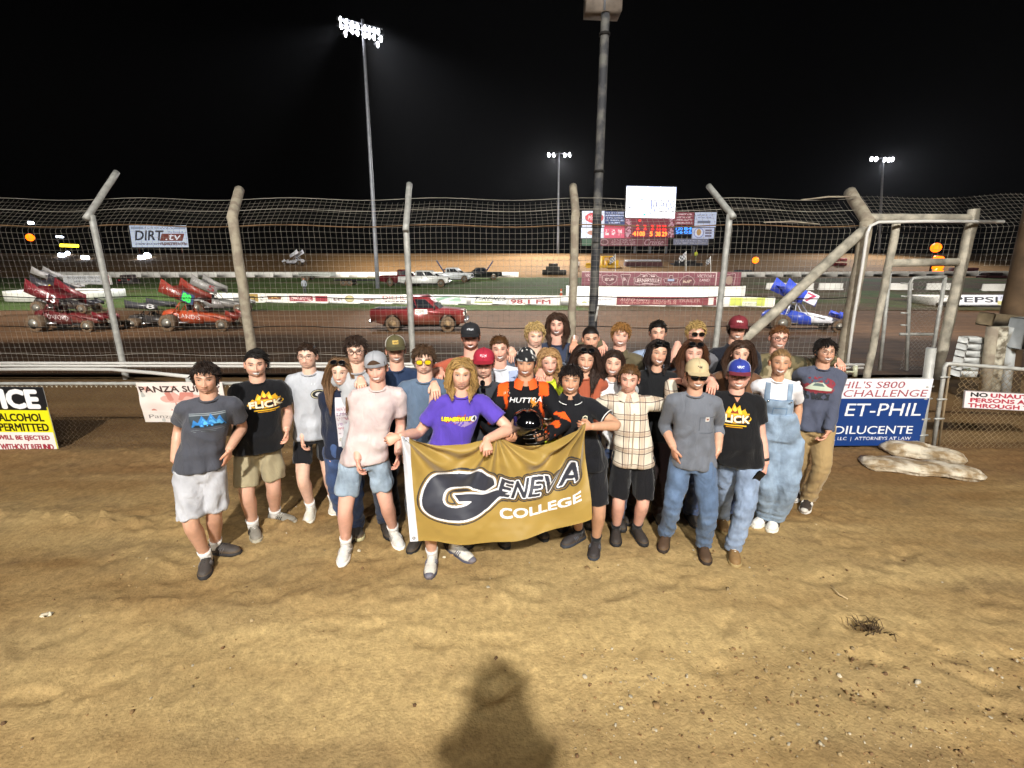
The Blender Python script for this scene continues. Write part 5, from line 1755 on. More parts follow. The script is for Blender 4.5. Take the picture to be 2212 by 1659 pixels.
def cap_mesh(col, front=None, mesh=None, brim=None, backward=False, logo=None):
    """baseball cap in head coordinates"""
    mb = MB()
    nb, na = 10, 40
    ph = np.linspace(0, 2 * math.pi, na, endpoint=False)
    Cc, Cf, Cm = np.array(C(col)), np.array(C(front or col)), np.array(C(mesh or front or col))
    sg = -1 if backward else 1
    V, K = [], []
    for t in np.linspace(.02, math.pi / 2, nb):
        x = .089 * math.sin(t) ** .9 * np.sin(ph)
        y = .108 * math.sin(t) ** .9 * np.cos(ph)
        z = .044 + .092 * math.cos(t) ** .8 + np.zeros(na)
        z = z - .006 * (np.cos(ph) * sg < 0) * math.sin(t)
        V.append(np.stack([x, y - .008, z], 1))
        f = np.cos(ph) * sg
        k = np.where((f > .45)[:, None], Cf, Cm)
        if front is None and mesh is None:
            k = np.tile(Cc, (na, 1))
        seam = (np.abs(np.sin(ph * 3)) < .14)[:, None]
        K.append(np.where(seam, k * .72, k))
    V.append(V[-1] * [1.0, 1.0, 1] - [0, 0, .014])
    K.append(np.tile(Cc, (na, 1)) * .9)
    mb.rings(np.array(V), 0, np.array(K), cap=False)
    mb.ell((0, -.008, .137), (.009, .009, .005), 8, 5, 0, Cc)
    # brim
    Cb = np.array(C(brim or col))
    a = np.linspace(-1.12, 1.12, 17)
    rows, rows2 = [], []
    for w in np.linspace(0, 1, 5):
        ext = .074 * w * np.cos(a * .8) ** .55
        x = .089 * np.sin(a) * (1 - .02 * w)
        y = (.108 * np.cos(a) + ext) * sg - .008
        z = .034 - .010 * w - 1.6 * (x * (.35 + .65 * w)) ** 2 + .010
        rows.append(np.stack([x, y, z], 1))
    Vb = np.array(rows)
    mb.grid(Vb if sg < 0 else Vb[:, ::-1], 0, np.tile(Cb, (5, 17, 1)))
    mb.grid((Vb - [0, 0, .005]) if sg > 0 else (Vb - [0, 0, .005])[:, ::-1], 0, np.tile(Cb * .7, (5, 17, 1)))
    mb.grid(np.stack([Vb[-1], Vb[-1] - [0, 0, .005]])[:, ::sg], 0, np.tile(Cb * .9, (2, 17, 1)))
    if backward:
        # the closing strap shows on the forehead below an arched opening
        aa = np.linspace(-.62, .62, 13)
        arch = [np.stack([.0905 * np.sin(aa), .1095 * np.cos(aa) - .006, .05 + .036 * np.cos(aa / .62 * 1.57) * w], 1) for w in np.linspace(0, 1, 5)]
        mb.grid(np.array(arch)[:, ::-1], 0, np.tile(np.array(C('4a3423')), (5, 13, 1)))
        st = [np.stack([.092 * np.sin(aa), .111 * np.cos(aa) - .006, .032 + .016 * w + 0 * aa], 1) for w in (0, 1)]
        mb.grid(np.array(st)[:, ::-1], 0, np.tile(Cc * .8, (2, 13, 1)))
    return mb

def cap_logo(cv, w=.075, h=.045, zc=.085):
    def fn(u, v):
        x = (u - .5) * w
        z = zc + (.5 - v) * h
        t = np.arccos(np.clip((z - .044) / .092, .01, .999) ** (1 / .8))
        y = .108 * np.sin(t) ** .9 * np.sqrt(np.clip(1 - (x / (.089 * np.sin(t) ** .9)) ** 2, .05, 1)) - .008
        return np.stack([x, y + .0025, z + .001], -1)
    return cv.panel(lambda u, v: fn(u, v))

def rim_pts(cx, w, h, y, n=18):
    a = np.linspace(0, 2 * math.pi, n)
    e = 2.6
    return np.stack([cx + w * np.sign(np.cos(a)) * np.abs(np.cos(a)) ** (2 / e), y - .004 * np.cos(a) * np.sign(cx) - 0 * a, .0 + h * np.sign(np.sin(a)) * np.abs(np.sin(a)) ** (2 / e)], 1)

def glasses_parts(kind, z=0.001, y=.1, up=0.0):
    """returns {part: (MB, material)}; up tilts them on to the crown"""
    fr, le = MB(), MB()
    thick = {'wire': .0016, 'thick': .0028, 'sun': .0026, 'yellow': .0024, 'mirror': .0026}[kind]
    w, h = (.0255, .0195) if kind in ('sun', 'mirror', 'yellow') else (.0245, .018)
    for s in (-1, 1):
        rp = rim_pts(s * .0335, w, h, y)
        fr.tube(rp, thick, 5, cap=False)
        if kind in ('sun', 'yellow', 'mirror'):
            c = rp[:-1]
            le.add(np.vstack([c, [[s * .0335, y + .003, 0]]]), [(i, (i + 1) % (len(c)), len(c)) if s else 0 for i in range(len(c))])
        fr.tube([(s * .0585, y - .004, .006), (s * .074, .06, .006), (s * .081, -.005, .004)], thick * .9, 4)
    fr.tube([(-.009, y, .003), (0, y + .004, .006), (.009, y, .003)], thick, 4)
    for m in (fr, le):
        if not m.v:
            continue
        for i in range(len(m.v)):
            v = m.v[i]
            if up:
                q = np.array(Matrix.Rotation(up, 3, 'X'))
                v = (v - [0, .0, 0]) @ q.T + [0, .0, .036]
            m.v[i] = v + [0, 0, z]
    return fr, le

# ---------------------------------------------------------------- hands, limbs
def hand_mesh(mb, wrist, d, palm, thumb, curl, col, sc=1.0, spread=.5):
    """d: wrist to knuckles, palm: where the palm faces, thumb: side of the thumb; curl 0 flat .. 1 fist"""
    d = nrm(np.array(d, float))
    palm = np.array(palm, float)
    palm = nrm(palm - d * np.dot(palm, d))
    sd = np.cross(d, palm)
    if np.dot(sd, np.array(thumb, float)) < 0:
        sd = -sd
    w = np.array(wrist, float)
    secs = [(w - d * .012 * sc, sd, palm, .024 * sc, .019 * sc), (w + d * .02 * sc, sd, palm, .029 * sc, .018 * sc), (w + d * .055 * sc, sd, palm, .039 * sc, .0165 * sc), (w + d * .085 * sc, sd, palm, .041 * sc, .014 * sc), (w + d * .096 * sc, sd, palm, .036 * sc, .010 * sc)]
    mb.loft(secs, 14, 0, col, p=2.4)
    for i, (o, l) in enumerate(((.030, .072), (.0105, .081), (-.0095, .076), (-.029, .060))):
        p = w + d * (.088 - .004 * abs(i - 1)) * sc + sd * o * sc
        dirn = nrm(d + sd * o * (2.2 * spread) + palm * .05)
        pts = [p - dirn * .01 * sc, p]
        a = 0
        ax = dirn
        for j, f in enumerate((.44, .32, .26)):
            a = curl * (1.25 if j == 0 else 1.45 if j == 1 else .9) * (1 + .12 * (i - 1.5) * .5)
            ax = nrm(ax * math.cos(a) + palm * math.sin(a) if j == 0 else ax * math.cos(a) + nrm(palm - ax * np.dot(palm, ax) if abs(np.dot(palm, ax)) < .95 else -d) * math.sin(a))
            p = p + ax * l * f * sc
            pts.append(p)
        mb.tube(pts, np.array([.0088, .0092, .0084, .0078, .006]) * sc, 8, 0, col)
    p = w + d * .024 * sc + sd * .024 * sc
    t1 = nrm(d * .75 + sd * .75 + palm * (.3 + .3 * curl))
    q = p + t1 * .038 * sc
    t2 = nrm(d * .95 + sd * (.25 - .5 * curl) + palm * (.35 + .4 * curl))
    mb.tube([p - t1 * .014 * sc, p + t1 * .012 * sc, q, q + t2 * .022 * sc, q + t2 * .036 * sc], np.array([.014, .0135, .0105, .0098, .007]) * sc, 8, 0, col)

def smooth_path(pts, n=12):
    P = np.array([tuple(p) for p in pts], float)
    t = np.linspace(0, len(P) - 1, n)
    out = []
    for x in t:
        i = min(int(x), len(P) - 2)
        f = x - i
        p0, p1, p2, p3 = P[max(i - 1, 0)], P[i], P[i + 1], P[min(i + 2, len(P) - 1)]
        out.append(.5 * (2 * p1 + (p2 - p0) * f + (2 * p0 - 5 * p1 + 4 * p2 - p3) * f * f + (3 * p1 - p0 - 3 * p2 + p3) * f ** 3))
    return np.array(out)

def ik(S, H, a, b, pole):
    v = H - S
    d = v.length
    if d > (a + b) * .995:
        H = S + v.normalized() * (a + b) * .995
        v = H - S
        d = v.length
    d = max(d, abs(a - b) + .02)
    n = v.normalized()
    x = (a * a - b * b + d * d) / (2 * d)
    h = math.sqrt(max(a * a - x * x, 0))
    pl = pole - n * pole.dot(n)
    pl.normalize()
    return S + n * x + pl * h, H

def shoe(parent, ankle, g, toe, kind, col, sole, accent=None, L=.285):
    """one shoe standing at ground height g below the ankle, pointing along toe"""
    d = Vector((toe.x, toe.y, 0)).normalized()
    r = Vector((d.y, -d.x, 0))
    hx, hy = ankle.x - d.x * .065, ankle.y - d.y * .065
    def pt(t, z):
        return Vector((hx, hy, g + z)) + d * (t * L)
    wide = [(0.0, .028, .05), (.06, .036, .082), (.2, .040, .088), (.36, .041, .078), (.5, .044, .066), (.66, .049, .056), (.8, .048, .047), (.92, .038, .038), (1.0, .016, .026)]
    mb = MB()
    V = []
    a = np.linspace(0, 2 * math.pi, 18, endpoint=False)
    for t, w, h in wide:
        c = pt(t, .022)
        cs, sn = np.cos(a), np.sin(a)
        xx = w * np.sign(cs) * np.abs(cs) ** .8
        zz = np.where(sn > 0, h * np.abs(sn) ** .9, -.006)
        V.append(np.array(c) + xx[:, None] * np.array(r) + zz[:, None] * np.array(UP))
    mb.rings(np.array(V), 0)
    if kind == 'boot':
        mb.loft([(pt(.2, .05), r, d, .046, .056), (pt(.2, .1), r, d, .045, .054), (pt(.19, .155), r, d, .048, .058)], 16, 0)
    elif kind == 'high':
        mb.loft([(pt(.2, .05), r, d, .042, .055), (pt(.2, .095), r, d, .041, .052), (pt(.2, .125), r, d, .043, .055)], 16, 0)
    else:
        mb.loft([(pt(.2, .05), r, d, .040, .056), (pt(.2, .085), r, d, .038, .052)], 16, 0)
    up = mb.build('shoe', fabric_shoe(col), parent)
    sb = MB()
    V = []
    for z, k in ((0, .97), (.004, 1.03), (.026, 1.03), (.028, .9)):
        ring = []
        for t, w, h in wide:
            ring.append(pt(t + (.03 if t == 1 else (-.02 if t == 0 else 0)), z) + r * (w * k + .003))
        for t, w, h in wide[::-1]:
            ring.append(pt(t + (.03 if t == 1 else (-.02 if t == 0 else 0)), z) - r * (w * k + .003))
        V.append([tuple(q) for q in ring])
    sb.rings(np.array(V)).build('sole', mat('sole_' + sole, C(sole), .7, var=.2, vscale=30), up)
    if accent:
        ab = MB()
        for s in (-1, 1):
            for t in (.40, .47, .54):
                ab.tube([pt(t - .02, .026) + r * s * .049, pt(t + .01, .05) + r * s * .047, pt(t + .05, .074) + r * s * .034], .0042, 5)
        if accent[0] == 'd' or sole[0] == '4':
            ab.ell(pt(.965, .03), (.036, .036, .024), 12, 8)
        ab.build('stripe_trim', fabric_shoe(accent), up)
    lb = MB()
    for t, h in ((.36, .103), (.43, .096), (.5, .090), (.57, .083)):
        lb.tube([pt(t, h - .012) - r * .022, pt(t + .01, h + .001), pt(t, h - .012) + r * .022], .0035, 5)
    lb.build('laces', mat('lace_' + ('dark' if col < '5' else 'pale'), C('2c2a28' if col < '5' and sole < '8' else 'd8d6d0'), .8), up)
    return up

def fabric_shoe(h):
    return mat('shoe_' + h, C(h), .7, var=.22, vscale=26, bump=.3, bscale=120, dust=C('8a6f4a'), dz=(-.02, .05))

def mk_group():
    return 'people posing for the group picture'

def person(label, head, chin=None, Y=None, feet=None, sex='m', w=1.0, skin='fair', hair=('short', '3a2818'), top=None, bottom=None, shoes=('low', '2a2a2c', '18181a'), socks='e6e4e0', arms=None,
           hat=None, glasses=None, face=None, tilt=0.0, turn=0.0, nod=0.0, twist=0.0, toes=None, pad=.022, bx=None, seed=0, extra=None, hs=.965, stance=None):
    """one person: head = pixel of the crown, Y = distance or feet = two pixels on the ground"""
    arms = arms or {}
    face = dict(face or {})
    fem = sex == 'f'
    vr = random.Random(seed * 7 + 3)
    face.setdefault('wide', vr.uniform(1.0, 1.075))
    face.setdefault('jaw', vr.uniform(.94, 1.08))
    face.setdefault('noseL', vr.uniform(.8, 1.2))
    face.setdefault('my', vr.uniform(-.003, .004))
    face.setdefault('es', vr.uniform(-.0015, .0015))
    tilt += vr.uniform(-.06, .06)
    turn += vr.uniform(-.16, .16)
    nod += vr.uniform(-.03, .08)
    if feet:
        gl = [ground(*q) for q in feet]
        B = (gl[0] + gl[1]) / 2
        B.z = 0
        Y = B.y if Y is None else Y
    hp = at(head[0], head[1], Y)
    if not feet:
        B = Vector((hp.x if bx is None else at(bx, 1000, Y).x, Y, 0))
    P = hp.z - pad
    f = Vector((-B.x * .55, -B.y, 0)).normalized()
    f = Matrix.Rotation(twist, 3, 'Z') @ f
    r = Vector((-f.y, f.x, 0))
    nx = hp.x
    t = thing('person', label, 'person', (B.x, B.y, 0), mk_group())
    def cen(q, fw=0.0):
        k = float(ss(.45, .87, q))
        yb = B.y + (Y - B.y) * k
        return Vector((B.x + (nx - B.x) * k, yb, q * P)) + f * fw
    S_ = np.array(C(SKINS.get(skin, skin)))
    # ---- head
    Hc = Vector((nx, Y, P - .117 * hs)) + f * .015
    hq = Matrix.Rotation(turn, 3, 'Z') @ Matrix((r, f, UP)).transposed() @ Matrix.Rotation(tilt, 3, 'Y') @ Matrix.Rotation(nod, 3, 'X')
    HQ = np.array(hq) * hs
    def tohead(mb):
        for i in range(len(mb.v)):
            mb.v[i] = mb.v[i] @ HQ.T + np.array(Hc)
        return mb
    hm = tohead(head_mesh(skin, face.pop('brow', hair[1] if hair else '3a2818'), fem=fem, **face))
    # ---- skeleton
    sw = (.080 if fem else .088) * P * (.8 + .2 * w)
    N = cen(.835)
    jo = {}
    la, lf = .172 * P, .15 * P
    for s in (-1, 1):
        a = arms.get(s, 'down')
        Sj = cen(.800, -.012) + r * s * sw
        pole = Vector((0, 0, -.4)) - f * .8 + r * s * .5
        cur, palm, hd, th = .42, None, None, None
        opt = {}
        if isinstance(a, dict):
            opt = a
            a = opt.get('mode', 'px')
        if a == 'down':
            H = Sj + r * s * (.045 + .03 * (w - 1)) + f * .045 - UP * (.305 * P)
            palm, hd, th = r * -s, -UP + f * .12, f
        elif a == 'pocket':
            H = cen(.50) + r * s * (.118 * P * w + .02) + f * .055
            pole = -f * .5 + r * s * 1.0
            palm, hd, th, cur = r * -s, -UP - r * s * .15 + f * .25, f, .15
        elif a == 'back':
            H = cen(.60) + r * s * .1 * P - f * .13
            palm, hd, th = -f, -UP, r
        elif a == 'out':
            H = cen(.745) + r * s * (.26 * P) - f * .2
            pole = -UP - f * .4
            palm, hd, th, cur = f, r * s, UP, .2
        else:
            H = at(opt['p'][0], opt['p'][1], Y + opt.get('dy', -.2))
            if 'pole' in opt:
                pv = opt['pole']
                pole = r * pv[0] + f * pv[1] + UP * pv[2]
        wrist_ext = .05
        if a == 'px':
            kind = opt.get('grip', 'rest')
            if kind == 'rest' and 'pole' not in opt:
                pole = -UP * 1.0 - f * .3
            if kind in ('hang', 'pocket'):
                pole = r * s * (.12 if kind == 'hang' else .3) - f * 1.0
            if kind == 'rest':      # fingers over somebody's shoulder
                palm, hd, th, cur = -UP - f * .5, f * .85 - UP * .55 + r * s * .15, r * -s, .3
                H = H - f * .10 + UP * .04
            elif kind == 'fist':
                palm, hd, th, cur = opt.get('palm', -f), None, UP, .95
            elif kind == 'hang':
                palm, hd, th, cur = r * -s, -UP + f * .1, f, .45
                H = H + UP * .075
            elif kind == 'pocket':
                palm, hd, th, cur = r * -s - f * .6, -UP * .9 - r * s * .25 - f * .2, f, .1
                H = H + UP * .05 + r * s * .015
            if 'hd' in opt:
                hv = opt['hd']
                hd = r * hv[0] + f * hv[1] + UP * hv[2]
            if 'palm_v' in opt:
                hv = opt['palm_v']
                palm = r * hv[0] + f * hv[1] + UP * hv[2]
            if 'th' in opt:
                hv = opt['th']
                th = r * hv[0] + f * hv[1] + UP * hv[2]
            cur = opt.get('curl', cur)
        E, H = ik(Sj, H, la, lf, pole)
        if hd is None:
            hd = (H - E).normalized()
        jo[s] = (Sj, E, H, hd, palm if palm is not None else r * -s, th or f, cur)
    # ---- legs
    hips = {s: cen(.505) + r * s * (.052 * P) for s in (-1, 1)}
    ank, toe = {}, {}
    ft = {}
    for i, s in enumerate((-1, 1)):
        if feet:
            g = gl[i]
            ft[s] = Vector((g.x, g.y, 0))
        else:
            ft[s] = B + r * s * (.075 * P if not stance else stance)
        tv = (toes or {}).get(s)
        toe[s] = (f * 1.0 + r * s * .28) if tv is None else r * tv[0] + f * tv[1]
        toe[s].normalize()
        ank[s] = ft[s] - toe[s] * .03 + UP * (.05 * P)
        if feet:
            ank[s] = ft[s] - toe[s] * .075 + UP * (.05 * P)
    legp = {}
    for s in (-1, 1):
        v = ank[s] - hips[s]
        tl, sl = .245 * P, .235 * P
        k = max(1.0, v.length / ((tl + sl) * .998))
        K, _ = ik(hips[s], ank[s], tl * k, sl * k, f * 1.0 + r * s * .12)
        legp[s] = (hips[s], K, ank[s])
    # ---- body: torso, limbs and neck grown into one surface
    bw = P * (.78 + .05 * w)
    bm = MB()
    secs = [(cen(.47), .085, .06), (cen(.52), .095, .065), (cen(.60), .082, .056), (cen(.70), .09, .058), (cen(.75), .08, .05), (cen(.79), .05, .038), (cen(.83), .034, .033)]
    bm.loft([(c, r, f, a * bw, b * bw) for c, a, b in secs], 16)
    nr = (.029 if fem else .0345) * P * (.8 + .2 * w)
    bm.tube([cen(.79, -.01), cen(.83, -.005), Hc + Vector((0, 0, -.075)) - f * .022, Hc + Vector((0, 0, -.03)) - f * .018], [nr * 1.25, nr * 1.08, nr, nr * .95], 16)
    mus = (.86 if fem else 1.0) * (.75 + .25 * w)
    for s in (-1, 1):
        Sj, E, H, hd, palm, th, cur = jo[s]
        pth = smooth_path([Sj - r * s * .03, Sj, Sj.lerp(E, .5), E, E.lerp(H, .35), E.lerp(H, .7), H, H + (H - E).normalized() * .012], 22)
        rd = np.interp(np.linspace(0, 1, 22), [0, .14, .3, .43, .55, .72, .88, 1], np.array([.020, .026, .0275, .0235, .0255, .0215, .0165, .0160]) * P * mus)
        bm.tube(pth, rd, 12)
        h0, K, A = legp[s]
        pth = smooth_path([h0 + UP * .02, h0.lerp(K, .45), K, K.lerp(A, .3), K.lerp(A, .65), A, A - UP * .03], 26)
        rd = np.interp(np.linspace(0, 1, 26), [0, .17, .31, .36, .5, .65, .83, 1], np.array([.045, .042, .0355, .0335, .036, .0285, .0220, .0230]) * P * mus)
        bm.tube(pth, rd, 14)
    v, fc, _ = remeshed(bm, .0115, 3)
    body = MB()
    n3 = vn(v, 45, 2)
    body.add(v, fc, 0, S_ * (.93 + .14 * n3)[:, None])
    for i in range(len(hm.v)):
        body.v.append(hm.v[i])
        body.c.append(hm.c[i])
    off = body.n
    body.f += [tuple(q + off for q in ff) for ff in hm.f]
    body.mi += [0] * len(hm.f)
    body.n += hm.n
    for s in (-1, 1):
        Sj, E, H, hd, palm, th, cur = jo[s]
        hand_mesh(body, H, hd, palm, th, cur, S_ * np.array([1.0, .88, .84]), .92 if not fem else .84)
    body.build('body', SKINM, t, vcol=True)
    # ---- hair and hats
    if hair:
        st, hc = hair[0], hair[1]
        tohead(hair_mesh(st, hc, seed, hat in ('cap', 'back', 'band') or isinstance(hat, dict), **(hair[2] if len(hair) > 2 else {}))).build('hair', HAIRM, t, vcol=True)
    if isinstance(hat, dict):
        h = dict(hat)
        lg = h.pop('logo', None)
        if h.pop('bandana', False):
            mb = MB()
            na, nb = 48, 16
            ph = np.linspace(0, 2 * math.pi, na, endpoint=False)
            V, K = [], []
            for tt in np.linspace(.02, 1.72, nb):
                x, y = .0845 * math.sin(tt) ** .9 * np.sin(ph), .1055 * math.sin(tt) ** .9 * np.cos(ph) - .01
                z = .03 + .094 * math.cos(tt) + .012 * np.cos(ph) * (tt > 1.2)
                V.append(np.stack([x, y, z], 1))
            V = np.array(V)
            q = V.reshape(-1, 3)
            cell = vn(q, 55, 5)
            K = np.where((cell > .64)[:, None], np.array(C('d8d6d2')), np.array(C('15161a')))
            mb.rings(V, 0, K.reshape(V.shape), cap=False)
            for sd in (-1, 1):
                mb.tube([(0, -.112, .01), (sd * .02, -.13, -.02), (sd * .03, -.135, -.06)], [.012, .01, .006], 6, 0, np.array(C('15161a')))
            tohead(mb).build('bandana', CAPM, t, vcol=True)
        else:
            o = tohead(cap_mesh(**h)).build('cap', CAPM, t, vcol=True)
            if lg is not None:
                tohead(cap_logo(*lg) if isinstance(lg, tuple) else cap_logo(lg)).build('cap_badge', INK(), o, vcol=True)
    if glasses:
        kd, pos = glasses if isinstance(glasses, tuple) else (glasses, 'eyes')
        frm, le = glasses_parts(kd, up=0.0 if pos == 'eyes' else .62, y=.1 if pos == 'eyes' else .104)
        if pos == 'cap':
            for m_ in (frm, le):
                for i in range(len(m_.v)):
                    m_.v[i] = m_.v[i] + [0, .012, .0]
        o = tohead(frm).build('sunglasses' if kd in ('sun', 'mirror', 'yellow') else 'glasses', WFRAME if kd == 'wire' else FRAME, t)
        if le.v:
            tohead(le).build('lens', {'yellow': YLENS, 'mirror': MIRR}.get(kd, LENS), o, smooth=False)
    # ---- top
    tp = dict(kind='tee', col='808080', sleeve='short', hem=.475)
    tp.update(top or {})
    fit = tp.get('fit', 1.0)
    sm = MB()
    bel = max(0, w - 1.0)
    W_ = P * fit * .89
    hz = tp['hem']
    prof = [(hz, .117, .088), (hz + .03, .115, .085), (.58, .104, .074), (.65, .100, .068), (.72, .102, .069), (.765, .099, .063), (.797, .082, .050), (.822, .054, .040), (.837, .041, .038)]
    if fem:
        prof = [(hz, .108, .080), (hz + .03, .106, .078), (.60, .088, .064), (.66, .086, .062), (.72, .091, .074), (.765, .088, .062), (.797, .072, .047), (.822, .046, .036), (.837, .035, .033)]
    secs = []
    for q, a, b in prof:
        bb = bel * np.exp(-((q - .59) / .1) ** 2)
        secs.append((cen(q, .012 if (fem and q == .72) else bb * .12), r, f, a * W_ * (1 + .55 * bel * (q < .8)), b * W_ * (1 + .45 * bel + .9 * bb)))
    sm.loft(secs, 22, p=2.5)
    sleeve = tp['sleeve']
    for s in (-1, 1):
        Sj, E, H, hd, palm, th, cur = jo[s]
        yk = MB()
        sm.tube([cen(.826) + r * s * .025, cen(.818) + r * s * sw * .5, Sj - r * s * .012 + UP * .002, Sj + r * s * .01], [.026 * P, .030 * P, .035 * P, .036 * P], 14)
        if sleeve == 'none':
            continue
        if sleeve == 'short':
            e = Sj.lerp(E, .64)
            pth = [Sj - r * s * .02, Sj + r * s * .006, Sj.lerp(E, .3), e]
            rd = np.array([.035, .038, .0385, .0415]) * P * (.92 + .08 * w) * (.88 if fem else 1)
        else:
            k = {'long': .97, '34': .42}[sleeve]
            e = E.lerp(H, k)
            pth = [Sj - r * s * .02, Sj + r * s * .006, Sj.lerp(E, .4), Sj.lerp(E, .8), E, E.lerp(H, .25 * k), E.lerp(H, .7 * k), e]
            rd = np.array([.035, .037, .035, .032, .032, .031, .028, .0245]) * P * tp.get('slv', 1.0) * (.88 if fem else 1)
        n = 16 if sleeve != 'short' else 9
        pp = smooth_path(pth, n)
        sm.tube(pp, np.interp(np.linspace(0, 1, n), np.linspace(0, 1, len(rd)), rd), 14)
    v, fc, nv = remeshed(sm, .0125, 5, .6)
    rel = v - np.array([B.x, B.y, 0])
    q = rel @ np.array([[*r], [*f], [0, 0, 1]]).T
    zf = q[:, 2] / P
    ang = np.arctan2(q[:, 1], q[:, 0])
    amp = tp.get('fold', 1.0)
    low = ss(.74, .52, zf)
    d = .0095 * amp * low * np.sin(ang * 6 + 5 * vn(q, 3, seed) + 8 * vn(q * [1, 1, .3], 5, seed + 1))
    d += .011 * amp * (vn(q * [1, 1, .3], 13, seed + 2) - .5) + .004 * amp * (vn(q * [1.2, .8, .6], 27, seed + 5) - .5)
    dg_ = vn(q, 4, seed + 21)
    d += .007 * amp * np.sin(np.abs(q[:, 0]) * 34 + q[:, 2] * 26 + 9 * dg_) * ss(.35, .75, vn(q, 6, seed + 22)) * ss(.82, .74, zf)
    d += .006 * amp * np.sin((zf * 62 + 6 * vn(q, 6, seed + 7))) * np.exp(-((zf - .57) / .07) ** 2)
    d = d * (1 - .6 * ss(.115 * P, .15 * P, np.abs(q[:, 0]))) + .005
    d = d * (1 - .85 * np.abs(nv[:, 2]))
    v = v + nv * d[:, None]
    vs = MB()
    cs = tp.get('paint')
    m_ = tp.get('mat') or fabric(tp['col'])
    vs.add(v, fc, 0, cs(q, zf, P) if cs else None)
    shirt = vs.build({'tee': 'shirt', 'polo': 'polo_shirt', 'jacket': 'jacket', 'suit': 'race_suit', 'plaid': 'checked_shirt'}.get(tp['kind'], 'shirt'), m_, t, vcol=bool(cs))
    # collar
    if tp.get('collar', 'crew') == 'crew':
        ang = np.linspace(0, 2 * math.pi, 25)
        cc = cen(.843)
        rx, ry = (.034 if fem else .0405) * P, (.034 if fem else .0395) * P
        pts = [cc + r * rx * math.cos(a) + f * (ry * math.sin(a) + .004) + UP * (-.013 * math.sin(a) - .004) for a in ang]
        MB().tube(pts, .0075, 7, cap=False).build('collar', mat('rib_' + tp['col'], np.array(C(tp.get('rib', tp['col']))) * .82, .9), shirt)
    elif tp['collar'] == 'shirt':
        mb = MB()
        for s in (-1, 1):
            a = np.linspace(-1.4, 1.35, 12)
            top_ = [cen(.862) + r * s * (.040 * P * math.cos(x)) + f * (.038 * P * math.sin(x)) - UP * .012 * (x > 1) for x in a]
            bot_ = [cen(.833) + r * s * (.054 * P * math.cos(x) + .012) + f * (.050 * P * math.sin(x) + .006) - UP * (.028 * max(0, math.sin(x))) for x in a]
            V = np.array([[tuple(p) for p in top_], [tuple(p) for p in bot_]])
            mb.grid(V).grid((V - np.array(f) * .004)[::-1])
        mb.build('collar', tp.get('cmat') or m_, shirt)
        if 'trim' in tp:
            mb = MB()
            for s in (-1, 1):
                a = np.linspace(-1.0, 1.35, 10)
                mb.tube([cen(.833) + r * s * (.054 * P * math.cos(x) + .012) + f * (.050 * P * math.sin(x) + .007) - UP * (.028 * max(0, math.sin(x))) for x in a], .0035, 5)
                Sj, E, H = jo[s][:3]
                e = Sj.lerp(E, .635)
                ax = (E - Sj).normalized()
                u_ = ax.orthogonal().normalized()
                w_ = ax.cross(u_)
                mb.tube([e + (u_ * math.cos(x) + w_ * math.sin(x)) * .0440 * P for x in np.linspace(0, 6.283, 21)], .0045, 5, cap=False)
            mb.build('trim', mat('white_trim', C(tp['trim']), .8), shirt)
    bvh = BVHTree.FromPolygons([tuple(x) for x in v], fc)
    def project(cv, cx, zc, wd, ht, name='shirt_print', bv=bvh, off=.0035, par=shirt, m=None):
        """lay a printed design on the cloth: cx across, zc height fraction"""
        hit = np.zeros((cv.h, cv.w, 3))
        ok = cv.m.copy()
        grow = cv.dil(cv.m, 1)
        c0 = cen(zc) + r * cx
        for i in range(cv.h):
            for j in range(cv.w):
                if not grow[i, j]:
                    ok[i, j] = False
                    continue
                o_ = c0 + r * ((j / (cv.w - 1) - .5) * wd) + UP * ((.5 - i / (cv.h - 1)) * ht) + f * .6
                h_ = bv.ray_cast(o_, -f, 1.0)
                if h_[0] is None:
                    ok[i, j] = False
                else:
                    hit[i, j] = h_[0] + f * off
        if ok.sum() < 9:
            return
        # carry colour one pixel outwards so that edge vertices are tinted
        MB().grid(hit, 0, cv.rgb, ok).build(name, m or INK(), par, vcol=True)
    for pr in tp.get('prints', []):
        project(*pr)
    # ---- bottoms
    bt_ = dict(kind='jeans', col='41598a', hem=.27)
    bt_.update(bottom or {})
    pm = MB()
    short = bt_['kind'] == 'shorts'
    hw = .094 * P * (1 + .5 * bel)
    pm.loft([(cen(.455), r, f, hw * .96, .062 * P * (1 + .5 * bel)), (cen(.50), r, f, hw, .068 * P * (1 + .6 * bel)), (cen(.545), r, f, hw * .88, .058 * P * (1 + .6 * bel)), (cen(.57), r, f, hw * .80, .050 * P * (1 + .6 * bel))], 20, p=2.5)
    bag = bt_.get('bag', 1.0)
    for s in (-1, 1):
        h0, K, A = legp[s]
        if short:
            hemz = bt_['hem'] * P
            k = (h0.z - hemz) / (h0.z - K.z) if hemz > K.z else 1 + (K.z - hemz) / (K.z - A.z)
            e = h0.lerp(K, k) if k <= 1 else K.lerp(A, k - 1)
            e = e + r * s * .004 * P
            pth = smooth_path([h0 + UP * .03, h0, h0.lerp(e, .5), e], 10)
            rd = np.interp(np.linspace(0, 1, 10), [0, .3, 1], np.array([.051, .049, .0485]) * P * bag * (.93 + .07 * w))
        else:
            pth = smooth_path([h0 + UP * .03, h0.lerp(K, .5), K, K.lerp(A, .5), A + UP * .01, A - UP * .035], 24)
            rd = np.interp(np.linspace(0, 1, 24), [0, .2, .4, .6, .8, 1], np.array([.053, .052, .043, .040, .039, .040]) * P * bag * (.93 + .07 * w))
        pm.tube(pth, rd, 16)
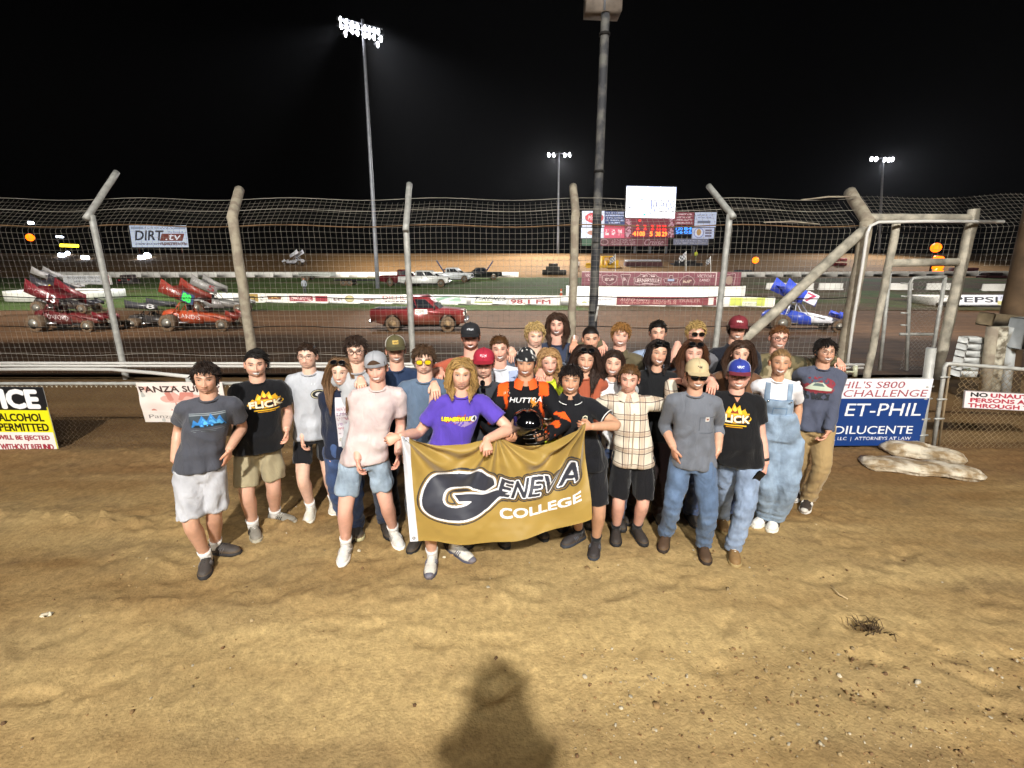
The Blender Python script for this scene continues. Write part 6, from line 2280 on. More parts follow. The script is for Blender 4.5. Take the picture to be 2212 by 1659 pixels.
    if bt_.get('bib'):
        pm.loft([(cen(.53), r, f, .108 * P, .082 * P), (cen(.60), r, f, .098 * P, .076 * P), (cen(.655), r, f, .094 * P, .076 * P), (cen(.67), r, f, .085 * P, .072 * P)], 18, p=2.6)
    v, fc, nv = remeshed(pm, .013, 5, .6)
    rel = v - np.array([B.x, B.y, 0])
    q = rel @ np.array([[*r], [*f], [0, 0, 1]]).T
    d = .006 * np.sin(np.abs(q[:, 0]) * 40 - q[:, 2] * 38 + 8 * vn(q, 5, seed + 23)) * ss(.3, .7, vn(q, 7, seed + 24)) + .010 * (vn(q * [1, 1, .5], 15, seed + 12) - .5) + .004 * (vn(q * [1, 1, 1.2], 34, seed + 13) - .5)
    if short:
        d += .007 * np.sin(np.arctan2(q[:, 1], np.abs(q[:, 0]) - .052 * P) * 5 + 9 * vn(q * [1, 1, .2], 6, seed)) * ss(.5, .34, q[:, 2] / P)
    else:
        d += .0045 * np.sin(q[:, 2] * 80 + 7 * vn(q, 7, seed + 14)) * (np.exp(-((q[:, 2] / P - .08) / .05) ** 2) + .6 * np.exp(-((q[:, 2] / P - .28) / .05) ** 2))
    v = v + nv * (d * bt_.get('fold', 1) + .003)[:, None]
    pants = MB().add(v, fc).build({'shorts': 'shorts', 'jeans': 'jeans', 'overalls': 'overalls'}.get(bt_['kind'], 'trousers'), fabric(bt_['col'], 'denim' if bt_['kind'] in ('jeans', 'overalls') or bt_.get('denim') else 'tee'), t)
    # ---- socks and shoes
    for s in (-1, 1):
        h0, K, A = legp[s]
        if short and socks:
            sk = .08 if shoes[0] != 'high' else .1
            top_ = A.lerp(K, sk * 2.2)
            MB().tube([A - UP * .035, A, A.lerp(K, sk), top_], np.array([.0255, .0255, .0265, .0295]) * P * mus, 14).build('sock', fabric(socks), t)
        shoe(t, A, 0.0, toe[s], *shoes, L=(.285 if not fem else .25) * P / 1.78)
    if extra:
        extra(dict(t=t, shirt=shirt, pants=pants, cen=cen, r=r, f=f, P=P, B=B, jo=jo, legp=legp, Hc=Hc, project=project, tohead=tohead, Y=Y, pv=(v, fc)))
    at_origin(t, (B.x, B.y, 0))
    return t
# ------------------------------------------------------------ printed designs on clothes
def pr_mountain():
    c = Cv(84, 54)
    c.put(c.rect(.03, .08, .97, .74), '3a444c')
    c.put(c.rect(.03, .08, .97, .12) | c.rect(.03, .16, .97, .19), '8a9298')
    c.put(c.poly([(.06, .7), (.15, .35), (.25, .5), (.36, .2), (.48, .45), (.6, .12), (.72, .42), (.82, .22), (.94, .7)]), '2f7ac0')
    c.put(c.poly([(.3, .66), (.38, .34), (.5, .56), (.6, .26), (.68, .5), (.8, .4), (.9, .66)]) & (c.noise(4) > .42), '5ab0ea')
    c.put(c.rect(.05, .6, .95, .72) & (c.noise(5, 3) > .45), '1c2a34')
    c.put(c.rect(.03, .82, .97, .86) | (c.rect(.08, .9, .92, .94) & (c.noise(5, 2) > .35)), '747b80')
    return c
def pr_flame(txt='FLICK'):
    c = Cv(96, 60)
    c.put(c.poly([(.1, .55), (.2, .36), (.26, .42), (.34, .16), (.41, .26), (.48, .02), (.55, .22), (.63, .08), (.68, .3), (.78, .22), (.84, .4), (.92, .42), (.88, .6), (.6, .6), (.3, .62)]), 'e0a818')
    c.put(c.poly([(.3, .4), (.38, .26), (.44, .34), (.5, .14), (.56, .34), (.64, .2), (.7, .42), (.5, .5)]), 'f4d850')
    c.put(c.poly([(.38, .46), (.44, .28), (.5, .36), (.58, .28), (.62, .46)]), '8a3414')
    c.put(c.ell(.52, .62, .46, .2) & ~c.ell(.52, .6, .41, .15), 'e2b428')
    k = c.text(txt, .12, .5, .92, .78, shear=-.05, bold=1.2)
    c.put(c.dil(k, 1.6), '8a1c1c').put(k, 'f2ecc8')
    c.put(c.rect(.2, .86, .85, .93), 'e0b020').put(c.rect(.3, .95, .75, .985), 'd09418')
    return c
def pr_g():
    c = Cv(60, 44)
    c.put(c.ell(.5, .5, .49, .47), '1c1e22').put(c.ell(.5, .5, .43, .39), 'cfc6a4').put(c.ell(.5, .5, .38, .33), '1c1e22')
    c.put(c.ell(.52, .5, .2, .17), 'ccccce').put(c.rect(.55, .4, .95, .52), 'ccccce').put(c.rect(.48, .52, .85, .66), '1c1e22')
    return c
def pr_small(txt, col, w=40, h=14):
    c = Cv(w, h)
    return c.put(c.text(txt, .05, .1, .95, .9, bold=.6), col)
def pr_girl():
    c = Cv(70, 96)
    for k, (a, col) in enumerate(((.04, '9c3a4a'), (.16, '6a4a78'), (.28, 'a04858'), (.42, '8a5a90'), (.54, 'b05a68'), (.68, '7a5a70'), (.82, '8a8a5a'))):
        c.put(c.rect(.04, a, .96, a + .085) & (c.noise(4.5, k) > .38), col)
    c.put(c.text('CARS', .1, .14, .9, .24, bold=.6), '7c2c48').put(c.text('NOW', .15, .27, .85, .36, bold=.6), '7c3448')
    return c
def pr_lern():
    c = Cv(110, 46)
    c.put(c.poly([(.0, .5), (.2, .25), (.7, .1), (1, .3), (.95, .6), (.7, .98), (.4, .8)]) & (c.noise(3.5) > .58), 'a4404c')
    c.put(c.poly([(.3, .55), (.75, .5), (.9, .7), (.6, .95)]) & (c.noise(3.5, 4) > .4), '9c86b8')
    k = c.text('LERNERVILLE', .03, .3, .8, .52, shear=.25, bold=1)
    c.put(c.dil(k, 1.4), '2c2040').put(k, 'f0d428')
    c.put(c.ell(.89, .45, .085, .2), 'e4e4e8').put(c.text('4', .855, .32, .92, .58, bold=1.2), '20182c')
    return c
def pr_suit():
    c = Cv(110, 44)
    k = c.text('HUTTRA', .02, .12, .86, .46, shear=.25, bold=1)
    c.put(k, 'e4e4e6')
    c.put(c.poly([(.55, .4), (.6, .05), (.63, .35), (.7, .1), (.68, .45), (.8, .4), (.6, .85), (.62, .55)]), 'e8902c')
    c.put(c.text('Racing', .55, .5, .97, .82, shear=.3), 'd8a050')
    return c
def pr_shield():
    c = Cv(30, 40)
    return c.put(c.poly([(.5, .02), (.9, .14), (.92, .55), (.5, .98), (.08, .55), (.1, .14)]), 'd8d4b8').put(c.poly([(.5, .14), (.78, .22), (.8, .52), (.5, .82), (.2, .52), (.22, .22)]), '1a1b20').put(c.poly([(.5, .25), (.62, .45), (.5, .65), (.38, .45)]), 'b8b090')
def pr_car():
    c = Cv(96, 84)
    c.put(c.ell(.5, .32, .47, .26) & (c.noise(6) > .42), '84303c')
    c.put(c.ell(.5, .48, .46, .2) & (c.noise(4, 3) > .3), '8c3440')
    c.put(c.poly([(.22, .42), (.34, .28), (.62, .26), (.74, .4), (.88, .46), (.86, .54), (.14, .54)]), 'b9c4b0').put(c.poly([(.32, .4), (.4, .3), (.58, .29), (.66, .4)]), '5a6a68')
    c.put(c.rect(.1, .54, .9, .62), '7c2630').put(c.rect(.16, .62, .84, .9) & (c.noise(6, 7) > .4), '2c3038').put(c.text('1970 RALLY', .2, .76, .82, .88), '1d2126')
    return c
_ps = [0]
def pr_patch(bg, fg, txt=None, w=40, h=26):
    c = Cv(w, h, bg)
    _ps[0] += 1
    c.put(c.text(txt, .08, .28, .92, .74, bold=.5) if txt else c.rect(.1, .25, .9, .75) & (c.noise(2.6, _ps[0]) > .45), fg)
    return c
def pr_tag():
    return Cv(12, 12, 'd8d2cc').put(Cv(12, 12).rect(.25, .3, .75, .7), '8a5a48')

def paint_suit(q, zf, P):
    c = np.tile(np.array(C('141519')), (len(q), 1))
    ax = np.abs(q[:, 0])
    o = (zf > .785) & (ax > .12) & (ax < .2) & (q[:, 1] > -.06)
    o |= (np.abs(ax - .155 - .02 * np.sin(q[:, 2] * 18)) < .011) & (zf > .62) & (zf < .8) & (q[:, 1] > 0)
    o |= (ax > .2) & (vn(q, 16, 3) > .68) & (zf < .72)
    c[o] = C('ec5c1c')
    return c
def plaid_mat():
    """cream cloth with pairs of thin brown lines and paler bands, woven by arithmetic on the coordinates"""
    m = mat('plaid_cloth', C('e0d6c4'), .88, bump=.25, bscale=260, wrinkle=.45, spec=.25)
    nt = m.node_tree
    N, L = nt.nodes, nt.links
    b = N['Principled BSDF']
    tc = N.new('ShaderNodeTexCoord')
    sp = N.new('ShaderNodeSeparateXYZ')
    L.new(tc.outputs['Object'], sp.inputs[0])
    src = b.inputs['Base Color'].links[0].from_socket
    for ax, per in (('X', .125), ('Z', .14)):
        md = N.new('ShaderNodeMath')
        md.operation = 'FLOORED_MODULO'
        L.new(sp.outputs[ax], md.inputs[0])
        md.inputs[1].default_value = per
        for c0, wd, col, fac in ((.055, .013, 'a88c74', .5), (.034, .0042, '4a3432', .8), (.076, .0042, '5c423c', .75)):
            cm = N.new('ShaderNodeMath')
            cm.operation = 'COMPARE'
            L.new(md.outputs[0], cm.inputs[0])
            cm.inputs[1].default_value, cm.inputs[2].default_value = c0, wd
            ml = N.new('ShaderNodeMath')
            ml.operation = 'MULTIPLY'
            L.new(cm.outputs[0], ml.inputs[0])
            ml.inputs[1].default_value = fac
            mx = N.new('ShaderNodeMix')
            mx.data_type = 'RGBA'
            L.new(ml.outputs[0], mx.inputs[0])
            L.new(src, mx.inputs[6])
            mx.inputs[7].default_value = (*C(col), 1)
            src = mx.outputs[2]
    L.new(src, b.inputs['Base Color'])
    return m
def paint_camo(q, zf, P):
    a, b = vn(q, 9, 3), vn(q, 14, 8)
    c = np.tile(np.array(C('a39476')), (len(q), 1))
    c[a > .52] = C('6f654a')
    c[b > .6] = C('4a4634')
    c[(a < .3)] = C('c4b896')
    return c
VC = lambda n: mat(n, None, .88, vcol=True, bump=.25, bscale=260, wrinkle=.65, spec=.25)

def legs_out(**k):
    return k
JE, SH = (lambda col='41598a', **k: dict(kind='jeans', col=col, **k)), (lambda col, hem=.285, **k: dict(kind='shorts', col=col, hem=hem, **k))
SM = lambda s=.7, teeth=True, **k: dict(smile=s, teeth=teeth, **k)

# ------------------------------------------------------------ front row
person('young man with dark mop in charcoal mountain print tee and pale grey shorts', (438, 774), feet=[(446, 1232), (488, 1195)], skin='mid', hair=('mop', '251a14'), pad=.035, seed=1,
       top=dict(col='4a4c55', prints=[(pr_mountain(), .015, .745, .25, .165)], hem=.50), bottom=SH('b9bac0', .285, bag=1.1), shoes=('low', '3a393b', '2a2829', '5c5a5c'), socks='e6e4e0', toes={-1: (.05, 1), 1: (1, .45)},
       arms={-1: dict(p=(384, 1008), dy=-.02, grip='pocket', pole=(-1, -.5, 0)), 1: dict(p=(492, 985), dy=-.02, grip='pocket', pole=(1, -.5, 0))}, face=SM(.35, False, squint=.6), tilt=.02)
person('heavyset dark haired man in black flame print tee and khaki shorts', (547, 751), feet=[(552, 1158), (612, 1127)], w=1.32, skin='fair', hair=('swept', '15110f', dict(part=.03)), seed=2, twist=.12,
       top=dict(col='121317', prints=[(pr_flame(), .05, .752, .30, .185)], hem=.475, fold=.8), bottom=SH('a89c7e', .30, bag=1.12), shoes=('low', '8a877e', 'a8a290', '2a2a2a'), toes={-1: (.2, 1), 1: (1, .7)},
       arms={-1: dict(p=(516, 975), dy=-.05, grip='hang', pole=(-1, -.5, 0)), 1: dict(p=(621, 945), dy=-.05, grip='hang', pole=(1, -.5, 0))}, face=SM(.5, True, stubble=.35, wide=1.06, jaw=1.12))
person('young man in wire glasses, pale grey emblem tee and black shorts', (661, 735), feet=[(670, 1118), (722, 1102)], skin='pale', hair=('short', '33241a'), seed=3, pad=.026,
       top=dict(col='b4b7be', prints=[(pr_g(), .075, .735, .13, .095), (pr_small('H', 'f0f0f0', 14, 10), .035, .79, .03, .02)]), bottom=SH('17171b', .345), shoes=('low', 'dcd8cc', 'e4e0d4'), toes={-1: (.0, 1), 1: (.1, 1)},
       arms={-1: dict(p=(655, 962), dy=-.12, grip='hang', pole=(-1, -.5, -.2)), 1: 'back'}, glasses='wire', face=SM(.25, False))
def cardi(o):
    pass
person('young woman with long light brown hair, navy cardigan over printed tee and blue jeans', (733, 768), feet=[(745, 1142), (774, 1158)], sex='f', skin='pale', hair=('long', '6e5238'), glasses=('sun', 'cap'), seed=4, tilt=.1,
       top=dict(col='1d2438', sleeve='long', slv=1.2, hem=.47, prints=[(Cv(70, 110, 'cbc6cc'), .035, .675, .15, .42), (pr_girl(), .035, .66, .14, .34)]), bottom=JE('33476e'), shoes=('low', '2a2a2a', 'b4ac84'), toes={-1: (0, 1), 1: (.3, 1)},
       arms={-1: dict(p=(713, 1000), dy=-.06, grip='hang', pole=(-1, -.4, 0)), 1: 'back'}, face=SM(.45, True, squint=.1))
person('young man in black glasses with thick brown hair behind the navy cardigan', (766, 719), Y=3.85, skin='pale', hair=('mop', '30221a'), pad=.03, seed=5,
       top=dict(col='aeb0b4'), bottom=JE('2c3850'), arms={1: dict(p=(777, 833), dy=-.3, grip='rest'), -1: 'back'}, glasses='thick', face=SM(.25, False))
person('young man in backwards grey cap, mottled pale pink tee and light denim shorts', (811, 757), feet=[(745, 1203), (857, 1172)], skin='rosy', hair=('short', '5a4028'), hat=dict(col='a4a6ac', backward=True), seed=6, w=1.08,
       top=dict(mat=mat('pink_mottled', C('dac9c6'), .88, vscale=4.5, var2=C('c9b5b4'), bump=.25, bscale=260, wrinkle=.6), col='dac9c6', hem=.485), bottom=SH('93a4b5', .335, denim=True, bag=1.12), shoes=('low', 'e6e4de', 'efece6', 'b4b2b0'), toes={-1: (-.05, 1), 1: (.35, 1)},
       arms={-1: dict(p=(775, 1012), dy=-.16, grip='hang', pole=(-1, -.5, 0)), 1: dict(p=(861, 1000), dy=-.05, grip='hang', pole=(1, -.5, 0))}, face=SM(.55, True, squint=.55, wide=1.04), tilt=-.03)
person('man in olive and white trucker cap and navy tee behind the man with yellow sunglasses', (853, 722), Y=4.02, skin='fair', hair=('short', '4a3422'), hat=dict(col='4e4a30', front='5c5638', mesh='d8d4cc', brim='4a452c', logo=(pr_patch('c8a858', '6a5a30'), .05, .032)), seed=7,
       top=dict(col='2a3a58'), bottom=JE('20242c'), face=SM(.6, True, stubble=.2), arms={-1: 'back', 1: 'back'})
person('young man in yellow lensed sunglasses, curly brown hair and slate blue tee', (914, 738), Y=3.68, skin='pale', hair=('mop', '4a3626'), pad=.03, glasses='yellow', seed=8,
       top=dict(col='5a6c82'), bottom=dict(kind='trousers', col='1c1d22'), arms={1: dict(p=(937, 846), dy=-.36, grip='rest'), -1: 'down'}, face=SM(.2, False))
person('long haired blond man in purple tee holding the banner', (996, 768), feet=[(932, 1228), (998, 1203)], skin='fair', hair=('curly_long', '9a7a48', dict(ln=.8)), seed=9, w=1.03,
       top=dict(col='5a44b0', prints=[(pr_lern(), .01, .742, .275, .12)], hem=.5), bottom=SH('3a3a40', .29), shoes=('low', 'd6d4cc', '4a4c5c', '6a6c7c'), toes={-1: (-.05, 1), 1: (.75, .8)},
       arms={-1: dict(p=(862, 943), dy=-.22, grip='fist', pole=(-.6, -.3, -1), hd=(-.75, .3, -.2), palm_v=(.2, -1, -.3), th=(0, 0, 1), curl=.8), 1: dict(p=(1050, 950), dy=-.26, grip='fist', pole=(1, -.3, -.4), hd=(.1, .6, -.55), palm_v=(0, -.3, -1), th=(-1, 0, 0), curl=.6)}, face=SM(.3, False, stubble=.3))
person('bearded man in black cap and rust tee behind the long haired man in purple', (1016, 695), Y=4.15, skin='rosy', hair=('short', '6a3c20'), hat=dict(col='17181c', front='1c1d22', mesh='24252a', logo=(pr_patch('1c1d22', 'b8bac0', None), .07, .035)), seed=10,
       top=dict(col='a8553f'), bottom=JE('2a3040'), arms={-1: dict(p=(950, 815), dy=-.32, grip='rest', pole=(-.8, -.6, -.4)), 1: 'out'}, face=SM(.6, True, beard='5e3218'))
person('young man in red cap and dark grey tee with sunglasses hung at the collar', (1045, 750), Y=3.72, skin='pale', hair=('short', '3a2a1e'), hat=dict(col='a01c30', front='a8203a', brim='981a2c', logo=(pr_patch('a8203a', 'd8c8d0', None), .06, .04)), seed=11,
       top=dict(col='3a3c42', prints=[(pr_small('FIRE', 'b4b43c', 34, 12), .06, .74, .10, .03)]), bottom=JE('20242c'), arms={-1: 'back', 1: 'back'}, face=SM(.2, False, squint=.5))
person('young man with short brown hair in white tee under an open blue checked shirt', (1079, 720), Y=4.12, skin='rosy', hair=('short', '54381f'), seed=12,
       top=dict(col='dfe2ea', prints=[(Cv(30, 60, '3a4a78').put(Cv(30, 60).noise(5) > .5, 'a8b4d4'), .13, .76, .10, .24), (Cv(26, 60, '3a4a78').put(Cv(26, 60).noise(5, 3) > .5, 'a8b4d4'), -.15, .76, .07, .24)]), bottom=JE('2a3040'), arms={-1: 'back', 1: 'back'}, face=SM(.8, True, squint=.7), tilt=-.05)
person('young man with curly pale blond hair beside the tall long haired man', (1156, 690), Y=4.3, skin='pale', hair=('curl', 'b89c68'), pad=.035, seed=13,
       top=dict(col='6a7484'), bottom=JE('2a3040'), arms={-1: dict(p=(1106, 768), dy=-.16, grip='rest'), 1: 'back'}, face=SM(.4, False, squint=.1))
def racer(o):
    pass
person('racing driver in black and orange suit with a black paisley bandana, holding a helmet', (1136, 748), feet=[(1088, 1150), (1168, 1152)], Y=3.62, skin='tan', hair=('short', '1c1512'), hat=dict(bandana=True), seed=14, w=1.08, pad=.012,
       top=dict(kind='suit', col='141519', mat=VC('suit_cloth'), paint=paint_suit, sleeve='long', slv=1.12, collar='shirt', cmat=mat('orange_collar', C('ec5c1c'), .8), prints=[(pr_suit(), .02, .755, .30, .12), (pr_small('JRi', 'f0e8d8', 24, 12), -.15, .80, .06, .03)], hem=.5), bottom=dict(kind='trousers', col='15161a'), shoes=('high', '1a1a1c', '1a1a1c'),
       arms={-1: dict(p=(1092, 946), dy=-.30, grip='fist', pole=(-1, -.4, -.5), hd=(.5, .75, .1), palm_v=(.5, .1, 1), th=(-.3, 1, .2), curl=.45), 1: dict(p=(1178, 944), dy=-.30, grip='fist', pole=(1, -.4, -.5), hd=(-.45, .75, .1), palm_v=(-.6, .1, .9), th=(.3, 1, .2), curl=.45)}, face=SM(.65, True, brow='1a120e', stubble=.25, squint=.2))
person('tall smiling man with long wavy brown hair and stubble in navy tee', (1204, 672), Y=4.72, skin='rosy', hair=('curly_long', '3a261a'), seed=15, w=1.05,
       top=dict(col='3a4258', prints=[(pr_small('Alaska', 'b4b8c4', 34, 14), .11, .755, .08, .03)]), bottom=JE('2a3040'), arms={-1: 'back', 1: 'back'}, face=SM(.8, True, beard='4a2c1c', stubble=.45, squint=.5))
person('smiling woman with frizzy light brown curls in a neon yellow tee', (1186, 746), Y=3.98, sex='f', skin='rosy', hair=('curly_long', '9a7850', dict(ln=.95)), seed=16, pad=.03,
       top=dict(col='d9ec3c'), bottom=JE('3a4a6c'), arms={-1: dict(p=(1168, 816), dy=-.3, grip='rest'), 1: 'back'}, face=SM(.9, True, squint=.5), tilt=-.06)
person('smiling dark haired man in black white trimmed polo holding the banner corner', (1234, 780), feet=[(1236, 1172), (1284, 1195)], skin='tan', hair=('mop', '1d1512'), pad=.032, seed=17,
       top=dict(kind='polo', col='15161b', collar='shirt', trim='dcdcdc', hem=.47, prints=[(pr_shield(), .085, .745, .045, .065), (pr_small('22', 'c8c8ce', 20, 16), -.085, .735, .05, .04), (pr_small('H', 'd4d4d8', 14, 10), -.085, .765, .028, .018)]), bottom=SH('1c1c20', .30), shoes=('low', '23262e', '30343c', '4a505c'), socks='1c1c1e', toes={-1: (-.75, .7), 1: (-.2, 1)},
       arms={-1: 'back', 1: dict(p=(1278, 922), dy=-.28, grip='fist', pole=(1, .1, -.35), hd=(-1, .25, .15), palm_v=(-.1, -1, -.2), th=(0, .2, 1), curl=.75)}, face=SM(.85, True, squint=.35))
person('laughing woman with long dark wavy hair, sunglasses on her head and rust top', (1266, 741), Y=3.95, sex='f', skin='mid', hair=('curly_long', '2c1c14', dict(ln=1.5)), glasses=('sun', 'cap'), seed=18,
       top=dict(col='a8583e'), bottom=JE('3a4a6c'), arms={-1: 'back', 1: 'back'}, face=SM(1.0, True, squint=.7))
person('young man with dark buzz cut in navy tee looking over the laughing woman', (1277, 704), Y=4.5, skin='mid', hair=('buzz', '1e1713'), seed=19, pad=.006,
       top=dict(col='23283a'), bottom=JE('2a3040'), arms={-1: dict(p=(1241, 752), dy=-.1, grip='rest'), 1: 'back'}, face=SM(.2, False))
person('young man with swept ginger blond hair in olive jacket in the back row', (1342, 692), Y=4.55, skin='rosy', hair=('mop', '8a6234'), seed=20, pad=.03,
       top=dict(kind='jacket', col='5c5440', sleeve='long', collar='shirt', slv=1.15), bottom=JE('2a3040'), arms={-1: dict(p=(1303, 754), dy=-.12, grip='rest'), 1: 'out'}, face=SM(.7, True), tilt=.06)
person('smiling young woman with dark tied hair and white tee behind the checked shirt', (1327, 750), Y=3.98, sex='f', skin='fair', hair=('bob', '2e1e16'), seed=21,
       top=dict(col='e2e2e4'), bottom=JE('3a4a6c'), arms={-1: 'back', 1: 'back'}, face=SM(.9, True, squint=.4), tilt=.12)
person('shorter young man in cream and brown plaid shirt with arms round his neighbours', (1361, 782), feet=[(1330, 1166), (1382, 1165)], skin='rosy', hair=('short', '5c4024'), seed=22, w=1.08,
       top=dict(kind='plaid', col='e0d6c4', mat=plaid_mat(), sleeve='long', slv=1.15, collar='shirt', cmat=mat('cream_collar', C('d8ccb8'), .88, var=.15, vscale=40), hem=.46, prints=[(Cv(3, 44, '9c8c78'), .0, .62, .012, .45)]), bottom=SH('131317', .285, bag=1.1), shoes=('low', '222226', '1c1c1e'), socks='1a1a1c', toes={-1: (-.05, 1), 1: (.3, 1)},
       arms={-1: dict(p=(1300, 862), dy=.16, grip='rest', pole=(-1, -.3, -.7), hd=(-1, .2, .1)), 1: dict(p=(1452, 838), dy=.14, grip='rest', pole=(1, -.3, -.6), hd=(1, .2, 0))}, face=SM(.35, False, wide=1.03))
person('black haired young man in pale blue shirt behind the woman in black', (1423, 688), Y=4.62, skin='fair', hair=('short', '17120f'), seed=23, pad=.02,
       top=dict(col='8c9cb8', sleeve='long', collar='shirt', kind='jacket'), bottom=JE('2a3040'), arms={-1: 'back', 1: 'out'}, face=SM(.5, True, squint=.6))
person('smiling woman with short dark hair in black tee, sunglasses on her head', (1424, 728), Y=4.05, sex='f', skin='mid', hair=('bob', '1f1512'), glasses=('sun', 'cap'), seed=24, w=1.08,
       top=dict(col='16171a'), bottom=dict(kind='trousers', col='2a1c1c'), arms={-1: 'back', 1: 'down'}, face=SM(.9, True, squint=.6), tilt=.05, nod=.05)
person('young man with tousled blond curls and mirrored sunglasses in the back row', (1506, 688), Y=4.6, skin='rosy', hair=('curl', 'b0935c'), glasses='mirror', seed=25, pad=.035,
       top=dict(col='6a6a70'), bottom=JE('2a3040'), arms={-1: dict(p=(1466, 754), dy=-.14, grip='rest'), 1: 'out'}, face=SM(.4, True))
person('smiling woman with long auburn brown hair and brown top behind the tan cap', (1501, 728), Y=4.05, sex='f', skin='rosy', hair=('long', '4c2e1c'), glasses=('sun', 'cap'), seed=26,
       top=dict(col='5a3426', sleeve='long'), bottom=JE('3a4a6c'), arms={-1: 'back', 1: 'back'}, face=SM(1.0, True, squint=.5), tilt=.04)
def pocket27(o):
    MB().tube([tuple(o['cen'](.70) + o['r'] * (.05 + .1 * k) + UP * (-.0) + o['f'] * .13) for k in (0, 1)], .0001, 3)
person('young man in tan cap, dark sunglasses, grey long sleeves and blue jeans', (1508, 770), feet=[(1434, 1178), (1521, 1202)], skin='mid', hair=('short', '5a4430'), hat=dict(col='c9b68e', logo=(pr_patch('c9b68e', '5a5040', None, 26, 20), .045, .035)), glasses='sun', seed=27, pad=.03,
       top=dict(col='6c7079', sleeve='34', hem=.475, prints=[(pr_tag(), .09, .735, .03, .034), (Cv(40, 44).put(Cv(40, 44).rect(0, 0, 1, .06) | Cv(40, 44).rect(0, 0, .05, .8) | Cv(40, 44).rect(.95, 0, 1, .8) | Cv(40, 44).rect(.05, .9, .95, .97), '565a63'), .085, .705, .115, .13)]), bottom=JE('5a708f'), shoes=('boot', '4a3526', '2e221a'), toes={-1: (-.2, 1), 1: (.0, 1)},
       arms={-1: dict(p=(1458, 980), dy=-.06, grip='pocket', pole=(-1, -.5, 0), hd=(.2, -.1, -.8)), 1: dict(p=(1545, 988), dy=-.06, grip='pocket', pole=(1, -.5, 0), hd=(-.2, -.1, -.8))}, face=SM(.8, True))
person('young man in maroon cap and black polo with shaggy hair in the back row', (1596, 680), Y=4.55, skin='fair', hair=('mop', '33231a'), hat=dict(col='70202a', front='78242e', logo=(pr_patch('78242e', 'd8ccc8', None), .07, .035)), seed=28,
       top=dict(kind='polo', col='1a1c26', collar='shirt'), bottom=JE('2a3040'), arms={-1: 'out', 1: 'out'}, face=SM(.4, True, squint=.5))
person('young woman with long brown hair half hidden behind the blue and white cap', (1603, 730), Y=4.08, sex='f', skin='fair', hair=('long', '3c281c'), seed=29,
       top=dict(col='6a4a34', sleeve='long'), bottom=JE('3a4a6c'), arms={-1: 'back', 1: 'back'}, face=SM(.5, True))
HOLD = []
def watch_phone(o):
    Sj, E, H, hd, palm, th, cur = o['jo'][1]
    HOLD.append(H + Vector(hd).normalized() * .105 + Vector(palm).normalized() * .04 + o['f'] * .09 - o['r'] * .035)
    ax = (H - E).normalized()
    c = H - ax * .035
    u_ = ax.orthogonal().normalized()
    w_ = ax.cross(u_)
    MB().tube([c - ax * .011, c + ax * .011], .0335, 16).build('watch', mat('watch_strap', C('141416'), .5), o['t'])
person('older man in blue and white cap, black flame print tee and tan boots', (1599, 772), feet=[(1560, 1140), (1585, 1208)], skin='rosy', hair=('short', '7a6a5c'), hat=dict(col='2c3c90', front='2c3c98', mesh='d0d4e0', brim='7a2c38', logo=(pr_patch('2c3c98', 'd8e0ea', None), .06, .04)), glasses='wire', seed=30, w=1.22, pad=.03,
       top=dict(col='131316', prints=[(pr_flame(), -.03, .745, .27, .2), (Cv(30, 30).put(Cv(30, 30).poly([(.1, 0), (.9, 0), (.5, 1)]), 'c08a70'), .0, .822, .085, .06)], hem=.47, fold=.8), bottom=JE('8798b2', bag=1.06), shoes=('boot', '8a6a40', 'a08a5c'), toes={-1: (.1, 1), 1: (-.05, 1)},
       arms={-1: dict(p=(1541, 838), dy=-.1, grip='rest', pole=(-1, -.6, 0)), 1: dict(p=(1652, 1026), dy=-.1, grip='hang', pole=(1, -.5, 0))}, face=SM(.8, True, wide=1.07, jaw=1.12, squint=.5, brow='6a5a4c'), extra=watch_phone)
person('young man in dark rimmed glasses and tan camouflage shirt in the back row', (1686, 699), Y=4.55, skin='rosy', hair=('short', '6a4426'), glasses='thick', seed=31,
       top=dict(kind='jacket', col='8a7e62', mat=VC('camo_cloth'), paint=paint_camo, sleeve='long', slv=1.15), bottom=JE('2a3040'), arms={-1: 'back', 1: dict(p=(1818, 792), dy=-.16, grip='rest', pole=(.5, -.8, -.2))}, face=SM(.7, True), tilt=.03)
def straps(o):
    cv = Cv(20, 60, '8699ae')
    cv.put(cv.rect(.0, .0, .12, 1) | cv.rect(.88, 0, 1, 1), '64809e')
    for s in (-1, 1):
        o['project'](cv, s * .085, .765, .04, .22, 'strap', m=mat('denim_print', None, .85, vcol=True, var=.3, vscale=9, bump=.4, bscale=220), off=.006)
    b = Cv(70, 50, '8699ae')
    b.put(b.rect(0, 0, 1, .05) | b.rect(.25, .4, .75, .44) | b.rect(.25, .4, .28, .9) | b.rect(.72, .4, .75, .9), '64809e')
    o['project'](b, 0, .70, .22, .17, 'bib', m=mat('denim_print', None), off=.008)
    for s in (-1, 1):
        c = o['cen'](.745) + o['r'] * s * .085 + o['f'] * .125
        MB().ell(c, (.009, .009, .009), 8, 6).build('buckle', CHR, o['t'])
person('smiling woman in pale denim overalls and white tee with her blond hair tied back', (1689, 750), feet=[(1640, 1134), (1668, 1142)], sex='f', skin='tan', hair=('bun', '8a6c48'), seed=32, pad=.014,
       top=dict(col='e4e2e6', hem=.575, fit=.93), bottom=dict(kind='overalls', col='8699ae', bag=1.28, bib=True), shoes=('low', 'e8e6e0', 'e6e2d4', '1a1a1c'), toes={-1: (-.7, .8), 1: (-.35, 1)}, arms={-1: 'back', 1: dict(p=(1716, 930), dy=-.08, grip='pocket', pole=(1, -.5, .1), hd=(-.35, -.1, -.8))}, face=SM(1.0, True, squint=.3, brow='5a4028'), extra=straps)
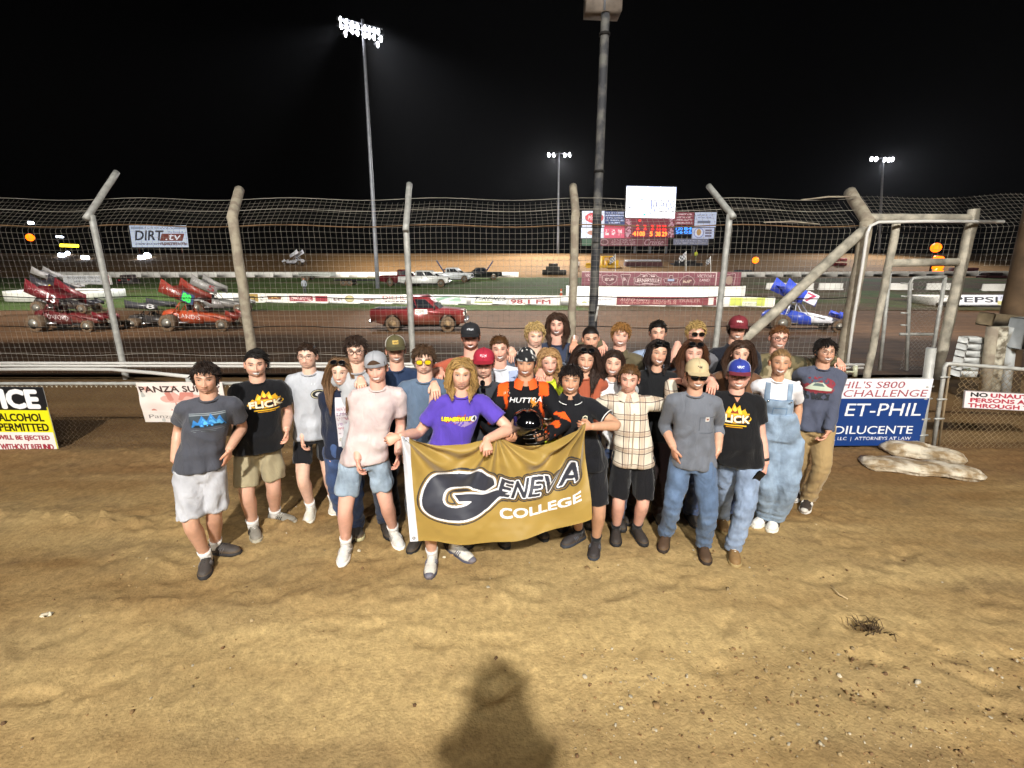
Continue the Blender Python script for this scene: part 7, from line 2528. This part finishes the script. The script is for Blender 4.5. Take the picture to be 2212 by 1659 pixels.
person('curly dark haired man in wire glasses, slate long sleeved car print tee and khaki trousers', (1788, 725), feet=[(1716, 1074), (1741, 1098)], skin='mid', hair=('mop', '1b1411', dict(fringe=True)), glasses='wire', seed=33, pad=.035,
       top=dict(col='4f5466', sleeve='long', prints=[(pr_car(), -.03, .73, .29, .26)], hem=.475), bottom=dict(kind='trousers', col='a38a60', bag=1.05), shoes=('high', '2a2628', 'd8d4cc', 'd0ccc4'), toes={-1: (-.2, 1), 1: (-.35, 1)},
       arms={-1: 'back', 1: dict(p=(1786, 948), dy=-.2, grip='hang', pole=(1, -.5, 0), hd=(-.4, .2, -.9))}, face=SM(.7, True), tilt=-.05)
# ================================================================ things held by the group
# the helmet in the driver's hands
hc = at(1139, 918, 3.28)
hel = thing('helmet', 'shiny black football helmet with a face cage held at the driver\'s waist', 'helmet', hc)
BLKG = mat('gloss_black', C('08080a'), .12, spec=.7, coat=.8)
q = Matrix.Rotation(-.15, 3, 'Y') @ Matrix.Rotation(.55, 3, 'Z')
V = []
ph = np.linspace(0, 2 * math.pi, 40, endpoint=False)
for t in np.linspace(.03, 2.35, 22):
    x = .112 * math.sin(t) ** .85 * np.sin(ph)
    y = .136 * math.sin(t) ** .85 * np.cos(ph)
    z = .118 * math.cos(t) * (1 if t < 1.57 else .95) + 0 * ph
    front = np.clip(-np.cos(ph), 0, 1) * ss(1.45, 1.75, t)
    z = z + front * .055 * (t - 1.4)
    y = y * (1 - .3 * front * np.clip(t - 1.5, 0, 1))
    V.append(np.stack([x, y, z], 1) @ np.array(q).T + np.array(hc))
MB().rings(np.array(V)).build('shell', BLKG, hel)
fm = MB()
for zz, yy, w in ((-.045, -.175, .095), (-.085, -.175, .09), (-.02, -.16, .1)):
    a = np.linspace(-1.35, 1.35, 15)
    fm.tube([np.array(q) @ np.array((w * 1.12 * math.sin(k), -.06 + (yy + .06) * math.cos(k) ** .7, zz)) + np.array(hc) for k in a], .0055, 6)
for xx in (-.035, .035):
    fm.tube([np.array(q) @ np.array((xx, -.155, z)) + np.array(hc) for z in (.0, -.03, -.06, -.09)], .005, 6)
fm.build('face_cage', mat('cage_black', C('101012'), .25, spec=.7), hel)
cv = Cv(70, 40)
k = cv.text('GT', .1, .1, .9, .9, shear=.25, bold=1.5)
cv.put(cv.dil(k, 1.6) & ~k, 'c4c2bc')
def hf(u, v):
    x = (u - .5) * .13 + .02
    z = .075 - v * .06 + .012
    y = -.137 * np.sqrt(np.clip(1 - (x / .114) ** 2 - (z / .12) ** 2, .02, 1)) - .003
    return np.stack([x, y, z], -1) + np.array(hc)
cv.panel(hf).build('lettering', INK(), hel, vcol=True)
MB().ell(np.array(q) @ np.array((.108, -.01, -.05)) + np.array(hc), (.012, .02, .02), 10, 8).build('jaw_clip', CHR, hel)
at_origin(hel, hc)
# phone of the older man
pc = HOLD[0]
o = MB().box((0, 0, 0), (.075, .011, .15), bev=.008).build('phone', mat('phone_case', C('111114'), .35))
o.location = pc
o.rotation_euler = (0.2, .55, .25)
tag(o, 'black phone in the lowered hand of the older man in the blue and white cap', 'phone')
# sunglasses hung on the dark grey collar
frm, le = glasses_parts('sun')
c = at(1043, 836, 3.56)
qm = np.array(Matrix.Rotation(1.5, 3, 'Y') @ Matrix.Rotation(.1, 3, 'X'))
sg = thing('sunglasses', 'folded dark sunglasses hooked on the collar of the dark grey tee', 'sunglasses', c)
for m_, n_, mm in ((frm, 'frame', FRAME), (le, 'lens', LENS)):
    for i in range(len(m_.v)):
        vv = m_.v[i] * [1, -.3, 1]
        m_.v[i] = (vv - [0, -.03, 0]) @ qm.T * .9 + np.array(c)
    m_.build(n_, mm, sg, smooth=False)
at_origin(sg, c)

# the banner
TLc, TRc, BLc, BRc = at(866, 942, 3.14), at(1264, 912, 3.22), at(886, 1169, 3.06), at(1279, 1121, 3.1)
MID = at(1060, 956, 3.12)
def flag_fn(u, v):
    sh = u.shape
    u_, v_ = u[..., None], v[..., None]
    A, B_, C_, D_ = (np.array(tuple(q)) for q in (TLc, TRc, BLc, BRc))
    top = A * (1 - u_) + B_ * u_
    bot = C_ * (1 - u_) + D_ * u_
    # the top edge sags between the two hands and the middle grip
    sag = .155 * np.clip(np.sin(np.clip((u - .5) / .5, 0, 1) * math.pi) * .75, 0, 1) + .045 * np.sin(np.clip(u / .5, 0, 1) * math.pi) + .06 * np.sin(np.clip(u, 0, 1) * math.pi)
    top = top - sag[..., None] * np.array((0, 0, 1.0))
    bsag = .095 * np.sin(np.clip(u, 0, 1) * math.pi) ** .9
    bot = bot - bsag[..., None] * np.array((0, 0, 1.0))
    p = top * (1 - v_) + bot * v_
    # folds fan out from the grips
    dep = np.zeros(sh)
    for gu, gv, a in ((0, 0, .020), (1, 0, .026), (.52, .0, .013)):
        th = np.arctan2(v - gv + .02, (u - gu) * 1.6)
        rr = np.hypot((u - gu) * 1.6, v - gv)
        dep += 1.9 * a * np.sin(th * 11 + 1.3 * gu + 1.2 * np.sin(th * 3)) * np.exp(-((rr - .32) / .34) ** 2)
    dep += .016 * np.sin(u * 19 + v * 2.5) * ss(.55, 1, v) + .014 * np.sin(u * 8 - v * 9) + .004 * np.sin(u * 41 + v * 17) * ss(.3, 0, v)
    q_ = np.stack([u * 3, v * 2, u * 0], -1).reshape(-1, 3)
    dep += .03 * (fbm(q_, 2.2, 71, 3).reshape(sh) - .5)
    p = p + dep[..., None] * np.array((.15, -1.0, .05))
    return p
cv = Cv(430, 270, 'a2853f')
GCOL, NAV, WH, DK = '8a6e34', '2e303c', 'ecebee', '26262e'
def tilted(cx, cy, rx, ry, sh):
    x = (cv.xx / cv.w - cx) + sh * (cv.yy / cv.h - cy)
    return np.abs(x / rx) ** 2.3 + np.abs((cv.yy / cv.h - cy) / ry) ** 2.3 <= 1
kg = tilted(.285, .515, .195, .235, .16) & ~tilted(.285, .525, .085, .105, .16)
kg &= ~cv.poly([(.30, .505), (.365, .455), (.43, .475), (.66, .38), (.66, .52)])
kg |= cv.poly([(.262, .508), (.56, .508), (.50, .585), (.44, .655), (.375, .70), (.37, .62), (.39, .575), (.285, .575)])
en = np.zeros_like(kg)
for ch, x_, wd in (('E', .497, .058), ('N', .572, .074), ('E', .664, .058), ('V', .732, .088), ('A', .838, .098)):
    up_ = .09 * (x_ - .497) * cv.w / cv.h
    en |= cv.text(ch, x_, .39 - up_, x_ + wd, .57 - up_, shear=.3, bold=1.5, rise=.09)
co = cv.text('COLLEGE', .505, .685, .945, .785, bold=1.8, rise=.05)
both = kg | en
cv.put(cv.dil(both, 12), DK).put(cv.dil(both, 8.6), GCOL).put(cv.dil(en, 6.5), DK).put(cv.dil(kg, 5.5) | cv.dil(en, 3.4), WH).put(cv.dil(en, 2.4), WH).put(both, NAV)
cv.put(co, WH)
hem = cv.rect(0, 0, .042, 1)
cv.put(hem, 'dcdde4')
for k in (0, 1, 2):
    pass
fl = thing('banner', 'gold cloth banner with big navy and white lettering stretched across the front row', 'banner', MID)
cloth = cv.panel(lambda u, v: flag_fn(u, v)).build('cloth', mat('banner_cloth', None, .55, vcol=True, var=.05, vscale=6, bump=.15, bscale=300, sheen=.2), fl, vcol=True)
for v_ in (.03, .965):
    c = flag_fn(np.array([[.022]]), np.array([[v_]]))[0, 0]
    a = np.linspace(0, 6.283, 15)
    MB().tube([c + np.array((.009 * math.cos(k), -.003, .009 * math.sin(k))) for k in a], .003, 5, cap=False).build('grommet', mat('brass', C('6a5a38'), .4, .7), cloth)
at_origin(fl, MID)

# marshal and far people
def small_person(lbl, px, py, h, top, legs, dy=0):
    g = ground(px, py)
    g = Vector((g.x, g.y + dy, gz(g.y + dy)))
    t = thing('person', lbl, 'person', g)
    bm = MB()
    S = np.array(C('b07c5c'))
    bm.loft([(g + UP * z * h, (1, 0, 0), (0, 1, 0), a * h, b * h) for z, a, b in ((.45, .09, .06), (.6, .09, .06), (.75, .12, .07), (.82, .07, .04), (.87, .04, .04))], 10)
    bm.ell(g + UP * .94 * h, (.045 * h, .055 * h, .065 * h), 10, 8)
    for s in (-1, 1):
        bm.tube([g + Vector((s * .05 * h, 0, .47 * h)), g + Vector((s * .06 * h, .02, .25 * h)), g + Vector((s * .07 * h, 0, .02))], [.055 * h, .042 * h, .03 * h], 8)
        bm.tube([g + Vector((s * .12 * h, 0, .8 * h)), g + Vector((s * .16 * h, 0, .6 * h)), g + Vector((s * .15 * h, -.06, .45 * h))], [.04 * h, .03 * h, .022 * h], 8)
    v, f_, _ = remeshed(bm, .03, 2)
    z = (v[:, 2] - g.z) / h
    ctop, cl_ = np.array(C(top)), np.array(C(legs))
    col = np.where((z > .87)[:, None], S, np.where((z > .46)[:, None], ctop, cl_))
    MB().add(v, f_, 0, col).build('body', mat('far_person', None, .85, vcol=True), t, vcol=True)
    at_origin(t, g)
small_person('track worker in grey top standing alone on the infield grass', 659, 634, 1.78, '8a9098', '3a3c40')
small_person('track worker in bright yellow safety jacket beyond the end of the victory banner', 1562, 586, 1.9, 'd8e23c', '4a4a30', 14)
small_person('man in white and dark clothes beside the yellow machine', 1254, 590, 1.85, 'b8b0ac', '3a2a2a', 3)

# people behind the camera whose shadows fall on the dirt
step_z = .62
st = MB().box((0, -1.05, step_z / 2 - .05), (9, 1.6, step_z + .1), bev=.02).build('concrete_step', mat('concrete', C('8c8980'), .9, var=.2, bump=.3))
tag(st, 'grey concrete grandstand step the photographer stands on', 'step')
def onlooker(lbl, x, y, h, up=True):
    g = Vector((x, y, step_z))
    t = thing('person', lbl, 'person', g)
    bm = MB()
    bm.loft([(g + UP * z * h, (1, 0, 0), (0, 1, 0), a * h, b * h) for z, a, b in ((.46, .10, .065), (.6, .095, .065), (.75, .10, .07), (.815, .085, .055), (.85, .05, .045), (.89, .04, .04))], 14)
    bm.ell(g + UP * .93 * h, (.084 * h, .08 * h, .074 * h), 14, 10)
    for s in (-1, 1):
        bm.tube([g + Vector((s * .05 * h, 0, .5 * h)), g + Vector((s * .06 * h, .02, .28 * h)), g + Vector((s * .07 * h, 0, .02))], [.06 * h, .042 * h, .03 * h], 10)
        if up:
            bm.tube([g + Vector((s * .115 * h, 0, .8 * h)), g + Vector((s * .12 * h, .08, .71 * h)), g + Vector((s * .035 * h, .13, .88 * h))], [.036 * h, .027 * h, .02 * h], 10)
            bm.ell(g + Vector((s * .03 * h, .13, .9 * h)), (.03, .03, .045), 8, 6)
        else:
            bm.tube([g + Vector((s * .12 * h, 0, .8 * h)), g + Vector((s * .15 * h, 0, .62 * h)), g + Vector((s * .15 * h, .06, .47 * h))], [.036 * h, .027 * h, .02 * h], 10)
    v, f_, _ = remeshed(bm, .014, 3)
    z = (v[:, 2] - g.z) / h
    col = np.where((z > .86)[:, None], np.array(C('b98a6a')), np.where((z > .47)[:, None], np.array(C('4a5a78')), np.array(C('2c3448'))))
    MB().add(v, f_, 0, col).build('body', mat('far_person', None), t, vcol=True)
    at_origin(t, g)
onlooker('photographer in blue top standing on the step with both hands raised', -.03, -.42, 1.84)
onlooker('onlooker in blue top standing on the step beside the photographer', -1.3, -.98, 1.74, False)

# thin night haze that the lamps light up
hz = MB().box((0, 130, 20), (560, 340, 47))
m = bpy.data.materials.new('haze_air')
m.use_nodes = True
m.node_tree.nodes.remove(m.node_tree.nodes['Principled BSDF'])
pv = m.node_tree.nodes.new('ShaderNodeVolumePrincipled')
pv.inputs['Density'].default_value = .00006
pv.inputs['Color'].default_value = (.9, .92, 1, 1)
pv.inputs['Anisotropy'].default_value = .55
m.node_tree.links.new(pv.outputs[0], m.node_tree.nodes['Material Output'].inputs['Volume'])
tag(hz.build('haze', m, smooth=False), 'thin damp night haze glowing below the lamps', kind='stuff')
# ================================================================ light, camera, render
flood = thing('floodlight', 'grandstand floodlight on a tall pole behind the photographer that lights the group', 'light mast', (0.2, -12.2, 0))
MB().tube([(0.2, -12.5, 0), (0.2, -12.5, 13.1)], .12, 10).build('pole', STEEL, flood)
MB().box((0.2, -12.45, 12.75), (1.3, .3, .9), Matrix.Rotation(.6, 3, 'X'), bev=.05).build('lamp_box', HOUS, flood)
at_origin(flood, (0.2, -12.2, 0))
KEY = spot('flood_beam', (0.2, -12.0, 12.75), (0.05, 3.2, .45), 23000, R(80), .75, .28, (1, .965, .90))
spot('grandstand_beam', (-9, -14.0, 13.0), (-3, 9.5, 0), 6500, R(75), 1.0, .5, (1, .96, .88))
spot('grandstand_beam', (10, -14.0, 13.0), (4, 9.5, 0), 6500, R(75), 1.0, .5, (1, .96, .88))
for x in (-52, -26, 0, 26, 52):
    spot('track_fill', (x, 7, 16), (x * 1.0, 60, -1.0), 85000, R(84), .9, .5, (1, .95, .87))  # unseen fill spots without masts, added to brighten the infield and far walls
c = at(779, 60, 59)
spot('mast_beam', c + Vector((-1.5, -1.5, -.5)), (-52, 42, -1.5), 85000, R(58), .8, .6, (.97, .98, 1))
spot('mast_beam', c + Vector((1.5, -1.5, -.5)), (2, 38, -1.5), 80000, R(50), .6, .6, (.97, .98, 1))
spot('mast_beam', c + Vector((0, 1.5, -.5)), (-10, 100, 1), 150000, R(80), .8, .6, (1, .95, .86))
c = at(1208, 333, 113)
spot('mast_beam', c + Vector((0, -1.2, -.8)), (5, 88, 0), 90000, R(110), .8, .6, (1, .98, .95))
c = at(1908, 343, 113)
spot('mast_beam', c + Vector((0, -1.2, -.8)), (70, 86, 0), 60000, R(110), .8, .6, (.97, .98, 1))

w = bpy.data.worlds.new('World')
scene.world = w
w.use_nodes = True
nt = w.node_tree
sky = nt.nodes.new('ShaderNodeTexSky')
sky.sky_type = 'NISHITA'
sky.sun_disc = False
sky.sun_elevation = R(-4)
sky.sun_rotation = R(180)
nt.links.new(sky.outputs[0], nt.nodes['Background'].inputs[0])
nt.nodes['Background'].inputs[1].default_value = .02

cam = bpy.data.cameras.new('camera')
cam.sensor_width = 36
cam.lens = 36 * F / W0
cam.clip_end = 2000
cam.clip_start = .05
co_ = bpy.data.objects.new('camera', cam)
COL.objects.link(co_)
co_.location = (0, 0, CH)
co_.rotation_euler = (math.pi / 2 - TH, 0, 0)
scene.camera = co_
scene.render.resolution_x, scene.render.resolution_y = 1024, 768
vs = scene.view_settings
vs.view_transform = 'Standard'
vs.look = 'None'
vs.exposure = 0
vs.gamma = 1
cy = scene.cycles
cy.use_denoising = True
cy.max_bounces = 5
cy.diffuse_bounces = 3
cy.glossy_bounces = 3
cy.caustics_reflective = cy.caustics_refractive = False
cy.sample_clamp_indirect = 4
cy.use_light_tree = True
